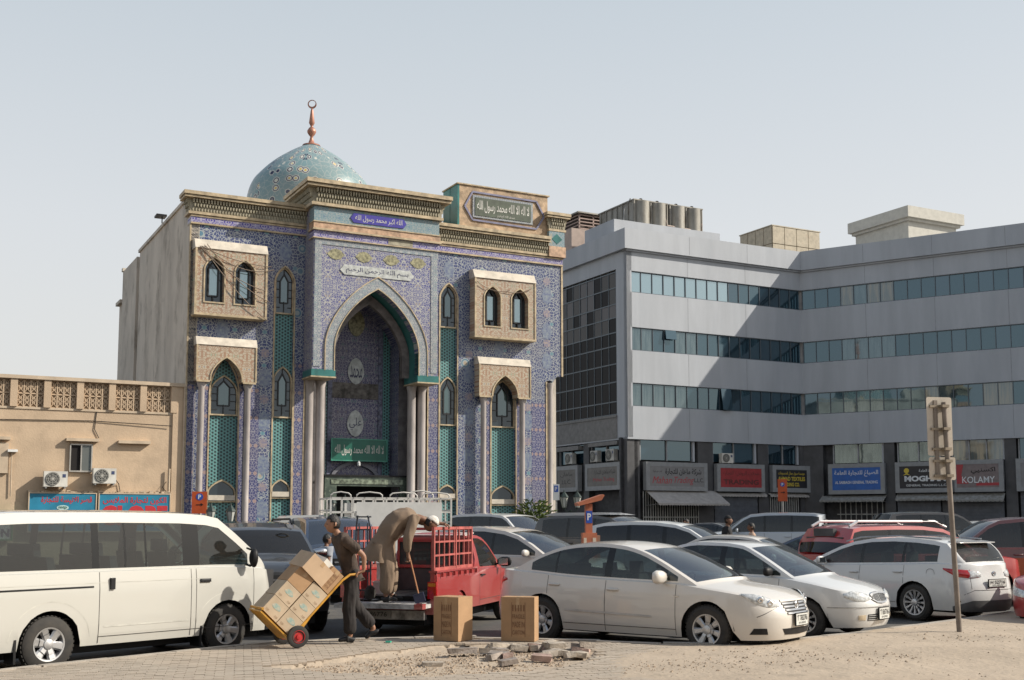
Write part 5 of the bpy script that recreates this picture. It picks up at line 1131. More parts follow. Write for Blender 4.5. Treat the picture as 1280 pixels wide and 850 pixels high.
        for i in range(n - 1):
            s0, s1 = c.st[i][0], c.st[i + 1][0]; sm = (s0 + s1) / 2
            wi = next((k for k, (a, b) in enumerate(P['win']) if a - .001 <= s0 and s1 <= b + .001), None) if xc < sm < xr else None
            btw = P['win'] and xc < sm < xr and wi is None and P['win'][0][1] - .01 < sm < P['win'][-1][0] + .01
            di = next((k for k, (a, b) in enumerate(P.get('doors', [])) if a - .001 <= s0 and s1 <= b + .001), None)
            fin = interp(sm, P['arch']) if xc < sm < xr else 0
            for r in range(nr - 1):
                for mir in (0, 1):
                    m = B
                    if P.get('open') and sm > P['open'] and (r > 14 or (nx_r[i] > .45 and rows[i][r].z > .50)): continue
                    if r < 9:                                     # lower side (8 = shoulder roll)
                        if di is not None and r >= 1: m = doors[di]
                    elif r <= 13:                                 # greenhouse side
                        if r in (10, 11, 12) and wi is not None: m = wins[wi]
                        elif r in (10, 11, 12) and btw: m = TR
                        elif r in (9, 13) and xc < sm < xr and P.get('trim') and (wi is not None or btw): m = TR if r == 13 and P['trim'] > 1 else doors[di] if di is not None else B
                        elif di is not None and r != 13: m = doors[di]
                    else:
                        scr = (xc < sm < xh, xt < sm < xr)
                        if r == 14: m = B
                        elif scr[0]: m = WS
                        elif scr[1] and not P.get('norear'): 
                            m = RW if sm > xt + P.get('rwtop', .04) and sm < xr - P.get('rwbot', 0.0) and r > 14 else B
                        elif sm <= xc and sm > .12: m = hood
                        else: m = B
                    q(m, i, r, mir)
        rt = c.root; w = .0006
        B.build('body', pt, rt, True, w, True, 42)
        if hood.f: hood.build('bonnet', pt, rt, True, w, True, 50)
        for k, d in enumerate(doors):
            if not d.f: continue
            L_ = MB(); R_ = MB()
            for f in d.f:
                yy = sum(d.v[t][1] for t in f); (R_ if yy < 0 else L_).quad(*[d.v[t] for t in f])
            for sd, dd in ((-1, R_), (1, L_)):
                do = dd.build('door', pt, rt, True, w, True, 42)
                if P.get('handle', True):
                    a, b = P['doors'][k]; hs = b - .13 if not P.get('hfront') else a + .16; z = c.zsh(hs) - P.get('hz', .1); p, nn = c.surf(c.st_at_s(hs), z)
                    h = MB(); y = -p.y
                    h.tube([(p.x - .1, sd * (y - .005), z), (p.x - .08, sd * (y + .028), z + .003), (p.x + .07, sd * (y + .028), z), (p.x + .1, sd * (y - .005), z)], [.012, .016, .015, .011], 6)
                    h.build('handle', P.get('hmat') or pt, do, True)
        WS.build('windscreen', P.get('wsg', WSGLASS), rt, True, w, True)
        if RW.f: RW.build('rear_window', P.get('rwg', P.get('glass', CARGLASS)), rt, True, w, True)
        if TR.f:
            ks = sorted(P['win']); cuts = [(ks[k][1] + ks[k + 1][0]) / 2 for k in range(len(ks) - 1)]
            for ck in range(len(cuts)):
                for sd in (-1, 1):
                    x = MB()
                    for f in TR.f:
                        fx = c.L / 2 - sum(TR.v[t][0] for t in f) / len(f)
                        if sum(TR.v[t][1] for t in f) * sd > 0 and min(range(len(cuts)), key=lambda z_: abs(cuts[z_] - fx)) == ck: x.quad(*[TR.v[t] for t in f])
                    if x.f: x.build('window_pillar', PILL, rt, True, w, True)
        for wm in wins:
            for sd in (-1, 1):
                x = MB()
                for f in wm.f:
                    if sum(wm.v[t][1] for t in f) * sd > 0 or False: x.quad(*[wm.v[t] for t in f])
                if x.f: x.build('side_window', P.get('glass', CARGLASS), rt, True, w, True)
        # under floor, wheel housings, cabin tub
        L, W_ = c.L, c.W; ub = MB().box(-L / 2 + .25, L / 2 - .25, -W_ / 2 + .30, W_ / 2 - .30, .17, .62)
        for s in (c.fo, c.fo + c.wb):
            for sd in (-1, 1):
                x = c.X(s); n_ = 10; r = c.Ra + .02
                for k in range(n_):
                    a0, a1 = PI * k / n_, PI * (k + 1) / n_; y0, y1 = sd * (W_ / 2 - .32), sd * (W_ / 2 - .012 - P.get('lin', .03))
                    ub.quad((x + r * math.cos(a0), y0, c.Rw + r * math.sin(a0)), (x + r * math.cos(a1), y0, c.Rw + r * math.sin(a1)), (x + r * math.cos(a1), y1, c.Rw + r * math.sin(a1)), (x + r * math.cos(a0), y1, c.Rw + r * math.sin(a0)))
        xa, xb = c.X(c.fo + c.Ra + .05), c.X(c.fo + c.wb - c.Ra - .05)
        ub.box(xb, xa, -W_ / 2 + .09, W_ / 2 - .09, P.get('sill', .2) + .01, .4); ub.build('underbody', BLACK, rt)
        if interior:
            fl = P.get('floor', .38); x0, x1 = c.X(xr - .05), c.X(xc - .05)
            MB().box(x0, x1, -W_ / 2 + .12, W_ / 2 - .12, fl, fl + .02).prism([(c.X(xc - .1), fl), (c.X(xc - .1), c.zsh(xc) + .0), (c.X(xc + .28), c.zsh(xc) + .05), (c.X(xc + .48), c.zsh(xc) - .05), (c.X(xc + .42), fl)], -W_ / 2 + .12, W_ / 2 - .12, 'Y').build('dashboard', DARKIN, rt)
            sm_ = seat_mesh(); s1 = P.get('seat', xh + .35)
            zf = P.get('seatz', P['H'] - 1.2 - .02)
            for yy in (-.37, .37): link('seat', sm_, rt, (c.X(s1), yy, zf)).scale = (1, 1, P.get('seath', 1))
            k = 1
            while s1 + .85 * k < xt + P.get('rearseat', .35) and k < 4: o = link('rear_seat', sm_, rt, (c.X(s1 + .85 * k), 0, zf)); o.scale = (1, 2.5, P.get('seath', 1) * .95); k += 1
            m = MB(); n_ = 16; dy = P.get('drv', .37)
            ring = [(c.X(s1 - .55) + .10 * math.sin(2 * PI * k / n_), dy + .185 * math.cos(2 * PI * k / n_), zf + .62 + .16 * math.sin(2 * PI * k / n_)) for k in range(n_ + 1)]
            m.tube(ring, .014, 5, False); m.bar((c.X(s1 - .55), dy - .17, zf + .62), (c.X(s1 - .55), dy + .17, zf + .62), .03); m.build('steering_wheel', BLACK, rt)
    # ---- things laid on the skin
    def patch(c, name, top, bot, m, side=-1, off=.006, nu=10, nv=3, par=None, frm='f', both=False, **k):
        """top / bot: polylines [(a, z)...]; a = distance along the skin from the nose centre ('f'), the tail centre ('r') or s ('s')"""
        if both: c.patch(name, top, bot, m, 1, off, nu, nv, par, frm, False, **k)
        tot = c.acc[-1]; cv = (lambda a: c.st_at_a(a)) if frm == 'f' else (lambda a: c.st_at_a(tot - a)) if frm == 'r' else (lambda a: c.st_at_s(a))
        def at(pl, u):
            f = u * (len(pl) - 1); i = min(int(f), len(pl) - 2); t = f - i; return (lerp(pl[i][0], pl[i + 1][0], t), lerp(pl[i][1], pl[i + 1][1], t))
        g = []; 
        for iu in range(nu + 1):
            t_, b_ = at(top, iu / nu), at(bot, iu / nu)
            for iv in range(nv + 1):
                a, z = lerp(b_[0], t_[0], iv / nv), lerp(b_[1], t_[1], iv / nv); p, nn = c.surf(cv(a), z)
                ed = iu in (0, nu) or iv in (0, nv); o = off + (0 if ed else k.get('bulge', .004)); g.append((p + nn * o, p - nn * .012))
        mb = MB(); w = nv + 1; n = len(g)
        for o, i_ in g: mb.v.append((o.x, o.y * -side if side > 0 else o.y, o.z))
        for o, i_ in g: mb.v.append((i_.x, i_.y * -side if side > 0 else i_.y, i_.z))
        for iu in range(nu):
            for iv in range(nv): a = iu * w + iv; mb.f.append((a, a + w, a + w + 1, a + 1))
        for iu in range(nu):
            for iv in (0, nv): a = iu * w + iv; mb.f.append((a, a + w, a + w + n, a + n))
        for iv in range(nv):
            for iu in (0, nu): a = iu * w + iv; mb.f.append((a, a + 1, a + 1 + n, a + n))
        o = mb.build(name, m, par or c.root, True, fixn=True, ang=40); return o
    def line(c, pts, wdt=.008, m=None, name='panel_seam', frm='s', sides=(-1, 1), off=.0015):
        tot = c.acc[-1]; cv = (lambda a: c.st_at_a(a)) if frm == 'f' else (lambda a: c.st_at_a(tot - a)) if frm == 'r' else (lambda a: c.st_at_s(a))
        for sd in sides:
            mb = MB(); P_ = []
            for (a0, z0), (a1, z1) in zip(pts, pts[1:]):
                n = max(1, int((abs(a1 - a0) + abs(z1 - z0)) / .07))
                for k in range(n): P_.append((lerp(a0, a1, k / n), lerp(z0, z1, k / n)))
            P_.append(pts[-1]); V = [c.surf(cv(a), z) for a, z in P_]
            for (p, n0), (q_, n1) in zip(V, V[1:]):
                d = (q_ - p).normalized(); u = d.cross(n0).normalized() * wdt / 2; p_, r_ = p + n0 * off, q_ + n1 * off
                mb.quad(*[(v.x, v.y * -sd if sd > 0 else v.y, v.z) for v in (p_ - u, r_ - u, r_ + u, p_ + u)])
            mb.build(name, m or SEAM, c.root)
    def mirror(c, s, z, m, big=1.0, sides=(-1, 1)):
        for sd in sides:
            p, _ = c.surf(c.st_at_s(s), min(z, c.zsh(s))); x, y = p.x, -p.y - .03; g = MB()
            prof = [(0, .02), (.03, .075), (.09, .095), (.17, .095), (.23, .075), (.25, .04)]
            i0 = 0; n = 12; st_ = [(0, .05, .035), (.03, .075, .055), (.09, .085, .07), (.16, .08, .07), (.21, .06, .055), (.225, .02, .02)]
            for d, a, b in st_:
                for k in range(n): t = 2 * PI * k / n; ct, stt = math.cos(t), math.sin(t); g.v.append((x + big * a * .75 * (abs(ct) ** .8) * (1 if ct > 0 else -.55), sd * (y + .02 + d * big), z + .09 + big * b * 1.05 * (abs(stt) ** .8) * (1 if stt > 0 else -1)))
            for r in range(len(st_) - 1):
                for k in range(n): a = r * n + k; b = r * n + (k + 1) % n; g.f.append((a, b, b + n, a + n))
            g.f.append(tuple(range(n))); g.f.append(tuple(range((len(st_) - 1) * n, len(st_) * n)))
            g.bar((x, sd * (y - .04), z + .03), (x, sd * (y + .06), z + .07), .05, .03)
            o = g.build('wing_mirror', m, c.root, True, fixn=True, ang=50)
            MB().quad((x - big * .036, sd * (y + .05), z + .09 - .05 * big), (x - big * .036, sd * (y + .05 + .15 * big), z + .09 - .05 * big), (x - big * .036, sd * (y + .05 + .15 * big), z + .09 + .05 * big), (x - big * .036, sd * (y + .05), z + .09 + .05 * big)).build('mirror_glass', LAMPC, o)
    def plate(c, front, z, wd=.40, h=.16, txt=('T', '78276'), sub='DUBAI', off=.02):
        p, _ = c.surf(0 if front else len(c.st) - 1.001, z); sg = 1 if front else -1; x = p.x + sg * off; r = PI / 2 if front else -PI / 2
        o = link('number_plate', MB().box(-wd / 2, wd / 2, -.008, .008, -h / 2, h / 2).mesh('number_plate', PLATE), c.root, (x, 0, z), (0, 0, r))
        f = MB(); e = .012; f.box(-wd / 2 - e, wd / 2 + e, -.006, .012, h / 2, h / 2 + e).box(-wd / 2 - e, wd / 2 + e, -.006, .012, -h / 2 - e, -h / 2).box(-wd / 2 - e, -wd / 2, -.006, .012, -h / 2, h / 2).box(wd / 2, wd / 2 + e, -.006, .012, -h / 2, h / 2); f.build('plate_frame', BLACK, o)
        text('plate_characters', txt[0] + ' ' + txt[1], INK, wd * .86, h * .5, (0, -.009, h * .14), o, fat=.01); text('plate_characters', sub, INK, wd * .6, h * .17, (0, -.009, -h * .3), o, fat=.01); return o
    def bar_f(c, name, z, h, wd, m, out=.01, par=None, rear=False):
        """a level bar across the nose (or tail) following its curve"""
        a = wd / 2; f = 'r' if rear else 'f'; return c.patch(name, [(0, z + h / 2), (a, z + h / 2)], [(0, z - h / 2), (a, z - h / 2)], m, -1, out, 6, 1, par, f, both=True, bulge=0)
def dseams(c, cut=(0, 0)):
    for a, b in c.P.get('doors', []):
        for s in (a, b): c.line([(s, c.zlow(s) + .02), (s, c.zsh(s) - .005)])
    a, b = c.P['doors'][0][0], c.P['doors'][-1][1]; c.line([(a, c.P.get('sill', .2) + .1), (b if b < c.fo + c.wb - c.Ra else c.fo + c.wb - c.Ra - .02, c.P.get('sill', .2) + .1)])
# ---- the cars in the front row
SEDAN = dict(L=4.82, W=1.82, H=1.47, fo=.95, wb=2.775, Rw=.33, rr=.205, sill=.21, sh=[(0, .70), (.12, .735), (.4, .80), (.95, .87), (1.45, .925), (2.2, .94), (3.2, .97), (4.0, 1.02), (4.5, 1.045), (4.82, 1.03)],
    arch=[(1.18, .95), (1.45, 1.09), (1.75, 1.235), (2.1, 1.37), (2.4, 1.435), (2.8, 1.465), (3.1, 1.455), (3.4, 1.42), (3.75, 1.32), (4.05, 1.185), (4.3, 1.06)], xh=2.15, xt=3.42, win=[(1.42, 2.52), (2.64, 3.50), (3.53, 3.98)], doors=[(1.42, 2.58), (2.58, 3.62)], tumble=.40, crown=.035, trim=1, wk='wide', ns=7, hz=.13, glass=CARGLASS, lf=.78, bowr2=.14)
SEDAN['archs'] = SEDAN['arch']
WHITEP = paint('white car paint', (.67, .63, .57)); WHITE2 = paint('cool white car paint', (.64, .645, .635)); WHITEV = paint('cream van paint', (.50, .495, .455), dust=.14)
def heading(dx, dy): return math.atan2(dy, dx)
# white saloon nearest the camera
c1 = Car(SEDAN, 'large white saloon car nearest the camera, with a chrome barred grille and seven-spoke wheels', 'car', (2.02, 17.60), heading(.789, -.615), WHITEP, 'parked_car', steer=.02)
dseams(c1)
c1.patch('headlight', [(.42, .70), (.60, .79), (.80, .825), (1.0, .83)], [(.42, .65), (.62, .645), (.82, .70), (1.0, .80)], LAMPG, nu=14, nv=4, both=True, bulge=.012)
for a_, z_ in ((.58, .70), (.72, .745)):
    for sd in (-1, 1):
        p, nn = c1.surf(c1.st_at_a(a_), z_); o = MB().lathe([(.045, .0), (.04, .012), (.02, .006), (0, .004)], 14, ax='X').build('lamp_bowl', LAMPC, c1.root, True); o.location = (p.x + nn.x * .018, (p.y + nn.y * .018) * -sd if sd > 0 else p.y + nn.y * .018, p.z); o.rotation_euler = (0, 0, math.atan2(nn.y * (-sd if sd > 0 else 1), nn.x))
c1.patch('grille', [(0, .715), (.36, .70)], [(0, .535), (.28, .545)], BLACK, off=.004, both=True, bulge=0)
for k in range(4): c1.bar_f('grille_bar', .56 + k * .043, .022, .62 + k * .03, CHROME, .016)
c1.bar_f('grille_surround', .725, .025, .74, WHITEP, .014)
MB().lathe([(.055, 0), (.045, .012), (.04, 0)], 18, (c1.surf(0, .66)[0].x + .02, 0, .66), 'X').lathe([(.03, 0), (.022, .012), (.018, 0)], 14, (c1.surf(0, .66)[0].x + .02, 0, .67), 'X').build('badge', CHROME, c1.root, True)
c1.patch('lower_intake', [(0, .36), (.42, .36)], [(0, .27), (.36, .28)], BLACK, off=.004, both=True, bulge=0)
c1.patch('fog_recess', [(.68, .37), (.86, .37)], [(.66, .29), (.92, .29)], BLACK, off=.005, both=True, bulge=0)
c1.plate(True, .47, .36, .15, ('T', '78276'), off=.03)
c1.line([(.82, .52), (.60, .6), (.42, .66)], frm='f'); c1.line([(c1.acc[-1] - .9, .55)] * 2, frm='f') if 0 else None
c1.patch('tail_light', [(.50, .95), (.75, .955), (1.02, .93)], [(.50, .80), (.75, .82), (1.06, .90)], TAILR, frm='r', both=True, bulge=.012)
c1.plate(False, .78, .36, .15); c1.mirror(1.62, .93, WHITEP, 1.3)
c1.line([(1.8, .47), (3.28, .50)], .028, mat('side moulding', (.55, .52, .48), .4), 'side_moulding', off=.008)
c1.line([(1.36, .76), (1.44, .76)], .02, CHROME, 'side_badge', off=.006)
c1.line([(.80, .28), (.56, .28)], .02, BLACK, 'bumper_split', frm='f') if 0 else None
# second white saloon, smaller, behind its nose
SED2 = dict(L=4.5, W=1.70, H=1.45, fo=.87, wb=2.535, Rw=.30, rr=.185, sill=.20, sh=[(0, .66), (.12, .70), (.35, .76), (.9, .86), (1.3, .91), (2.2, .925), (3.2, .95), (4.0, .97), (4.5, .95)],
    arch=[(1.12, .93), (1.45, 1.12), (1.8, 1.30), (2.05, 1.40), (2.45, 1.44), (2.9, 1.445), (3.2, 1.40), (3.5, 1.28), (3.85, 1.08), (4.0, .99)], xh=1.98, xt=3.2, win=[(1.30, 2.32), (2.42, 3.15), (3.19, 3.62)], doors=[(1.30, 2.37), (2.37, 3.3)], tumble=.42, crown=.03, trim=1, wk='thin', ns=9, lf=.72, hz=.13)
SED2['archs'] = SED2['arch']
c2 = Car(SED2, 'smaller white saloon with rounded headlights and small chrome grille, beside the white estate', 'car', (3.95, 19.5), heading(.755, -.655), WHITE2, 'parked_car')
tag(c2.root, 'smaller white saloon with rounded headlights and small chrome grille, beside the white estate')
dseams(c2)
c2.patch('headlight', [(.28, .68), (.45, .73), (.62, .745), (.78, .71)], [(.30, .61), (.45, .585), (.62, .595), (.78, .655)], LAMPG, nu=14, nv=4, both=True, bulge=.02)
c2.patch('grille', [(0, .70), (.17, .69), (.25, .66)], [(0, .575), (.15, .585), (.22, .61)], mat('mesh grille', (.16, .16, .16), .35, .8, var=.3, scale=40), off=.008, both=True, bulge=0)
c2.patch('grille_surround', [(0, .725), (.18, .715), (.27, .69)], [(0, .70), (.17, .69), (.25, .66)], CHROME, off=.02, nv=1, both=True, bulge=0)
c2.patch('grille_surround', [(0, .575), (.15, .585), (.24, .62)], [(0, .555), (.16, .565), (.27, .62)], CHROME, off=.02, nv=1, both=True, bulge=0)
for k in range(5): c2.patch('grille_bar', [(.03 + k * .045, .69), (.036 + k * .045, .69)], [(.03 + k * .045, .59), (.036 + k * .045, .59)], CHROME, off=.014, nu=1, nv=1, both=True, bulge=0)
c2.patch('lower_intake', [(0, .40), (.40, .395)], [(0, .29), (.40, .30)], BLACK, off=.004, both=True, bulge=0)
for z in (.315, .345, .375): c2.bar_f('intake_slat', z, .008, .78, WHITE2, .01)
c2.patch('fog_lamp', [(.44, .39), (.58, .385)], [(.44, .31), (.58, .315)], mat('pale amber glass', (.6, .5, .36), .15, var=.2), off=.006, both=True)
c2.line([(0.02, .50), (1.05, .50)], .012, mat('bumper rubbing strip', (.3, .29, .27), .5), 'bumper_strip', frm='f', off=.006); c2.plate(True, .40, .34, .16, ('T', '86716'), off=.03)
c2.patch('tail_light', [(.45, .87), (.9, .88)], [(.45, .72), (.9, .74)], TAILR, frm='r', both=True); c2.mirror(1.45, .92, BLACK, .95)
# white estate seen from behind its left rear corner
EST = dict(L=4.79, W=1.80, H=1.49, fo=.95, wb=2.725, Rw=.33, rr=.222, sill=.22, sh=[(0, .66), (.3, .78), (.9, .88), (1.4, .93), (2.4, .965), (3.4, 1.0), (4.2, 1.03), (4.6, 1.03), (4.79, 1.0)],
    arch=[(1.15, .95), (1.5, 1.14), (1.9, 1.31), (2.2, 1.40), (2.6, 1.46), (3.1, 1.48), (3.6, 1.465), (4.0, 1.43), (4.25, 1.39), (4.45, 1.22), (4.60, 1.06)], xh=2.05, xt=4.22, win=[(1.42, 2.42), (2.50, 3.36), (3.42, 4.12)], doors=[(1.42, 2.46), (2.46, 3.45)], tumble=.40, crown=.035, wk='thin', ns=12, lf=.8, lr=.62, ar=2.6, hz=.13, rwtop=.08, bowr=.05, bowr2=.10, frame=.065)
c3 = Car(EST, 'white estate car with roof rails, seen from the rear corner behind the sign pole', 'car', (7.28, 22.9), heading(-.56, .828), WHITE2, 'parked_estate_car')
dseams(c3)
c3.patch('tail_light', [(.42, .90), (.62, .93), (.85, .945), (1.12, .965)], [(.42, .80), (.62, .79), (.85, .815), (1.12, .94)], TAILR, frm='r', both=True, bulge=.015, nu=14)
c3.patch('tail_light_clear', [(.36, .885), (.50, .915), (.62, .925)], [(.36, .815), (.50, .80), (.62, .80)], LAMPG, frm='r', both=True, off=.012, bulge=.01)
c3.patch('rear_lower_bumper', [(0, .40), (.60, .40), (.95, .30)], [(0, .20), (.60, .20), (.95, .22)], mat('grey bumper plastic', (.10, .10, .10), .6), frm='r', both=True, bulge=0)
c3.plate(False, .70, .50, .12, ('H', '52716'), off=.03); c3.mirror(1.60, .95, WHITE2)
c3.line([(.0, .58), (.55, .58), (.75, .50)], frm='r'); c3.line([(.60, .60), (.58, .95)], frm='r')
for sd in (-1, 1):
    MB().tube([(c3.X(1.95), sd * .60, 1.40), (c3.X(2.3), sd * .585, 1.485), (c3.X(3.2), sd * .585, 1.52), (c3.X(4.1), sd * .585, 1.465)], .014, 6).build('roof_rail', mat('matt grey rail', (.35, .35, .36), .4, .6), c3.root)
MB().tube([(c3.X(4.0), -.05, 1.5), (c3.X(3.97), -.05, 1.55)], .02, 6).build('antenna_foot', BLACK, c3.root)
m = MB(); m.tube([(c3.X(4.60), .0, 1.09), (c3.X(4.56), -.30, 1.12), (c3.X(4.55), -.42, 1.13)], .012, 5); m.build('rear_wiper', BLACK, c3.root)
MB().prism([(c3.X(4.18), 1.44), (c3.X(4.42), 1.415), (c3.X(4.42), 1.40), (c3.X(4.18), 1.41)], -.52, .52).build('roof_spoiler', WHITE2, c3.root)
p_, n_ = c3.surf(len(c3.st) - 1.001, .86); MB().lathe([(.05, 0), (.04, -.012), (.035, 0)], 16, (p_.x - .008, 0, .86), 'X').bar((p_.x - .012, -.03, .875), (p_.x - .012, .03, .875), .01).build('badge', CHROME, c3.root)
fc = MB(); p_, n_ = c3.surf(c3.st_at_s(4.02), .86)
fc.tube([(p_.x + .085 * math.cos(t), -p_.y + .001, .86 + .085 * math.sin(t)) for t in [2 * PI * k / 24 for k in range(25)]], .003, 4, False); fc.build('fuel_flap', SEAM, c3.root)
# white van at the left
VAN = dict(L=4.70, W=1.70, H=1.93, fo=.98, wb=2.57, Rw=.335, rr=.195, sill=.28, sh=[(0, 1.02), (.05, 1.05), (.3, 1.12), (.8, 1.16), (1.3, 1.17), (4.7, 1.17)],
    arch=[(.22, 1.12), (.5, 1.37), (.8, 1.62), (1.08, 1.83), (1.28, 1.87), (1.7, 1.895), (2.6, 1.905), (3.8, 1.895), (4.4, 1.87), (4.58, 1.84), (4.66, 1.2)], xh=1.12, xt=4.55, win=[(.62, 1.42), (1.68, 2.22), (2.25, 2.52), (2.55, 2.9), (3.0, 4.35)], doors=[(.55, 1.50), (1.58, 2.92)], tumble=.16, crown=.035, hcrown=.05, bow0=.12, bow1=.08, trim=1, wk='flat', ns=6, lf=.42, af=3.6, bf=2.0, lr=.22, ar=4.5, frame=.13, taper=.015, hz=.17,
    FI=[(.2, .07), (.3, .02), (.5, 0), (.7, .02), (.9, .07), (1.1, .14)], SI=[(.2, .05), (.32, .015), (.5, .0), (.95, .0), (1.05, .01), (1.2, .03)], RI=[(.2, .05), (.35, 0), (.6, 0), (1.2, .03)], floor=.6, seatz=.72, seath=.9, seat=1.45, rearseat=-.4, gap=.06, hmat=BLACK, handle=False)
c4 = Car(VAN, 'cream white passenger van with black window band parked at the left along the kerb', 'van', (-5.38, 15.53), heading(.634, .773), WHITEV, 'white_van')
dseams(c4)
c4.line([(3.0, .99), (4.5, .985)], .022, BLACK, 'door_track', off=.004)
c4.line([(1.2, 1.03), (2.9, 1.035), (4.5, 1.03)], .008, mat('soft body crease', (.50, .49, .44), .5), 'body_crease')
c4.line([(1.6, .50), (2.85, .50)], .02, mat('soft body crease', (.50, .49, .44)), 'body_crease', off=.001)
c4.patch('headlight', [(.50, .98), (.62, 1.0), (.76, .96)], [(.50, .74), (.62, .74), (.76, .78)], LAMPG, both=True, bulge=.015); c4.patch('indicator', [(.50, .73), (.72, .75)], [(.50, .68), (.72, .70)], AMBER, both=True)
c4.patch('front_lower_bumper', [(0, .42), (.95, .42)], [(0, .28), (.95, .28)], BLACK, both=True, bulge=0); c4.patch('grille', [(0, .90), (.42, .90)], [(0, .72), (.42, .72)], BLACK, both=True, bulge=0)
for sd in (-1, 1):
    m = MB(); x = c4.X(.66); y = .80 * sd; m.tube([(x, y, 1.2), (x - .02, y + sd * .12, 1.18)], .018, 6).tube([(x, y + sd * .01, 1.42), (x - .01, y + sd * .12, 1.40)], .014, 6)
    n = 12
    for d, a in ((-.03, .05), (0, .07), (.03, .07), (.05, .05)):
        for k in range(n): t = 2 * PI * k / n; m.v.append((x + d, y + sd * (.15 + a * math.cos(t)), 1.29 + a * 1.9 * math.sin(t)))
    b0 = len(m.v) - 4 * n
    for r in range(3):
        for k in range(n): a, b = b0 + r * n + k, b0 + r * n + (k + 1) % n; m.f.append((a, b, b + n, a + n))
    m.f.append(tuple(range(b0, b0 + n))); m.f.append(tuple(range(b0 + 3 * n, b0 + 4 * n))); m.build('wing_mirror', BLACK, c4.root, True, fixn=True, ang=50)
    for s_, r in ((c4.fo, 1), (c4.fo + c4.wb, 1)):
        # mud flaps and the raised arch rib
        MB().box(c4.X(s_ + c4.Ra + .05), c4.X(s_ + c4.Ra + .02), sd * .62 if sd < 0 else .62, sd * .84 if sd < 0 else .84, .14, .42).build('mud_flap', BLACK, c4.root)
        pts = []
        for k in range(17):
            t = PI * (.04 + .92 * k / 16); rr = c4.Ra + .13; s2 = s_ - rr * math.cos(t); z = c4.Rw + rr * .95 * math.sin(t); pts.append((s2, z))
        c4.line(pts, .014, mat('soft body crease', (.50, .49, .44)), 'arch_rib', sides=(sd,), off=.001)
p, nn = c4.surf(c4.st_at_s(2.75), .98)
MB().box(p.x - .03, p.x + .03, -p.y - .01, -p.y + .025, 1.02 - .07, 1.02 + .07).build('sliding_door_handle', BLACK, c4.root); MB().box(p.x - .03, p.x + .03, p.y - .025, p.y + .01, .95, 1.09).build('sliding_door_handle', BLACK, c4.root)
c4.patch('front_door_handle', [(1.28, 1.03), (1.44, 1.03)], [(1.28, .985), (1.44, .985)], BLACK, frm='s', off=.02, both=True)
link('spare_wheel', wheel_meshes(.31, .18, .2, 'flat', 6)[0], c4.root, (-.35, 0, .32), (R(90), 0, 0))

# ---- SUVs and the cars further back
SUV = dict(L=4.85, W=1.93, H=1.86, fo=.92, wb=2.85, Rw=.385, rr=.225, sill=.36, sh=[(0, .98), (.12, 1.03), (.5, 1.10), (1.1, 1.16), (1.5, 1.18), (3, 1.19), (4.6, 1.2), (4.85, 1.18)],
    arch=[(1.32, 1.20), (1.6, 1.45), (1.9, 1.68), (2.12, 1.78), (2.6, 1.83), (3.3, 1.84), (4.1, 1.82), (4.5, 1.76), (4.62, 1.55), (4.74, 1.22)], xh=2.05, xt=4.45, win=[(1.52, 2.55), (2.62, 3.42), (3.5, 4.36)], doors=[(1.52, 2.58), (2.58, 3.45)], tumble=.26, crown=.035, trim=1, wk='flat', ns=6, lf=.5, af=4, lr=.3, ar=4, gap=.08, wd=.24, hz=.12, frame=.07, floor=.6, seatz=.8, seath=.95,
    FI=[(.3, .06), (.45, 0), (.7, 0), (.75, .04), (1.0, .07), (1.2, .16)], SI=[(.3, .05), (.42, 0), (.85, 0), (1.0, .02), (1.2, .05)], RI=[(.3, .04), (.45, 0), (.7, 0), (.78, .04), (1.2, .07)], glass=TINT)
def suv_trim(c, rails=True, col=None, grille=True):
    c.patch('headlight', [(.62, .96), (.90, .965)], [(.62, .80), (.90, .81)], LAMPG, both=True, bulge=.012); c.patch('grille', [(0, .95), (.56, .95)], [(0, .80), (.56, .80)], BLACK, both=True, bulge=0)
    c.bar_f('grille_bar', .87, .035, 1.0, CHROME, .014); c.patch('lower_intake', [(0, .60), (.5, .60)], [(0, .48), (.5, .48)], BLACK, both=True, bulge=0); c.patch('tail_light', [(.66, 1.12), (.92, 1.12)], [(.66, .82), (.92, .82)], TAILR, frm='r', both=True)
    if rails:
        for sd in (-1, 1): MB().tube([(c.X(2.2), sd * .62, c.P['H'] - .04), (c.X(2.4), sd * .62, c.P['H'] + .05), (c.X(4.2), sd * .62, c.P['H'] + .04), (c.X(4.35), sd * .62, c.P['H'] - .05)], .02, 5).build('roof_rail', BLACK, c.root)
    dseams(c)
DKB = paint('dark slate car paint', (.020, .026, .034), dust=.14)
c5 = Car(dict(SUV, H=1.78, wsg=TINT, arch=[(1.32, 1.20), (1.6, 1.37), (1.9, 1.54), (2.12, 1.64), (2.6, 1.73), (3.3, 1.76), (4.1, 1.74), (4.5, 1.68), (4.62, 1.5), (4.74, 1.22)]), 'dark slate four-wheel drive with wide windscreen facing the road, directly behind the white van', 'car', (-4.55, 20.7), heading(.36, -.933), DKB, 'parked_suv'); suv_trim(c5); c5.mirror(1.75, 1.16, CHROME, 1.15, sides=(1,)); c5.plate(True, .68, .5, .12, ('K', '41873'))
NAVY = paint('navy car paint', (.035, .06, .11), dust=.15)
c6 = Car(dict(SUV, H=1.82, L=4.7), 'navy four-wheel drive half hidden behind the dark slate one', 'car', (-4.2, 27.8), heading(.36, -.933), NAVY, 'parked_suv'); suv_trim(c6, False); c6.mirror(1.75, 1.18, CHROME, 1.2, sides=(1,))
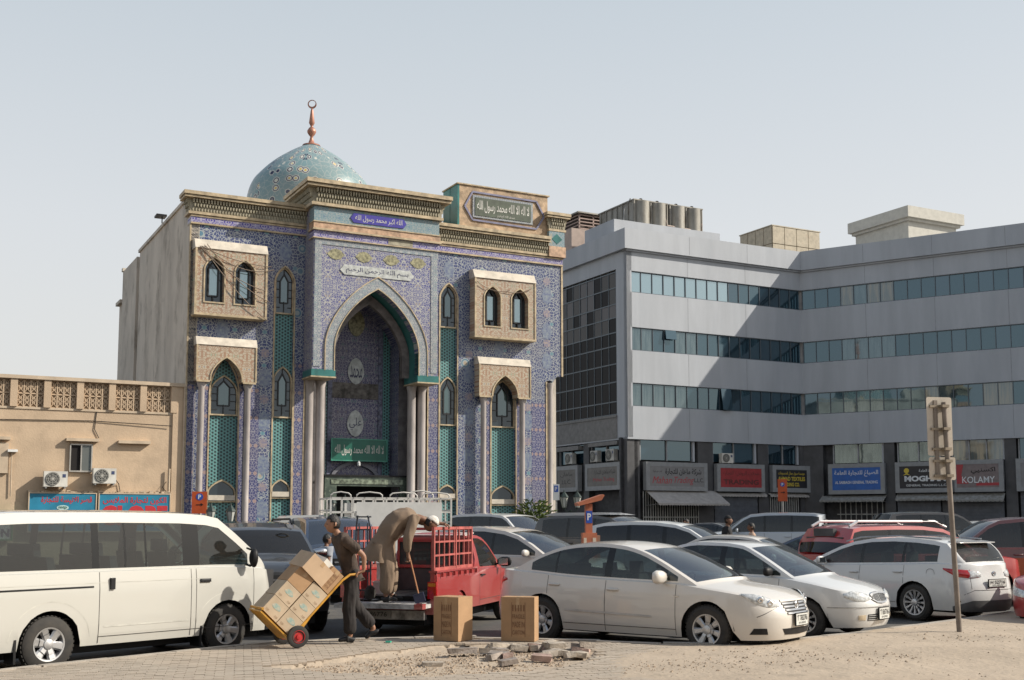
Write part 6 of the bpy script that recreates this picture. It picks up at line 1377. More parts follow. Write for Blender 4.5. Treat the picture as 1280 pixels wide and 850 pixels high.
BEIGE = paint('pearl beige car paint', (.60, .57, .52)); SILV = paint('silver car paint', (.54, .55, .56)); SILB = paint('silver blue car paint', (.44, .48, .53)); DRED = paint('bright red car paint', (.36, .018, .022), dust=.1); MAROON = paint('maroon car paint', (.10, .018, .022)); BLK = paint('black car paint', (.02, .02, .022)); RUST = paint('rust orange car paint', (.34, .10, .04))
CROSS = dict(SUV, L=4.75, W=1.86, H=1.66, Rw=.36, sill=.28, sh=[(0, .82), (.12, .87), (.5, .95), (1.1, 1.02), (1.5, 1.05), (3, 1.07), (4.6, 1.1), (4.75, 1.05)], arch=[(1.25, 1.08), (1.6, 1.30), (1.95, 1.48), (2.3, 1.58), (2.8, 1.64), (3.4, 1.64), (4.0, 1.57), (4.35, 1.45), (4.6, 1.18), (4.68, 1.1)], xh=2.2, xt=4.2, win=[(1.5, 2.5), (2.57, 3.45), (3.5, 4.15)], doors=[(1.5, 2.53), (2.53, 3.5)], lf=.65, af=3, lr=.45, tumble=.34, FI=SEDAN['sh'] and [(.15, .10), (.3, .02), (.5, 0), (.65, .02), (.9, .12), (1.1, .2)], floor=.45, seatz=.5, seath=1.0, rr=.22)
def generic(P, label, pos, head, pt, name='parked_car', cat='car', mir=None, group=None, trims=True, lowd=False):
    c = Car(P, label, cat, pos, head, pt, name, group); z = c.zsh(0) - .05
    if trims:
        c.patch('headlight', [(.40, z - .01), (.80, z + .06)], [(.40, z - .12), (.80, z - .08)], LAMPG, both=True, bulge=.012); c.patch('grille', [(0, z), (.32, z)], [(0, z - .1), (.3, z - .1)], BLACK, both=True, bulge=0)
        z = c.zsh(c.L) - .06; c.patch('tail_light', [(.5, z), (.85, z)], [(.5, z - .15), (.85, z - .13)], TAILR, frm='r', both=True); dseams(c)
    c.mirror(c.P['arch'][0][0] + .4, c.zsh(1.5), mir or pt)
    return c
c7 = generic(CROSS, 'pearl beige crossover car parked right behind the red pickup cab', (.15, 25.0), heading(.86, -.51), BEIGE)
generic(dict(SUV, H=1.86, L=4.6), 'white four-wheel drive facing right in front of the mosque wall', (.05, 37.4), heading(.75, -.66), WHITE2, 'parked_suv')
generic(SED2, 'small white saloon left of the orange ticket machine', (2.25, 37.2), heading(.85, -.52), WHITE2)
c = generic(dict(SUV, H=1.92), 'black four-wheel drive with silver roof behind the orange ticket machine', (2.9, 33.2), heading(.80, -.6), BLK, 'parked_suv', trims=True)
MB().prism([(c.X(2.1), 1.86), (c.X(2.6), 1.925), (c.X(4.1), 1.92), (c.X(4.45), 1.83)], -.62, .62).build('silver_roof', SILV, c.root)
generic(dict(CROSS, H=1.74, arch=[(1.25, 1.08), (1.6, 1.34), (1.95, 1.55), (2.3, 1.66), (2.8, 1.72), (3.4, 1.73), (4.1, 1.70), (4.5, 1.62), (4.62, 1.35), (4.68, 1.1)], xt=4.45, glass=TINT, win=[(1.5, 2.5), (2.6, 3.4), (3.5, 4.3)]), 'white estate with three black side windows just behind the large white saloon', (4.1, 28.4), heading(.90, -.43), WHITE2, 'parked_estate_car')
generic(dict(SED2, H=1.45), 'low white saloon whose roof shows behind the smaller white saloon', (5.3, 26.2), heading(.9, -.43), WHITEP)
generic(dict(SUV, H=1.86, L=4.5), 'silver blue four-wheel drive with its tail to the right, behind the two walking men', (8.3, 39.5), heading(-.93, .35), SILB, 'parked_suv')
generic(SED2, 'black car low behind the white estate roof, left of the silver blue one', (6.9, 42.5), heading(-.8, .6), BLK)
generic(dict(SED2, H=1.5), 'pale silver saloon in the back row below the orange parking flag', (13.2, 47), heading(.95, -.31), SILV)
generic(SED2, 'light blue silver saloon between the back row and the red estate', (9.1, 33.8), heading(-.9, .43), SILB)
generic(dict(SED2, H=1.46), 'dark navy hatchback hiding behind the left end of the red estate', (7.2, 27.6), heading(-.8, .6), NAVY)
RS = dict(SUV, H=1.70, L=4.7, sh=[(0, .88), (.12, .95), (.5, 1.02), (1.1, 1.07), (1.5, 1.09), (3, 1.1), (4.6, 1.12), (4.7, 1.08)], arch=[(1.3, 1.12), (1.6, 1.34), (1.9, 1.54), (2.12, 1.63), (2.6, 1.68), (3.3, 1.69), (4.1, 1.67), (4.3, 1.63), (4.45, 1.4), (4.62, 1.14)], sill=.3)
c = generic(RS, 'bright red estate with silver and black roof rails behind the white estate', (8.3, 24.6), heading(.93, .36), DRED, 'parked_estate_car')
for sd in (-1, 1): MB().tube([(c.X(1.9), sd * .62, 1.66), (c.X(2.2), sd * .62, 1.78), (c.X(4.1), sd * .62, 1.78), (c.X(4.3), sd * .62, 1.68)], .03, 6).build('roof_rail', SILV, c.root); MB().bar((c.X(2.5), sd * .62, 1.79), (c.X(2.0), sd * .62, 1.72), .05, .06).build('rail_end', BLACK, c.root)
c = generic(dict(SUV, H=1.82, L=4.9), 'maroon four-wheel drive at the right edge behind the white estate tail', (10.9, 25.9), heading(-.98, .15), MAROON, 'parked_suv', trims=True)
MB().box(-2.1, 2.0, .955, .975, .55, 1.0).build('lower_side_panel', RUST, c.root)
MB().box(-2.1, 2.0, -.975, -.955, .55, 1.0).build('lower_side_panel', RUST, c.root)
c = generic(dict(SEDAN), 'red saloon at the right edge, only its headlight and nose beside the white estate', (10.6, 20.6), heading(-.80, -.6), DRED)
generic(dict(SUV, H=1.75), 'black pickup shaped car in the back row right of the red roof rails', (15.3, 42), heading(.95, .1), BLK, 'parked_suv')
generic(SED2, 'dark grey saloon in the back row above the red estate roof', (12.0, 41), heading(.95, -.2), paint('grey car paint', (.12, .12, .13)))
generic(dict(SED2, H=1.52), 'white saloon glinting in the back row above the maroon roof', (18.0, 46), heading(-.95, .2), WHITE2)
generic(dict(CROSS), 'white crossover in the back row at the far right edge', (22.0, 48), heading(-.95, .2), WHITEP)
generic(SED2, 'black saloon tucked below the striped awnings in the back row', (16.8, 51), heading(.9, -.3), BLK)
# ================================================================== red pickup with the cage, tailgate down
REDP = paint('sun-bright red truck paint', (.34, .03, .032), dust=.16, rough=.4)  # one even red base colour under the dust
PUP = dict(L=4.55, W=1.62, H=1.60, fo=.80, wb=2.60, Rw=.31, rr=.19, sill=.36, sh=[(0, .80), (.3, .86), (1.0, .93), (1.4, .96), (2.4, .98), (2.5, 1.0), (4.55, 1.0)], arch=[(1.05, .96), (1.35, 1.2), (1.62, 1.42), (1.8, 1.50), (2.0, 1.54), (2.3, 1.55), (2.42, 1.50), (2.5, 1.03)],
    xh=1.7, xt=2.42, norear=True, win=[(1.3, 2.3)], doors=[(1.2, 2.42)], tumble=.3, bowr=.0, bowr2=.01, open=2.505, lf=.5, lr=.06, ar=6, br=4, taper=.01, trim=0, wk='thin', ns=8, wd=.17, FI=[(.3, .06), (.45, 0), (.9, .06)], SI=[(.3, .03), (.42, 0), (.95, .0), (1.1, .03)], RI=[(.3, 0), (1.1, 0)], handle=True, hmat=BLACK, seat=2.0, rearseat=-2)
hd = heading(.283, .959); T0 = Vector((-1.93, 18.35)); hv = Vector((.283, .959)); ctr = T0 + hv * 2.275
tr = Car(PUP, 'red pickup truck with a barred red cage and lowered tailgate, seen from behind', 'pickup truck', (ctr.x, ctr.y), hd, REDP, 'red_pickup')
tr.patch('headlight', [(.5, .78), (.72, .78)], [(.5, .66), (.72, .66)], LAMPG, both=True); dseams(tr); tr.mirror(1.35, .98, BLACK, 1.15)
rt = tr.root; XB = -2.275       # tail plane in local x
def bx(*a): return MB().box(*a)
bx(XB, -.35, -.70, .70, .50, .54).build('bed_floor', mat('worn bed steel', (.30, .29, .27), .7, var=.25, scale=4), rt)
tg = bx(XB - .42, XB - .01, -.72, .72, .47, .53).build('tailgate', mat('scuffed tailgate inside', (.42, .40, .38), .7, var=.3, scale=5), rt); bx(XB - .425, XB - .28, -.735, -.60, .468, .548).build('tailgate_corner', REDP, tg); bx(XB - .41, XB, -.66, .66, .531, .545).build('tailgate_inner', mat('scuffed tailgate inside', (.42, .40, .38), .7, var=.3, scale=5), tg)
for sd in (-1, 1):
    bx(XB, -.32, sd * .70 if sd > 0 else -.775, sd * .775 if sd > 0 else -.70, .5, 1.0).build('bed_side', REDP, rt)
    bx(XB - .02, -.30, sd * .68 if sd > 0 else -.82, .82 if sd > 0 else -.68, 1.0, 1.03).build('bed_rail', REDP, rt)
    for k in range(7): bx(XB + .18 + k * .28, XB + .2 + k * .28, .812 if sd > 0 else -.85, .85 if sd > 0 else -.812, .93, 1.0).build('rope_hook', REDP, rt)
    bx(XB - .015, XB + .04, .66 if sd > 0 else -.80, .80 if sd > 0 else -.66, .60, .86).build('tail_lamp', TAILR, rt); bx(XB - .018, XB + .03, .67 if sd > 0 else -.79, .79 if sd > 0 else -.67, .79, .84).build('indicator', AMBER, rt)
    CAGE = mat('faded red cage paint', (.40, .10, .085), .6, var=.2, scale=5)
    x0, x1, y = XB + .02, -.42, sd * .74
    fr_ = MB()
    for z in (1.05, 1.68): fr_.bar((x0, y, z), (x1, y, z), .045)
    for x in (x0, x1, (x0 + x1) / 2 + .1): fr_.bar((x, y, 1.03), (x, y, 1.70), .045)
    cg = fr_.build('cage_frame', CAGE, rt)
    for z in (1.26, 1.47): MB().bar((x0, y, z), (x1, y, z), .028).build('cage_bar', CAGE, cg)
    k = 0
    while x0 + .24 * (k + 1) < x1 - .05: k += 1; MB().bar((x0 + .24 * k, y, 1.06), (x0 + .24 * k, y, 1.67), .026).build('cage_bar', CAGE, cg)
# end cage leaf swung across the right rear corner
fr_ = MB(); ya, yb = -.74, -.12
MB().bar((-.42, -.74, 1.66), (-.42, .74, 1.66), .045).bar((-.42, -.74, 1.5), (-.42, .74, 1.5), .03).build('cage_crossbar', REDP, rt)
# cab back: dark lower panel, two framed panes
bx(-.30, -.272, -.66, .66, .55, .98).build('cab_back_panel', mat('dark grey cab back', (.075, .075, .07), .6, var=.15), rt)
wf = MB(); 
for z in (1.02, 1.46): wf.bar((-.30, -.62, z), (-.255, .62, z) if 0 else (-.30, .62, z), .05)
for y in (-.62, 0, .62): wf.bar((-.30, y, 1.0), (-.30, y, 1.48), .04)
wf.build('rear_window_frame', REDP, rt); MB().prism([(-.18, 1.535), (.30, 1.575), (.30, 1.595), (-.18, 1.555)], -.55, .55).build('roof_panel', mat('sun-faded roof', (.52, .46, .43), .5), rt)
for a, b in ((-.6, -.02), (.02, .6)): bx(-.295, -.285, a, b, 1.04, 1.44).build('rear_window', pane_mat('grey green cab glass', (.05, .06, .055), .02, blend=.1), rt)
bx(-.9, -.3, -.62, .62, 1.555, 1.575).build('roof_panel', mat('faded roof', (.5, .42, .4), .5), rt) if 0 else None
bp = bx(XB - .06, XB + .06, -.62, .62, .28, .42).build('rear_bumper', mat('old chrome bumper', (.36, .34, .32), .4, .5, var=.3, scale=6), rt)
pl = link('number_plate', bx(-.26, .26, -.006, .006, -.06, .06).mesh('number_plate', mat('dusty plate', (.32, .30, .27), .6)), rt, (XB - .075, .18, .36), (0, 0, -PI / 2)); text('plate_characters', 'H 86776', INK, .4, .07, (0, -.008, 0), pl)
MB().tube([(XB + .1, -.3, .3), (XB + .1, .3, .28)], .08, 8).tube([(XB + .75, -.65, .31), (XB + .75, .65, .31)], .05, 8).build('rear_axle', BLACK, rt)
# ================================================================== white stake truck in front of the mosque door
sk = thing('stake_truck', 'small white lorry with high railed body, white side sheet and hoops, facing left', 'lorry', (-3.35, 30.4, rise(30.4)), heading(.95, .31)); SW = mat('dusty white truck paint', (.56, .54, .50), .6, var=.12, scale=2)
MB().box(-1.5, 1.6, -.85, .85, .75, .85).build('bed_floor', SW, sk); MB().box(-2.6, 1.55, -.4, .4, .45, .7).build('chassis', BLACK, sk)
MB().prism([(-2.9, .5), (-2.95, 1.1), (-2.72, 1.72), (-2.55, 1.86), (-1.65, 1.88), (-1.58, .5)], -.78, .78, 'Y').build('cab', paint('dusty white cab', (.55, .56, .55)), sk)
MB().quad((-2.60, -.79, 1.2), (-1.78, -.79, 1.2), (-1.78, -.79, 1.7), (-2.45, -.79, 1.7)).build('side_window', CARGLASS and pane_mat('smoky cab glass', (.04, .05, .05), .2), sk)
MB().bar((-2.3, -.80, 1.2), (-2.2, -.80, 1.7), .03).build('window_divider', SW, sk)
for x in (-2.2, 1.0):
    for y in (-.72, .72): add_wheel(sk, x, y, .30, .17, .18, 'thin', 8, side=-1 if y < 0 else 1)
for sd in (-1, 1):
    m = MB(); y = sd * .85
    for z in (.9, 1.25, 1.6, 1.95, 2.3): m.bar((-1.5, y, z), (1.6, y, z), .04)
    sr = m.build('side_rails', SW, sk)
    for k in range(12): MB().bar((-1.5 + k * 3.1 / 11, y, .85), (-1.5 + k * 3.1 / 11, y, 2.32), .04).build('stake', SW, sr)
    MB().box(-.85, 1.35, y - .035 if sd < 0 else y + .02, y - .022 if sd < 0 else y + .033, .85, 2.2).build('side_sheet', mat('white tarpaulin sheet', (.60, .59, .56), .7, var=.05, bump=.2, bscale=3), sk)
for x, e in ((1.6, 1), (-1.5, 1)):
    m = MB()
    for z in (1.1, 1.4, 1.7, 2.0, 2.3): m.bar((x, -.85, z), (x, .85, z), .035)
    for k in range(4): m.bar((x, -.85 + k * .567, .85), (x, -.85 + k * .567, 2.3), .035)
    m.build('end_gate', SW, sk)
for x0, x1 in ((-1.5, -1.0), (-.85, -.2), (0, .7), (.85, 1.55)):
    MB().tube([(x0, -.85, 2.3), (x0, -.85, 2.37), (x0 + .06, -.85, 2.42), ((x0 + x1) / 2, -.85, 2.45), (x1 - .06, -.85, 2.42), (x1, -.85, 2.37), (x1, -.85, 2.3)], .02, 6, False).build('top_hoop', SW, sk)
    if x0 > .5: MB().tube([(x0, .85, 2.3), (x0, .85, 2.42), (x0 + .08, .85, 2.5), ((x0 + x1) / 2, .85, 2.54), (x1 - .08, .85, 2.5), (x1, .85, 2.42), (x1, .85, 2.3)], .02, 6, False).build('top_hoop', SW, sk)
# ================================================================== cartons
CARD = mat('brown cardboard', (.40, .245, .13), .85, var=.06, scale=3, dirt=(2, (.33, .2, .1), .55, .75)); CARD2 = mat('lighter cardboard', (.52, .37, .24), .85, var=.06, scale=3); CARD3 = mat('pale printed cardboard', (.50, .39, .27), .85, var=.08)
TAPE = mat('shiny parcel tape', (.45, .30, .17), .25, var=0); PRT = mat('brown carton print', (.20, .10, .05), .8, var=0); TPRT = mat('teal carton print', (.26, .38, .34), .8, var=.5, scale=30, col2=(.55, .45, .33))
def carton(label, M, w, d, h, m, print_=0, group=None, tape=True):
    o = thing('cardboard_box', label, 'box', group=group); o.matrix_world = M
    MB().box(-w / 2, w / 2, -d / 2, d / 2, 0, h).build('carton', m, o)
    if tape: MB().box(-.025, .025, -d / 2 - .002, d / 2 + .002, h * .75, h + .002).build('tape', TAPE, o)
    if print_ == 1:
        for k, (a, b) in enumerate(((.66, .84), (.5, .62), (.3, .46), (.14, .26))):
            text('print', ('IIIII', 'FRAGILE', 'MADE IN', 'CARTON')[k], PRT, w * .36, h * (b - a) * .8, (w * .02, -d / 2, h * (a + b) / 2), o, fat=.0)
        q = MB()
        for x in (-.2, .2): q.box(x * w - .003 + .02 * w, x * w + .003 + .02 * w, -d / 2 - .002, -d / 2, h * .1, h * .88)
        q.build('print', PRT, o, kind='stuff')
    if print_ == 2:
        MB().prism([(w * .27 * math.cos(2 * PI * k / 14) * (1 + .2 * math.sin(5 * k)), h * .6 + h * .15 * math.sin(2 * PI * k / 14)) for k in range(14)], -d / 2 - .002, -d / 2).build('print', TPRT, o)
        text('print', 'TOP', PRT, w * .2, h * .1, (-w * .3, -d / 2, h * .18), o); text('print', 'TOP', PRT, w * .2, h * .1, (w * .3, -d / 2, h * .18), o)
    if print_ == 3: text('print', 'G1', INK, w * .3, h * .5, (w * .2, -d / 2 - .001, h * .5), o, fat=.02)
    return o
def TM(x, y, z, rz): return Matrix.Translation((x, y, z)) @ Matrix.Rotation(rz, 4, 'Z')
carton('tall brown cardboard box standing on the paving, left one, with bright right side', TM(-.82, 16.45, .152, R(-33)), .42, .34, .60, CARD, 1, 'upright cartons on the paving')
carton('tall brown cardboard box standing on the paving, right one, against the white saloon wheel', TM(.11, 16.38, .152, R(-14)), .47, .26, .60, CARD, 1, 'upright cartons on the paving')
# hand truck: frame tilts back 45 degrees; local x = forward (to the left of the view)
HT = (-2.93, 15.66, .152); hh = heading(-.87, -.49)
ht = thing('hand_truck', 'loaded yellow hand truck with red-hubbed wheels tilted back by the walking man', 'hand truck', HT, hh)
YEL = mat('yellow ochre paint', (.60, .30, .04), .45, var=.15, scale=6)
tl = R(46); tdir = Vector((-math.cos(tl), 0, math.sin(tl))); ndir = Vector((math.sin(tl), 0, math.cos(tl))); p0 = Vector((.06, 0, .13))
m_ = [MB(), MB()]
for k, y in enumerate((-.2, .2)):
    a = p0 + Vector((0, y, 0)); MB().tube([a - tdir * .05, a + tdir * 1.0, a + tdir * 1.1 + Vector((-.04, 0, .0)), a + tdir * 1.14 + Vector((-.13, 0, -.02))], .017, 8).build('side_rail', YEL, ht)
for s in (.02, .35, .7, 1.0): a = p0 + tdir * s; MB().bar(a + Vector((0, -.2, 0)), a + Vector((0, .2, 0)), .025).build('cross_bar', YEL, ht)
a = p0 - tdir * .03; tp = MB(); q = [a + Vector((0, -.25, 0)), a + Vector((0, .25, 0)), a + Vector((0, .25, 0)) + ndir * .56, a + Vector((0, -.25, 0)) + ndir * .56]
tp.quad(*q); tp.quad(*[v - tdir * .02 for v in q][::-1]); 
for k in range(4): tp.quad(q[k], q[(k + 1) % 4], q[(k + 1) % 4] - tdir * .02, q[k] - tdir * .02)
tp.bar(q[2] + tdir * .03, q[3] + tdir * .03, .03).build('toe_plate', YEL, ht)
for y in (-.29, .29):
    wo = MB().lathe([(.06, -.03), (.10, -.045), (.138, -.035), (.145, 0), (.138, .035), (.10, .045), (.06, .03)], 28, ax='Y').build('wheel', RUBBER, ht, True, ang=50); wo.location = (0, y, .145)
    MB().lathe([(.085, -.04), (.08, -.046), (.075, -.03), (.03, -.03), (.03, -.05), (0, -.052)], 20, ax='Y').build('hub', mat('red wheel hub', (.5, .03, .03), .4), wo, True, ang=40); MB().lathe([(.085, .04), (.08, .046), (.075, .03), (.03, .03), (.03, .05), (0, .052)], 20, ax='Y').build('hub', MATS['red wheel hub'], wo, True, ang=40)
    MB().lathe([(.014, -.053), (.014, -.06), (0, -.06)], 8, ax='Y').build('axle_nut', CHROME, wo)
MB().tube([(0, -.29, .145), (0, .29, .145)], .014, 8).build('axle', STEELG, ht)
for y in (-.2, .2): MB().bar((0, y, .145), tuple(p0 + tdir * .35 + Vector((0, y, 0))), .03).build('axle_strut', YEL, ht)
MH = Matrix.Translation(HT) @ Matrix.Rotation(hh, 4, 'Z')
# carton frame: local X = -n (so the printed -Y... side faces the camera = local -y of cart mirrored), Z = t
def cartM(n, s, y=0, rot=0):
    """origin at distance n along the toe plate and s up the rails; box x axis along -n, z along t, y across"""
    o = p0 + ndir * n + tdir * s + Vector((0, y, 0)); bxx = -ndir; bz = tdir; by = bz.cross(bxx)
    M = Matrix(((bxx.x, by.x, bz.x, o.x), (bxx.y, by.y, bz.y, o.y), (bxx.z, by.z, bz.z, o.z), (0, 0, 0, 1)))
    return MH @ M @ Matrix.Rotation(rot, 4, 'Z')
GP = 'cartons on the hand truck'
lab = 'pale printed carton on the hand truck, '
carton(lab + 'lowest, against the rails', cartM(.15, .0), .265, .42, .245, CARD3, 2, GP, False)
carton(lab + 'lowest, at the toe plate edge', cartM(.425, .0), .265, .42, .245, CARD3, 2, GP, False)
carton(lab + 'second row, against rails', cartM(.15, .25), .265, .42, .235, CARD3, 2, GP, False)
carton(lab + 'second row, outer one', cartM(.43, .25), .265, .42, .235, CARD3, 2, GP, False)
carton(lab + 'third row, against the rails', cartM(.15, .49), .265, .42, .23, CARD3, 2, GP, False)
carton('plain brown carton in the third row of the hand truck load', cartM(.43, .49), .27, .42, .24, CARD, 0, GP)
carton('large light brown taped carton lying across the top of the hand truck load', cartM(.38, .735, .02, .12), .40, .44, .25, CARD2, 0, GP)
carton('brown carton with dark print at the upper rail end of the hand truck', cartM(.12, .735), .20, .40, .32, CARD, 1, GP)
carton('small white box with black marks on top of the cartons', cartM(.26, .99, -.02, .3), .26, .26, .09, mat('white carton', (.66, .66, .62), .7, var=.05), 3, GP, False)
# dolly and white boxes in the pickup bed
def onbed(x, y, z): v = Matrix.Rotation(hd, 4, 'Z') @ Vector((x, y, z)); return (v.x + ctr.x, v.y + ctr.y, z)
dl = thing('hand_trolley', 'empty dark steel trolley standing upright in the pickup bed behind the walking man', 'hand trolley', onbed(XB + .12, .48, .56), hd + R(70)); DS = mat('dark blue grey steel', (.07, .08, .10), .4, .5, var=.2)
for sd in (-1, 1): MB().tube([(sd * .17, .12, .02), (sd * .17, 0, .1), (sd * .15, 0, 1.15), (sd * .11, .02, 1.32)], .016, 6).build('side_rail', DS, dl); MB().tube([(sd * .10, -.02, .05), (sd * .09, 0, 1.2)], .012, 6).build('inner_rail', DS, dl); MB().lathe([(.02, -.03), (.10, -.03), (.12, 0), (.10, .03), (.02, .03)], 18, (sd * .22, .06, .12), 'X').build('wheel', RUBBER, dl)
for z in (.15, .45, .8, 1.1, 1.3): MB().bar((-.16, 0, z), (.16, 0, z), .022).build('cross_bar', DS, dl)
MB().box(-.2, .2, -.22, .02, 0, .012).build('toe_plate', DS, dl)
for k, (x, y, z, w, l) in enumerate(((XB + .75, .38, .545, .3, 'white polystyrene box on the pickup floor, lower of two'), (XB + .8, .36, .845, .27, 'white polystyrene box on the pickup floor, upper of two'))):
    b = thing('white_box', l, 'box', onbed(x, y, z), hd + .2, 'white boxes in the pickup'); MB().box(-w / 2, w / 2, -w / 2, w / 2, 0, .25).build('box_body', mat('polystyrene', (.62, .62, .58), .8, var=.05), b); MB().box(-w / 2 - .01, w / 2 + .01, -w / 2 - .01, w / 2 + .01, .25, .28).build('box_lid', MATS['polystyrene'], b)
# ================================================================== people
SKIN = mat('warm brown skin', (.30, .155, .095), .6, var=.06, scale=8); SKIN2 = mat('deep brown skin', (.20, .10, .06), .6, var=.06, scale=8); HAIR = mat('black hair', (.012, .010, .009), .55, var=.2, scale=30, bump=.6, bscale=60)
def skinned(name, V, E, m, parent, root=0, sub=2, fold=0):
    me = bpy.data.meshes.new(name); me.from_pydata([v[:3] for v in V], E, []); o = bpy.data.objects.new('skin_source', me); C.objects.link(o)
    o.modifiers.new('s', 'SKIN'); sk_ = me.skin_vertices[0].data if me.skin_vertices else None
    if sk_ is None:
        bm = bmesh.new(); bm.from_mesh(me); bm.verts.layers.skin.verify(); bm.to_mesh(me); bm.free(); sk_ = me.skin_vertices[0].data
    for i, v in enumerate(V): r = v[3]; sk_[i].radius = (r, v[4] if len(v) > 4 else r); sk_[i].use_root = (i == root)
    md = o.modifiers.new('d', 'SUBSURF'); md.levels = sub; md.render_levels = sub
    dg = bpy.context.evaluated_depsgraph_get(); dg.update(); r = bpy.data.meshes.new_from_object(o.evaluated_get(dg)); bpy.data.objects.remove(o)
    if fold:
        q = [(v.co.copy(), v.normal.copy()) for v in r.vertices]
        for v, (c_, n_) in zip(r.vertices, q):
            a = mn.noise(Vector((c_.x * 16, c_.y * 16, c_.z * 4 + c_.x * 5))); b = mn.noise(Vector((c_.x * 24, c_.y * 20, c_.z * 5 - c_.x * 10)) + Vector((7, 3, 1)))
            v.co = c_ + n_ * fold * (a * 1.1 - abs(b) * .9 + .15)
    r.name = name; r.materials.clear(); r.materials.append(m); r.polygons.foreach_set('use_smooth', [True] * len(r.polygons)); return link(name, r, parent)
def etube(rings, n=20, fold=0, nf=7, seed=0):
    """rings: (centre, rx, ry, tiltdir) where rings lie in the plane normal to the path; rx along y (across), ry in the walking plane"""
    m = MB(); P_ = [Vector(r[0]) for r in rings]
    for k, r in enumerate(rings):
        d = (P_[min(k + 1, len(P_) - 1)] - P_[max(k - 1, 0)]).normalized(); a = Vector((0, 1, 0)); b = d.cross(a).normalized()
        for j in range(n):
            t = 2 * PI * j / n; f = 1 + fold * (k / (len(rings) - 1)) * math.sin(nf * t + seed + k * .5) + .015 * math.sin(3 * t + k * 1.7 + seed)
            m.v.append(tuple(P_[k] + a * r[1] * f * math.cos(t) + b * r[2] * f * math.sin(t)))
    for k in range(len(rings) - 1):
        for j in range(n): p = k * n + j; q2 = k * n + (j + 1) % n; m.f.append((p, q2, q2 + n, p + n))
    return m
def fold_mesh(m, f):
    m.v = [tuple(Vector(v) * 1 + Vector((mn.noise(Vector((v[0] * 9, v[1] * 9, v[2] * 2.5))), mn.noise(Vector((v[0] * 9 + 9, v[1] * 9, v[2] * 2.5))), mn.noise(Vector((v[0] * 9, v[1] * 9 + 5, v[2] * 6)))) ) * f) for v in m.v]; return m
def hand(V, E, wi, w, d, up, r=.011, curl=.6, thumb=1):
    """append palm and five bent fingers to a skin skeleton, leaving wrist vertex wi along d"""
    w = Vector(w); d = Vector(d).normalized(); up = Vector(up).normalized(); s = d.cross(up).normalized()
    k0 = len(V); V.append((*(w + d * .045), .030, .018)); E.append((wi, k0))
    for f, (off, ln) in enumerate(((-.030, .062), (-.010, .072), (.011, .068), (.030, .052))):
        a = w + d * .085 + s * off; V.append((*a, r * 1.1)); E.append((k0, len(V) - 1)); b = a + (d * math.cos(curl) - up * math.sin(curl)) * ln * .55; V.append((*b, r)); E.append((len(V) - 2, len(V) - 1))
        c_ = b + (d * math.cos(curl * 2.2) - up * math.sin(curl * 2.2)) * ln * .5; V.append((*c_, r * .85)); E.append((len(V) - 2, len(V) - 1))
    a = w + d * .035 + s * .035 * thumb - up * .012; V.append((*a, r * 1.15)); E.append((k0, len(V) - 1)); b = a + d * .035 + s * .02 * thumb - up * .02; V.append((*b, r)); E.append((len(V) - 2, len(V) - 1))
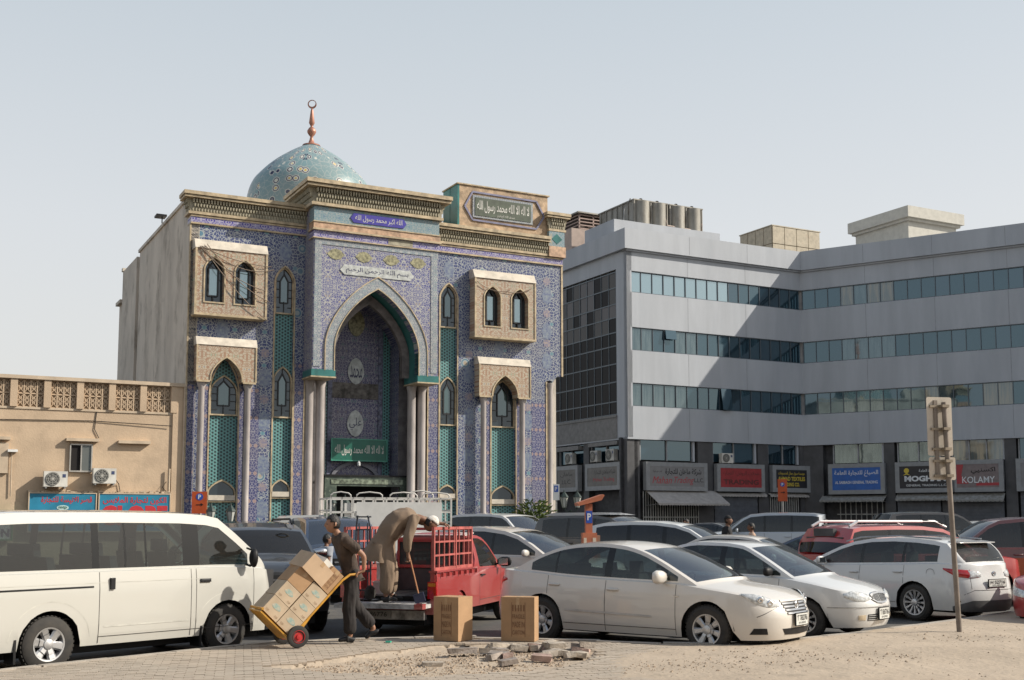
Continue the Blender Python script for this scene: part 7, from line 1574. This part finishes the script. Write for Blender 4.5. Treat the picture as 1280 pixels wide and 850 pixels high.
def head(parent, c, pitch=0, skin=SKIN, hair=HAIR, cap=None, s=1, beard=False, yaw=0):
    """head facing local +x with brow, nose, lips, eyes, ears and hair"""
    g = bpy.data.objects.new('x', None); m = MB(); nu, nv = 24, 18
    def shape(th, ph):
        x, y, z = math.cos(ph) * math.cos(th), math.cos(ph) * math.sin(th), math.sin(ph)
        X, Y, Z = x * .095, y * .074, z * .118
        if z < -.1: X += .014 * (x > 0) * -z * 1.2; Y *= 1 + .32 * (z + .1); X *= 1 + .12 * (z + .1)
        if x > .5:
            g1 = math.exp(-(y / .16) ** 2); X += .024 * g1 * math.exp(-((z + .12) / .16) ** 2) + .008 * g1 * math.exp(-((z - .05) / .2) ** 2)
            X += .007 * math.exp(-(y / .5) ** 2) * math.exp(-((z - .22) / .09) ** 2); X -= .010 * math.exp(-((abs(y) - .38) / .16) ** 2) * math.exp(-((z - .04) / .10) ** 2)
            X += .008 * math.exp(-(y / .3) ** 2) * math.exp(-((z + .48) / .07) ** 2); X += .010 * math.exp(-(y / .3) ** 2) * math.exp(-((z + .82) / .13) ** 2)
        return Vector((X, Y, Z))
    for i in range(nv + 1):
        for j in range(nu): m.v.append(tuple(shape(2 * PI * j / nu, -PI / 2 + PI * i / nv)))
    for i in range(nv):
        for j in range(nu): a = i * nu + j; b = i * nu + (j + 1) % nu; m.f.append((a, b, b + nu, a + nu))
    M = Matrix.Translation(c) @ Matrix.Rotation(yaw, 4, 'Z') @ Matrix.Rotation(pitch, 4, 'Y') @ Matrix.Scale(s, 4)
    def put(nm, mb, mt, par=None): mb.v = [tuple(M @ Vector(v)) for v in mb.v]; return mb.build(nm, mt, par or parent, True, weld=.0004)
    for sd in (-1, 1):
        k = len(m.v)
        for (dx, dz) in ((0, 0), (-.012, .028), (-.026, .03), (-.03, .005), (-.02, -.022), (-.004, -.028)): m.v.append((dx + .004, sd * .074, dz - .004)); m.v.append((dx - .006, sd * .090, dz - .004))
        for q_ in range(1, 6): a = k + q_ * 2; b = k + (q_ % 5 + 1) * 2; m.f.append((a, b, b + 1, a + 1)); m.f.append((k + 1, a + 1, b + 1))
    h = put('head', m, skin)
    e = MB()
    for sd in (-1, 1):
        e = MB().lathe([(.0001, .0)] + [(.0085 * math.sin(t), .0085 * math.cos(t)) for t in (.5, 1, 1.57, 2.2)], 8, (.082, sd * .030, .004)); put('eye', e, HAIR, h)
    put('mouth', MB().box(.086, .0925, -.02, .02, -.060, -.056), mat('lips', (.22, .08, .06), .6, var=0), h)
    hm = MB()
    for i in range(nv + 1):
        for j in range(nu):
            th, ph = 2 * PI * j / nu, -PI / 2 + PI * i / nv; p = shape(th, ph); hm.v.append(tuple(p * (1.10 + .02 * math.sin(9 * th + 5 * ph)) + Vector((-.004, 0, .006))))
    for i in range(nv):
        for j in range(nu):
            th, ph = 2 * PI * (j + .5) / nu, -PI / 2 + PI * (i + .5) / nv; fx = math.cos(th)
            lim = .55 if fx > .55 else (.18 if fx > .1 else -.45)
            if cap: lim = .30 if fx > -.2 else .1
            if ph > lim: a = i * nu + j; b = i * nu + (j + 1) % nu; hm.f.append((a, b, b + nu, a + nu))
    o = put('cap' if cap else 'hair', hm, cap or hair); o.modifiers.new('t', 'SOLIDIFY').thickness = .008
    if cap:
        hb = MB()
        for i in range(nv + 1):
            for j in range(nu): hb.v.append(tuple(shape(2 * PI * j / nu, -PI / 2 + PI * i / nv) * 1.03))
        for i in range(nv):
            for j in range(nu):
                th, ph = 2 * PI * (j + .5) / nu, -PI / 2 + PI * (i + .5) / nv
                if math.cos(th) < .1 and -.5 < ph < .4: a = i * nu + j; b = i * nu + (j + 1) % nu; hb.f.append((a, b, b + nu, a + nu))
        put('hair', hb, hair)
    bpy.data.objects.remove(g); return h
def person(label, loc, rz, shirt, trousers, pose, skin=SKIN, hair=HAIR, cap=None, s=1, shoes=None, detail=True, group=None):
    p = thing('person', label, 'person', loc, rz, group); J = {k: Vector(v) for k, v in pose['J'].items()}; p.scale = (s, s, s)
    V = []; E = []
    def add(k, r, r2=None): V.append((*J[k], r, r2 or r)); return len(V) - 1
    i0 = add('pelvis', .08, .06); i1 = add('spine', .085, .07); E.append((i0, i1)); i2 = add('chest', .11, .08); E.append((i1, i2)); i3 = add('neck', .052); E.append((i2, i3)); V.append((*(J['neck'].lerp(J['head'], .55)), .050)); E.append((i3, len(V) - 1))
    for sd in 'LR':
        a = add('sh' + sd, .055); E.append((i2, a)); b = add('el' + sd, .040); E.append((a, b)); c_ = add('wr' + sd, .026); E.append((b, c_))
        if detail: hand(V, E, c_, J['wr' + sd], J['ha' + sd] - J['wr' + sd], pose.get('up' + sd, (0, 0, 1)), curl=pose.get('curl', .7), thumb=1 if sd == 'L' else -1)
        else: V.append((*J['ha' + sd], .03)); E.append((c_, len(V) - 1))
        a = add('hi' + sd, .065); E.append((i0, a)); b = add('kn' + sd, .055); E.append((a, b)); c_ = add('an' + sd, .04); E.append((b, c_)); d = add('to' + sd, .03); E.append((c_, d))
    skinned('body', V, E, skin, p, 0, 2)
    # shirt
    V = []; E = []; i0 = add('pelvis', pose.get('hem', .155), .13); i1 = add('spine', .155, .13); i2 = add('chest', .175, .135); E += [(i0, i1), (i1, i2)]; V.append((*J['chest'].lerp(J['neck'], .9), .085)); E.append((i2, 3))
    dn = (J['pelvis'] - J['spine']).normalized(); V.append((*(J['pelvis'] + dn * .12), pose.get('hem', .155), .13)); E.append((i0, 4))
    for sd in 'LR':
        a = add('sh' + sd, .092); E.append((i2, a)); V.append((*J['sh' + sd].lerp(J['el' + sd], .35), .082)); E.append((a, len(V) - 1)); V.append((*J['sh' + sd].lerp(J['el' + sd], pose.get('sleeve', .7)), .078)); E.append((len(V) - 2, len(V) - 1))
        if pose.get('sleeve', .7) >= 1: V.append((*J['el' + sd].lerp(J['wr' + sd], .85), .048)); E.append((len(V) - 2, len(V) - 1))
    skinned('shirt', V, E, shirt, p, 0, 4 if detail else 2, .009 if detail else 0)
    if trousers:
        V = []; E = []; i0 = add('pelvis', .150, .125); V.append((*(J['pelvis'] + (J['spine'] - J['pelvis']) * .4), .145, .12)); E.append((0, 1))
        for sd in 'LR': a = add('hi' + sd, .105); E.append((i0, a)); b = add('kn' + sd, pose.get('knr', .085)); E.append((a, b)); V.append((*J['kn' + sd].lerp(J['an' + sd], .94), pose.get('cuff', .085))); E.append((b, len(V) - 1))
        skinned('trousers', V, E, trousers, p, 0, 4 if detail else 2, .010 if detail else 0)
        for sd in 'LR':
            f = (J['to' + sd] - J['an' + sd]); f.z = 0; f.normalize(); zt = J['to' + sd].z; an = J['an' + sd]; V = [(*(an + Vector((0, 0, -.02))), .05), (*(an - f * .05 + Vector((0, 0, -.05))), .042), (*(an.lerp(J['to' + sd], .6)), .043, .035), (*(J['to' + sd] + f * .02), .038, .028)]
            skinned('shoe', V, [(0, 1), (0, 2), (2, 3)], shoes or BLACK, p, 0, 2)
    head(p, J['head'], pose.get('hp', 0), skin, hair, cap, yaw=pose.get('hy', 0)); return p
BRN = mat('dark brown shirt cloth', (.055, .036, .026), .85, var=.2, scale=6, bump=.5, bscale=9); TRS = mat('black brown trouser cloth', (.022, .018, .017), .9, var=.2, scale=6, bump=.5, bscale=8)
walk = dict(J=dict(pelvis=(0, 0, .95), spine=(.06, 0, 1.14), chest=(.14, 0, 1.33), neck=(.20, 0, 1.47), head=(.265, 0, 1.60), shL=(.14, .185, 1.40), shR=(.15, -.185, 1.40), elL=(-.12, .24, 1.17), elR=(-.10, -.23, 1.16), wrL=(-.12, .23, .97), wrR=(-.10, -.22, .97), haL=(-.04, .22, .95), haR=(-.02, -.21, .95),
    hiL=(0, .095, .90), hiR=(0, -.095, .90), knL=(.05, .10, .49), knR=(-.07, -.10, .50), anL=(.02, .10, .085), anR=(-.36, -.10, .17), toL=(.17, .10, .04), toR=(-.25, -.10, .04)), sleeve=.8, cuff=.10, knr=.09, curl=.9, hp=.05)
person('young man in dark brown short-sleeved shirt pushing the loaded hand truck', (-2.20, 16.10, .152), heading(-.93, -.36), BRN, TRS, walk, SKIN)
# stooping man in tunic and baggy trousers, on the pickup tailgate
KAM = mat('khaki brown tunic cloth', (.225, .16, .11), .9, var=.05, scale=3, bump=.35, bscale=7)
bent = dict(J=dict(pelvis=(-.06, 0, .94), spine=(.06, 0, 1.14), chest=(.30, 0, 1.25), neck=(.47, 0, 1.26), head=(.61, 0, 1.17), shL=(.33, .19, 1.27), shR=(.36, -.17, 1.25), elL=(.58, .22, 1.20), elR=(.26, -.22, .95), wrL=(.80, .20, 1.17), wrR=(.27, -.20, .70), haL=(.88, .19, 1.15), haR=(.29, -.20, .62),
    hiL=(-.06, .10, .90), hiR=(-.06, -.10, .90), knL=(.03, .12, .50), knR=(.0, -.13, .49), anL=(.05, .12, .09), anR=(-.04, -.14, .09), toL=(.20, .12, .045), toR=(.11, -.15, .045)), sleeve=1.0, cuff=.10, knr=.13, curl=1.0, hp=.75, upR=(1, 0, 0), hem=.17)
pp = person('stooping man in khaki tunic, baggy trousers and white cap, standing on the pickup tailgate', (0, 0, 0), 0, KAM, KAM, bent, SKIN2, HAIR, mat('white knitted cap', (.66, .62, .56), .9, var=.1, scale=20, bump=.4, bscale=40))
bl = onbed(XB - .14, -.06, .545); pp.location = (bl[0], bl[1], .546); pp.scale = (1.07, 1.1, 1.03); pp.rotation_euler = (0, 0, R(8))
tun = etube([((.40, 0, 1.30), .10, .09), ((.31, 0, 1.27), .21, .155), ((.15, 0, 1.22), .21, .175), ((.04, 0, 1.10), .20, .175), ((-.04, 0, .98), .19, .16), ((-.09, 0, .84), .21, .20), ((-.12, 0, .72), .22, .22), ((-.14, 0, .60), .225, .235)], 28, .07, 6)
big = MB(); rg = 28; nk = len(tun.v) // rg
for k in range((nk - 1) * 5 + 1):
    a_, t_ = divmod(k, 5); t_ /= 5
    for j in range(rg * 2):
        j0 = j // 2; j1 = (j0 + (j % 2)) % rg; b_ = min(a_ + 1, nk - 1)
        p_ = (Vector(tun.v[a_ * rg + j0]) + Vector(tun.v[a_ * rg + j1])) / 2; q_ = (Vector(tun.v[b_ * rg + j0]) + Vector(tun.v[b_ * rg + j1])) / 2; big.v.append(tuple(p_.lerp(q_, t_)))
for k in range((nk - 1) * 5):
    for j in range(rg * 2): a_ = k * rg * 2 + j; b_ = k * rg * 2 + (j + 1) % (rg * 2); big.f.append((a_, b_, b_ + rg * 2, a_ + rg * 2))
fold_mesh(big, .030).build('tunic', KAM, pp, True)
st_ = thing('hammer', 'long-handled tool with dark blue block head, held down by the stooping man', 'tool', (0, 0, 0))
a = pp.matrix_basis @ Vector((.30, -.20, .66)); b = pp.matrix_basis @ Vector((.44, -.24, .07))
MB().tube([tuple(a + (a - b).normalized() * .06), tuple(b)], .013, 6).build('handle', mat('orange wood handle', (.45, .20, .09), .6), st_); MB().box(-.08, .08, -.06, .06, -.06, .08).build('tool_head', mat('dark blue steel', (.04, .05, .09), .4, .3), st_); h_ = bpy.data.objects['tool_head']; h_.location = b + Vector((.0, 0, .0)); h_.rotation_euler = (0, -.3, 0)
stand = dict(J=dict(pelvis=(0, 0, .95), spine=(0, 0, 1.14), chest=(0, 0, 1.34), neck=(.01, 0, 1.49), head=(.03, 0, 1.63), shL=(0, .185, 1.42), shR=(0, -.185, 1.42), elL=(-.03, .23, 1.14), elR=(-.03, -.23, 1.14), wrL=(.05, .22, .90), wrR=(.05, -.22, .90), haL=(.06, .22, .82), haR=(.06, -.22, .82),
    hiL=(0, .095, .90), hiR=(0, -.095, .90), knL=(.03, .10, .49), knR=(-.01, -.10, .50), anL=(0, .10, .085), anR=(-.1, -.10, .1), toL=(.13, .10, .04), toR=(.03, -.10, .04)), sleeve=.6)
def cloth(n, c): return mat(n, c, .9, var=.1, scale=5)
person('dark-haired man in pale grey shirt, half hidden behind the dark slate car bonnet', (-3.58, 22.6, 0), R(30), cloth('pale grey shirt', (.42, .44, .48)), TRS, stand, SKIN2, s=.88, detail=False)
person('broad man in black shirt walking between the parked cars, left of the peach-shirted one', (5.72, 31.2, rise(31.2)), R(-20), cloth('black shirt', (.02, .02, .022)), TRS, stand, SKIN2, detail=False, s=1.06, cap=cloth('black cap', (.015, .015, .016)), group='people walking among the parked cars')
person('slim man in peach shirt facing the man in the black shirt', (6.35, 31.0, rise(31)), R(170), cloth('peach shirt', (.62, .42, .30)), TRS, stand, SKIN2, detail=False, s=.95, group='people walking among the parked cars')
person('man in bright green shirt by the pale bar grille', (5.75, 38.5, rise(38.5)), R(200), cloth('green shirt', (.03, .30, .10)), TRS, stand, SKIN, detail=False, s=.95, group='people walking among the parked cars')
person('man in off-white shirt beside the one in bright green', (5.35, 38.8, rise(38.5)), R(20), cloth('off-white shirt', (.55, .5, .45)), TRS, stand, SKIN2, detail=False, s=.93, group='people walking among the parked cars')
# ================================================================== street furniture
ORG = mat('orange enamel', (.50, .085, .02), .45, var=.06); ORG2 = mat('faded orange steel', (.46, .15, .075), .5, var=.1); BLU = mat('parking blue', (.02, .08, .40), .45, var=0)
tm = thing('ticket_machine', 'orange parking ticket machine with tilted solar roof panel behind the large white saloon', 'parking meter', (1.58, 24.2, 0), R(8))
MB().box(-.07, .07, -.06, .06, 0, 2.15).build('column', ORG2, tm); MB().box(-.15, .15, -.13, .05, .75, 1.55).build('cabinet', ORG2, tm); MB().box(-.13, -.07, -.135, -.13, .9, 1.45).box(.06, .13, -.135, -.13, 1.2, 1.45).build('instruction_panel', mat('pale panel', (.55, .48, .38), .5, var=0), tm, kind='stuff')
MB().prism([(-.24, 2.10), (.24, 2.22), (.30, 2.32), (.27, 2.34), (-.26, 2.16)], -.2, .2, 'Y').build('solar_panel', ORG2, tm); MB().box(-.065, .065, -.066, -.06, 1.75, 2.0).build('parking_badge', BLU, tm); text('lettering', 'P', TXW, .08, .14, (0, -.067, 1.88), tm, fat=.03); MB().box(.15, .22, -.1, .04, .8, 1.5).build('side_box', mat('brownish door', (.35, .2, .13), .5), tm)
def flag(label, loc, rz, w, h, z0, group, arrow=True):
    s = thing('parking_sign', label, 'sign', loc, rz, group); MB().tube([(0, .03, 0), (0, .03, z0 + h)], .03, 8).build('pole', STEELG, s); MB().box(-w / 2, w / 2, -.01, .01, z0, z0 + h).build('plate', ORG, s)
    MB().prism([(w * .24 * math.cos(2 * PI * k / 16), z0 + h * .76 + w * .24 * math.sin(2 * PI * k / 16)) for k in range(16)], -.015, -.01).build('disc', BLU, s); text('lettering', 'P', TXW, w * .2, w * .3, (0, -.016, z0 + h * .76), s, fat=.04)
    MB().bar((-w * .2, -.014, z0 + h * .4), (w * .12, -.014, z0 + h * .4), .006, .025).prism([(w * .1, z0 + h * .4 - .05), (w * .26, z0 + h * .4), (w * .1, z0 + h * .4 + .05)], -.016, -.01).build('arrow', BLACK, s); return s
flag('orange parking sign with blue P and arrow in front of the mosque left corner', (-9.72, 36.4, 0), R(12), .46, .68, 2.02, 'orange parking signs')
flag('orange parking sign hanging before the pale grille under the yellow lettered sign', (10.55, 45.6, .2), R(-5), .36, .86, 2.35, 'orange parking signs')
s = thing('parking_sign', 'small white sign with blue P on a post at the right corner of the mosque', 'sign', (1.52, 40.2, .2), 0); MB().tube([(0, .02, 0), (0, .02, 2.85)], .025, 8).build('pole', STEELG, s); MB().box(-.11, .11, -.01, .01, 2.3, 2.85).build('plate', WHITE, s); MB().box(-.07, .07, -.014, -.01, 2.58, 2.8).build('badge', BLU, s); text('lettering', 'P', TXW, .07, .14, (0, -.015, 2.69), s, fat=.04)
IRON = mat('dark green cast iron', (.03, .045, .04), .5, .3, var=.1); LGL = mat('frosted lantern glass', (.42, .43, .40), .3, var=.1)
def lampost(label, loc, sp, htop):
    l = thing('lantern_post', label, 'lamp post', loc, 0, 'lantern posts before the mosque'); MB().lathe([(.12, 0), (.12, .1), (.06, .2), (.045, .8), (.035, htop - .55)], 12).build('post', IRON, l, True)
    MB().tube([(-sp, 0, htop - .5), (-sp * .5, 0, htop - .62), (0, 0, htop - .55), (sp * .5, 0, htop - .62), (sp, 0, htop - .5)], .022, 6).build('arm', IRON, l)
    for sx in (-1, 1):
        g = MB().lathe([(.07, htop - .46), (.14, htop - .12)], 6, (sx * sp, 0, 0)).build('lantern_glass', LGL, l); q = MB().lathe([(.02, htop - .52), (.08, htop - .46)], 6, (sx * sp, 0, 0)).lathe([(.165, htop - .12), (.12, htop - .05), (.03, htop + .06), (.012, htop + .14), (0, htop + .14)], 6, (sx * sp, 0, 0))
        for k in range(6): t = k * PI / 3; q.bar((sx * sp + .072 * math.cos(t), .072 * math.sin(t), htop - .46), (sx * sp + .143 * math.cos(t), .143 * math.sin(t), htop - .12), .014)
        q.build('lantern_frame', IRON, g)
lampost('twin lantern lamp post left of the mosque doorway', (-5.28, 35.6, .1), .2, 2.35); lampost('twin lantern lamp post before the left tall niche of the mosque', (-8.9, 35.8, .1), .3, 2.1); lampost('twin lantern lamp post beside the shaded flank right of the mosque', (1.98, 39.5, .2), .22, 2.5)
# shrub
sb = thing('shrub', 'bushy yellow-green shrub at the foot of the mosque right corner', 'shrub', (.72, 38.6, .2), 0); LEAF = mat('yellow-green leaf', (.13, .17, .03), .6, var=.35, scale=5, col2=(.05, .08, .02)); rr = random.Random(5); m = MB(); br = MB()
for k in range(900):
    a = rr.uniform(0, 2 * PI); e = rr.uniform(-.1, 1.4); r = rr.uniform(.45, 1.0); x = .62 * r * math.cos(e) * math.cos(a); y = .5 * r * math.cos(e) * math.sin(a); z = .85 + .85 * r * math.sin(e); d = Vector((math.cos(a + rr.uniform(-1, 1)), math.sin(a), rr.uniform(-.2, 1))).normalized() * rr.uniform(.12, .22); w = d.cross(Vector((rr.random(), rr.random(), rr.random()))).normalized() * .022
    p = Vector((x, y, z)); m.quad(p, p + d * .5 + w, p + d, p + d * .5 - w)
m.build('foliage', LEAF, sb, kind='stuff'); sb.scale = (1.25, 1.2, 1.35)
for k in range(9): a = k * .7; br.tube([(0, 0, 0), (.2 * math.cos(a), .2 * math.sin(a), .6), (.4 * math.cos(a), .35 * math.sin(a), 1.2)], [.02, .015, .006], 5)
br.build('stems', mat('shrub stem', (.12, .08, .05), .9), sb, kind='stuff')
# sign seen from the back, near right
sp_ = thing('road_sign', 'back of a tall narrow road sign on a leaning brown pole at the right', 'road sign', (6.58, 17.40, .145), R(13)); PB = mat('weathered brown pole', (.22, .185, .155), .6, .2, var=.15, scale=4); SB = mat('bare sign back', (.56, .50, .42), .5, .15, var=.1, scale=3, dirt=(3, (.42, .36, .3), .5, .7))
lean = -.035
def pz(z): return (lean * z, 0, z)
MB().tube([pz(0), pz(3.42)], .038, 14).build('pole', PB, sp_, True, ang=40)
def panel(z0, z1, w, nm):
    c = lean * (z0 + z1) / 2 - .055; r = .03; pts = []
    for (sx, sz) in ((1, 1), (-1, 1), (-1, -1), (1, -1)):
        for k in range(4): t = math.atan2(sz, sx) - PI / 4 + k * PI / 6; pts.append((c + sx * (w / 2 - r) + r * math.cos(t), (z1 - r if sz > 0 else z0 + r) + r * math.sin(t)))
    MB().prism(pts, .06, .066).build(nm, SB, sp_)
panel(2.62, 3.50, .42, 'sign_panel'); panel(2.26, 2.60, .44, 'sign_panel')
for z in (3.36, 3.02, 2.72, 2.54, 2.32):
    q = MB().box(lean * z - .21, lean * z + .10, .035, .062, z - .018, z + .018).box(lean * z - .055, lean * z + .055, -.05, .05, z - .02, z + .02); q.build('clamp', mat('clamp steel', (.30, .25, .19), .5, .4), sp_, kind='stuff')
MB().box(lean * 2.9 - .16, lean * 2.9 - .10, .04, .06, 2.3, 3.45).build('stiffener', PB, sp_)
# ================================================================== blocks across the road behind the camera, mirrored in windows and paint
for i, (x, y, w, d, h, c, l) in enumerate(((-42, -42, 24, 14, 17, (.34, .29, .23), 'tan five-storey block across the road, left one'), (-14, -46, 22, 14, 22, (.40, .38, .35), 'pale block across the road, left of the middle'), (12, -44, 20, 14, 15, (.30, .25, .2), 'brown block across the road, right of the middle'), (38, -48, 26, 14, 20, (.38, .36, .33), 'grey block across the road, right one'), (-60, 5, 14, 34, 14, (.36, .3, .24), 'sand-coloured block at the far left end of the street'))):
    b = thing('street_block', l, 'building', (x, y, 0), 0, 'blocks across the road'); MB().box(-w / 2, w / 2, -d / 2, d / 2, 0, h).box(-w / 2 - .2, w / 2 + .2, -d / 2 - .2, d / 2 + .2, h, h + .4).build('wall', mat('block wall %d' % i, c, .9, var=.08), b)
    wm = MB().box(-.7, .7, -.02, .05, 0, 1.5).mesh('window', PANES[1]); side = i < 4
    for f in range(int(h // 3.4)):
        n = int((w if side else d) / 2.8)
        for k in range(n):
            u = -(w if side else d) / 2 + (k + .5) * (w if side else d) / n; link('window', wm, b, (u, d / 2, 1.2 + f * 3.3) if side else (w / 2, u, 1.2 + f * 3.3), (0, 0, 0) if side else (0, 0, PI / 2))
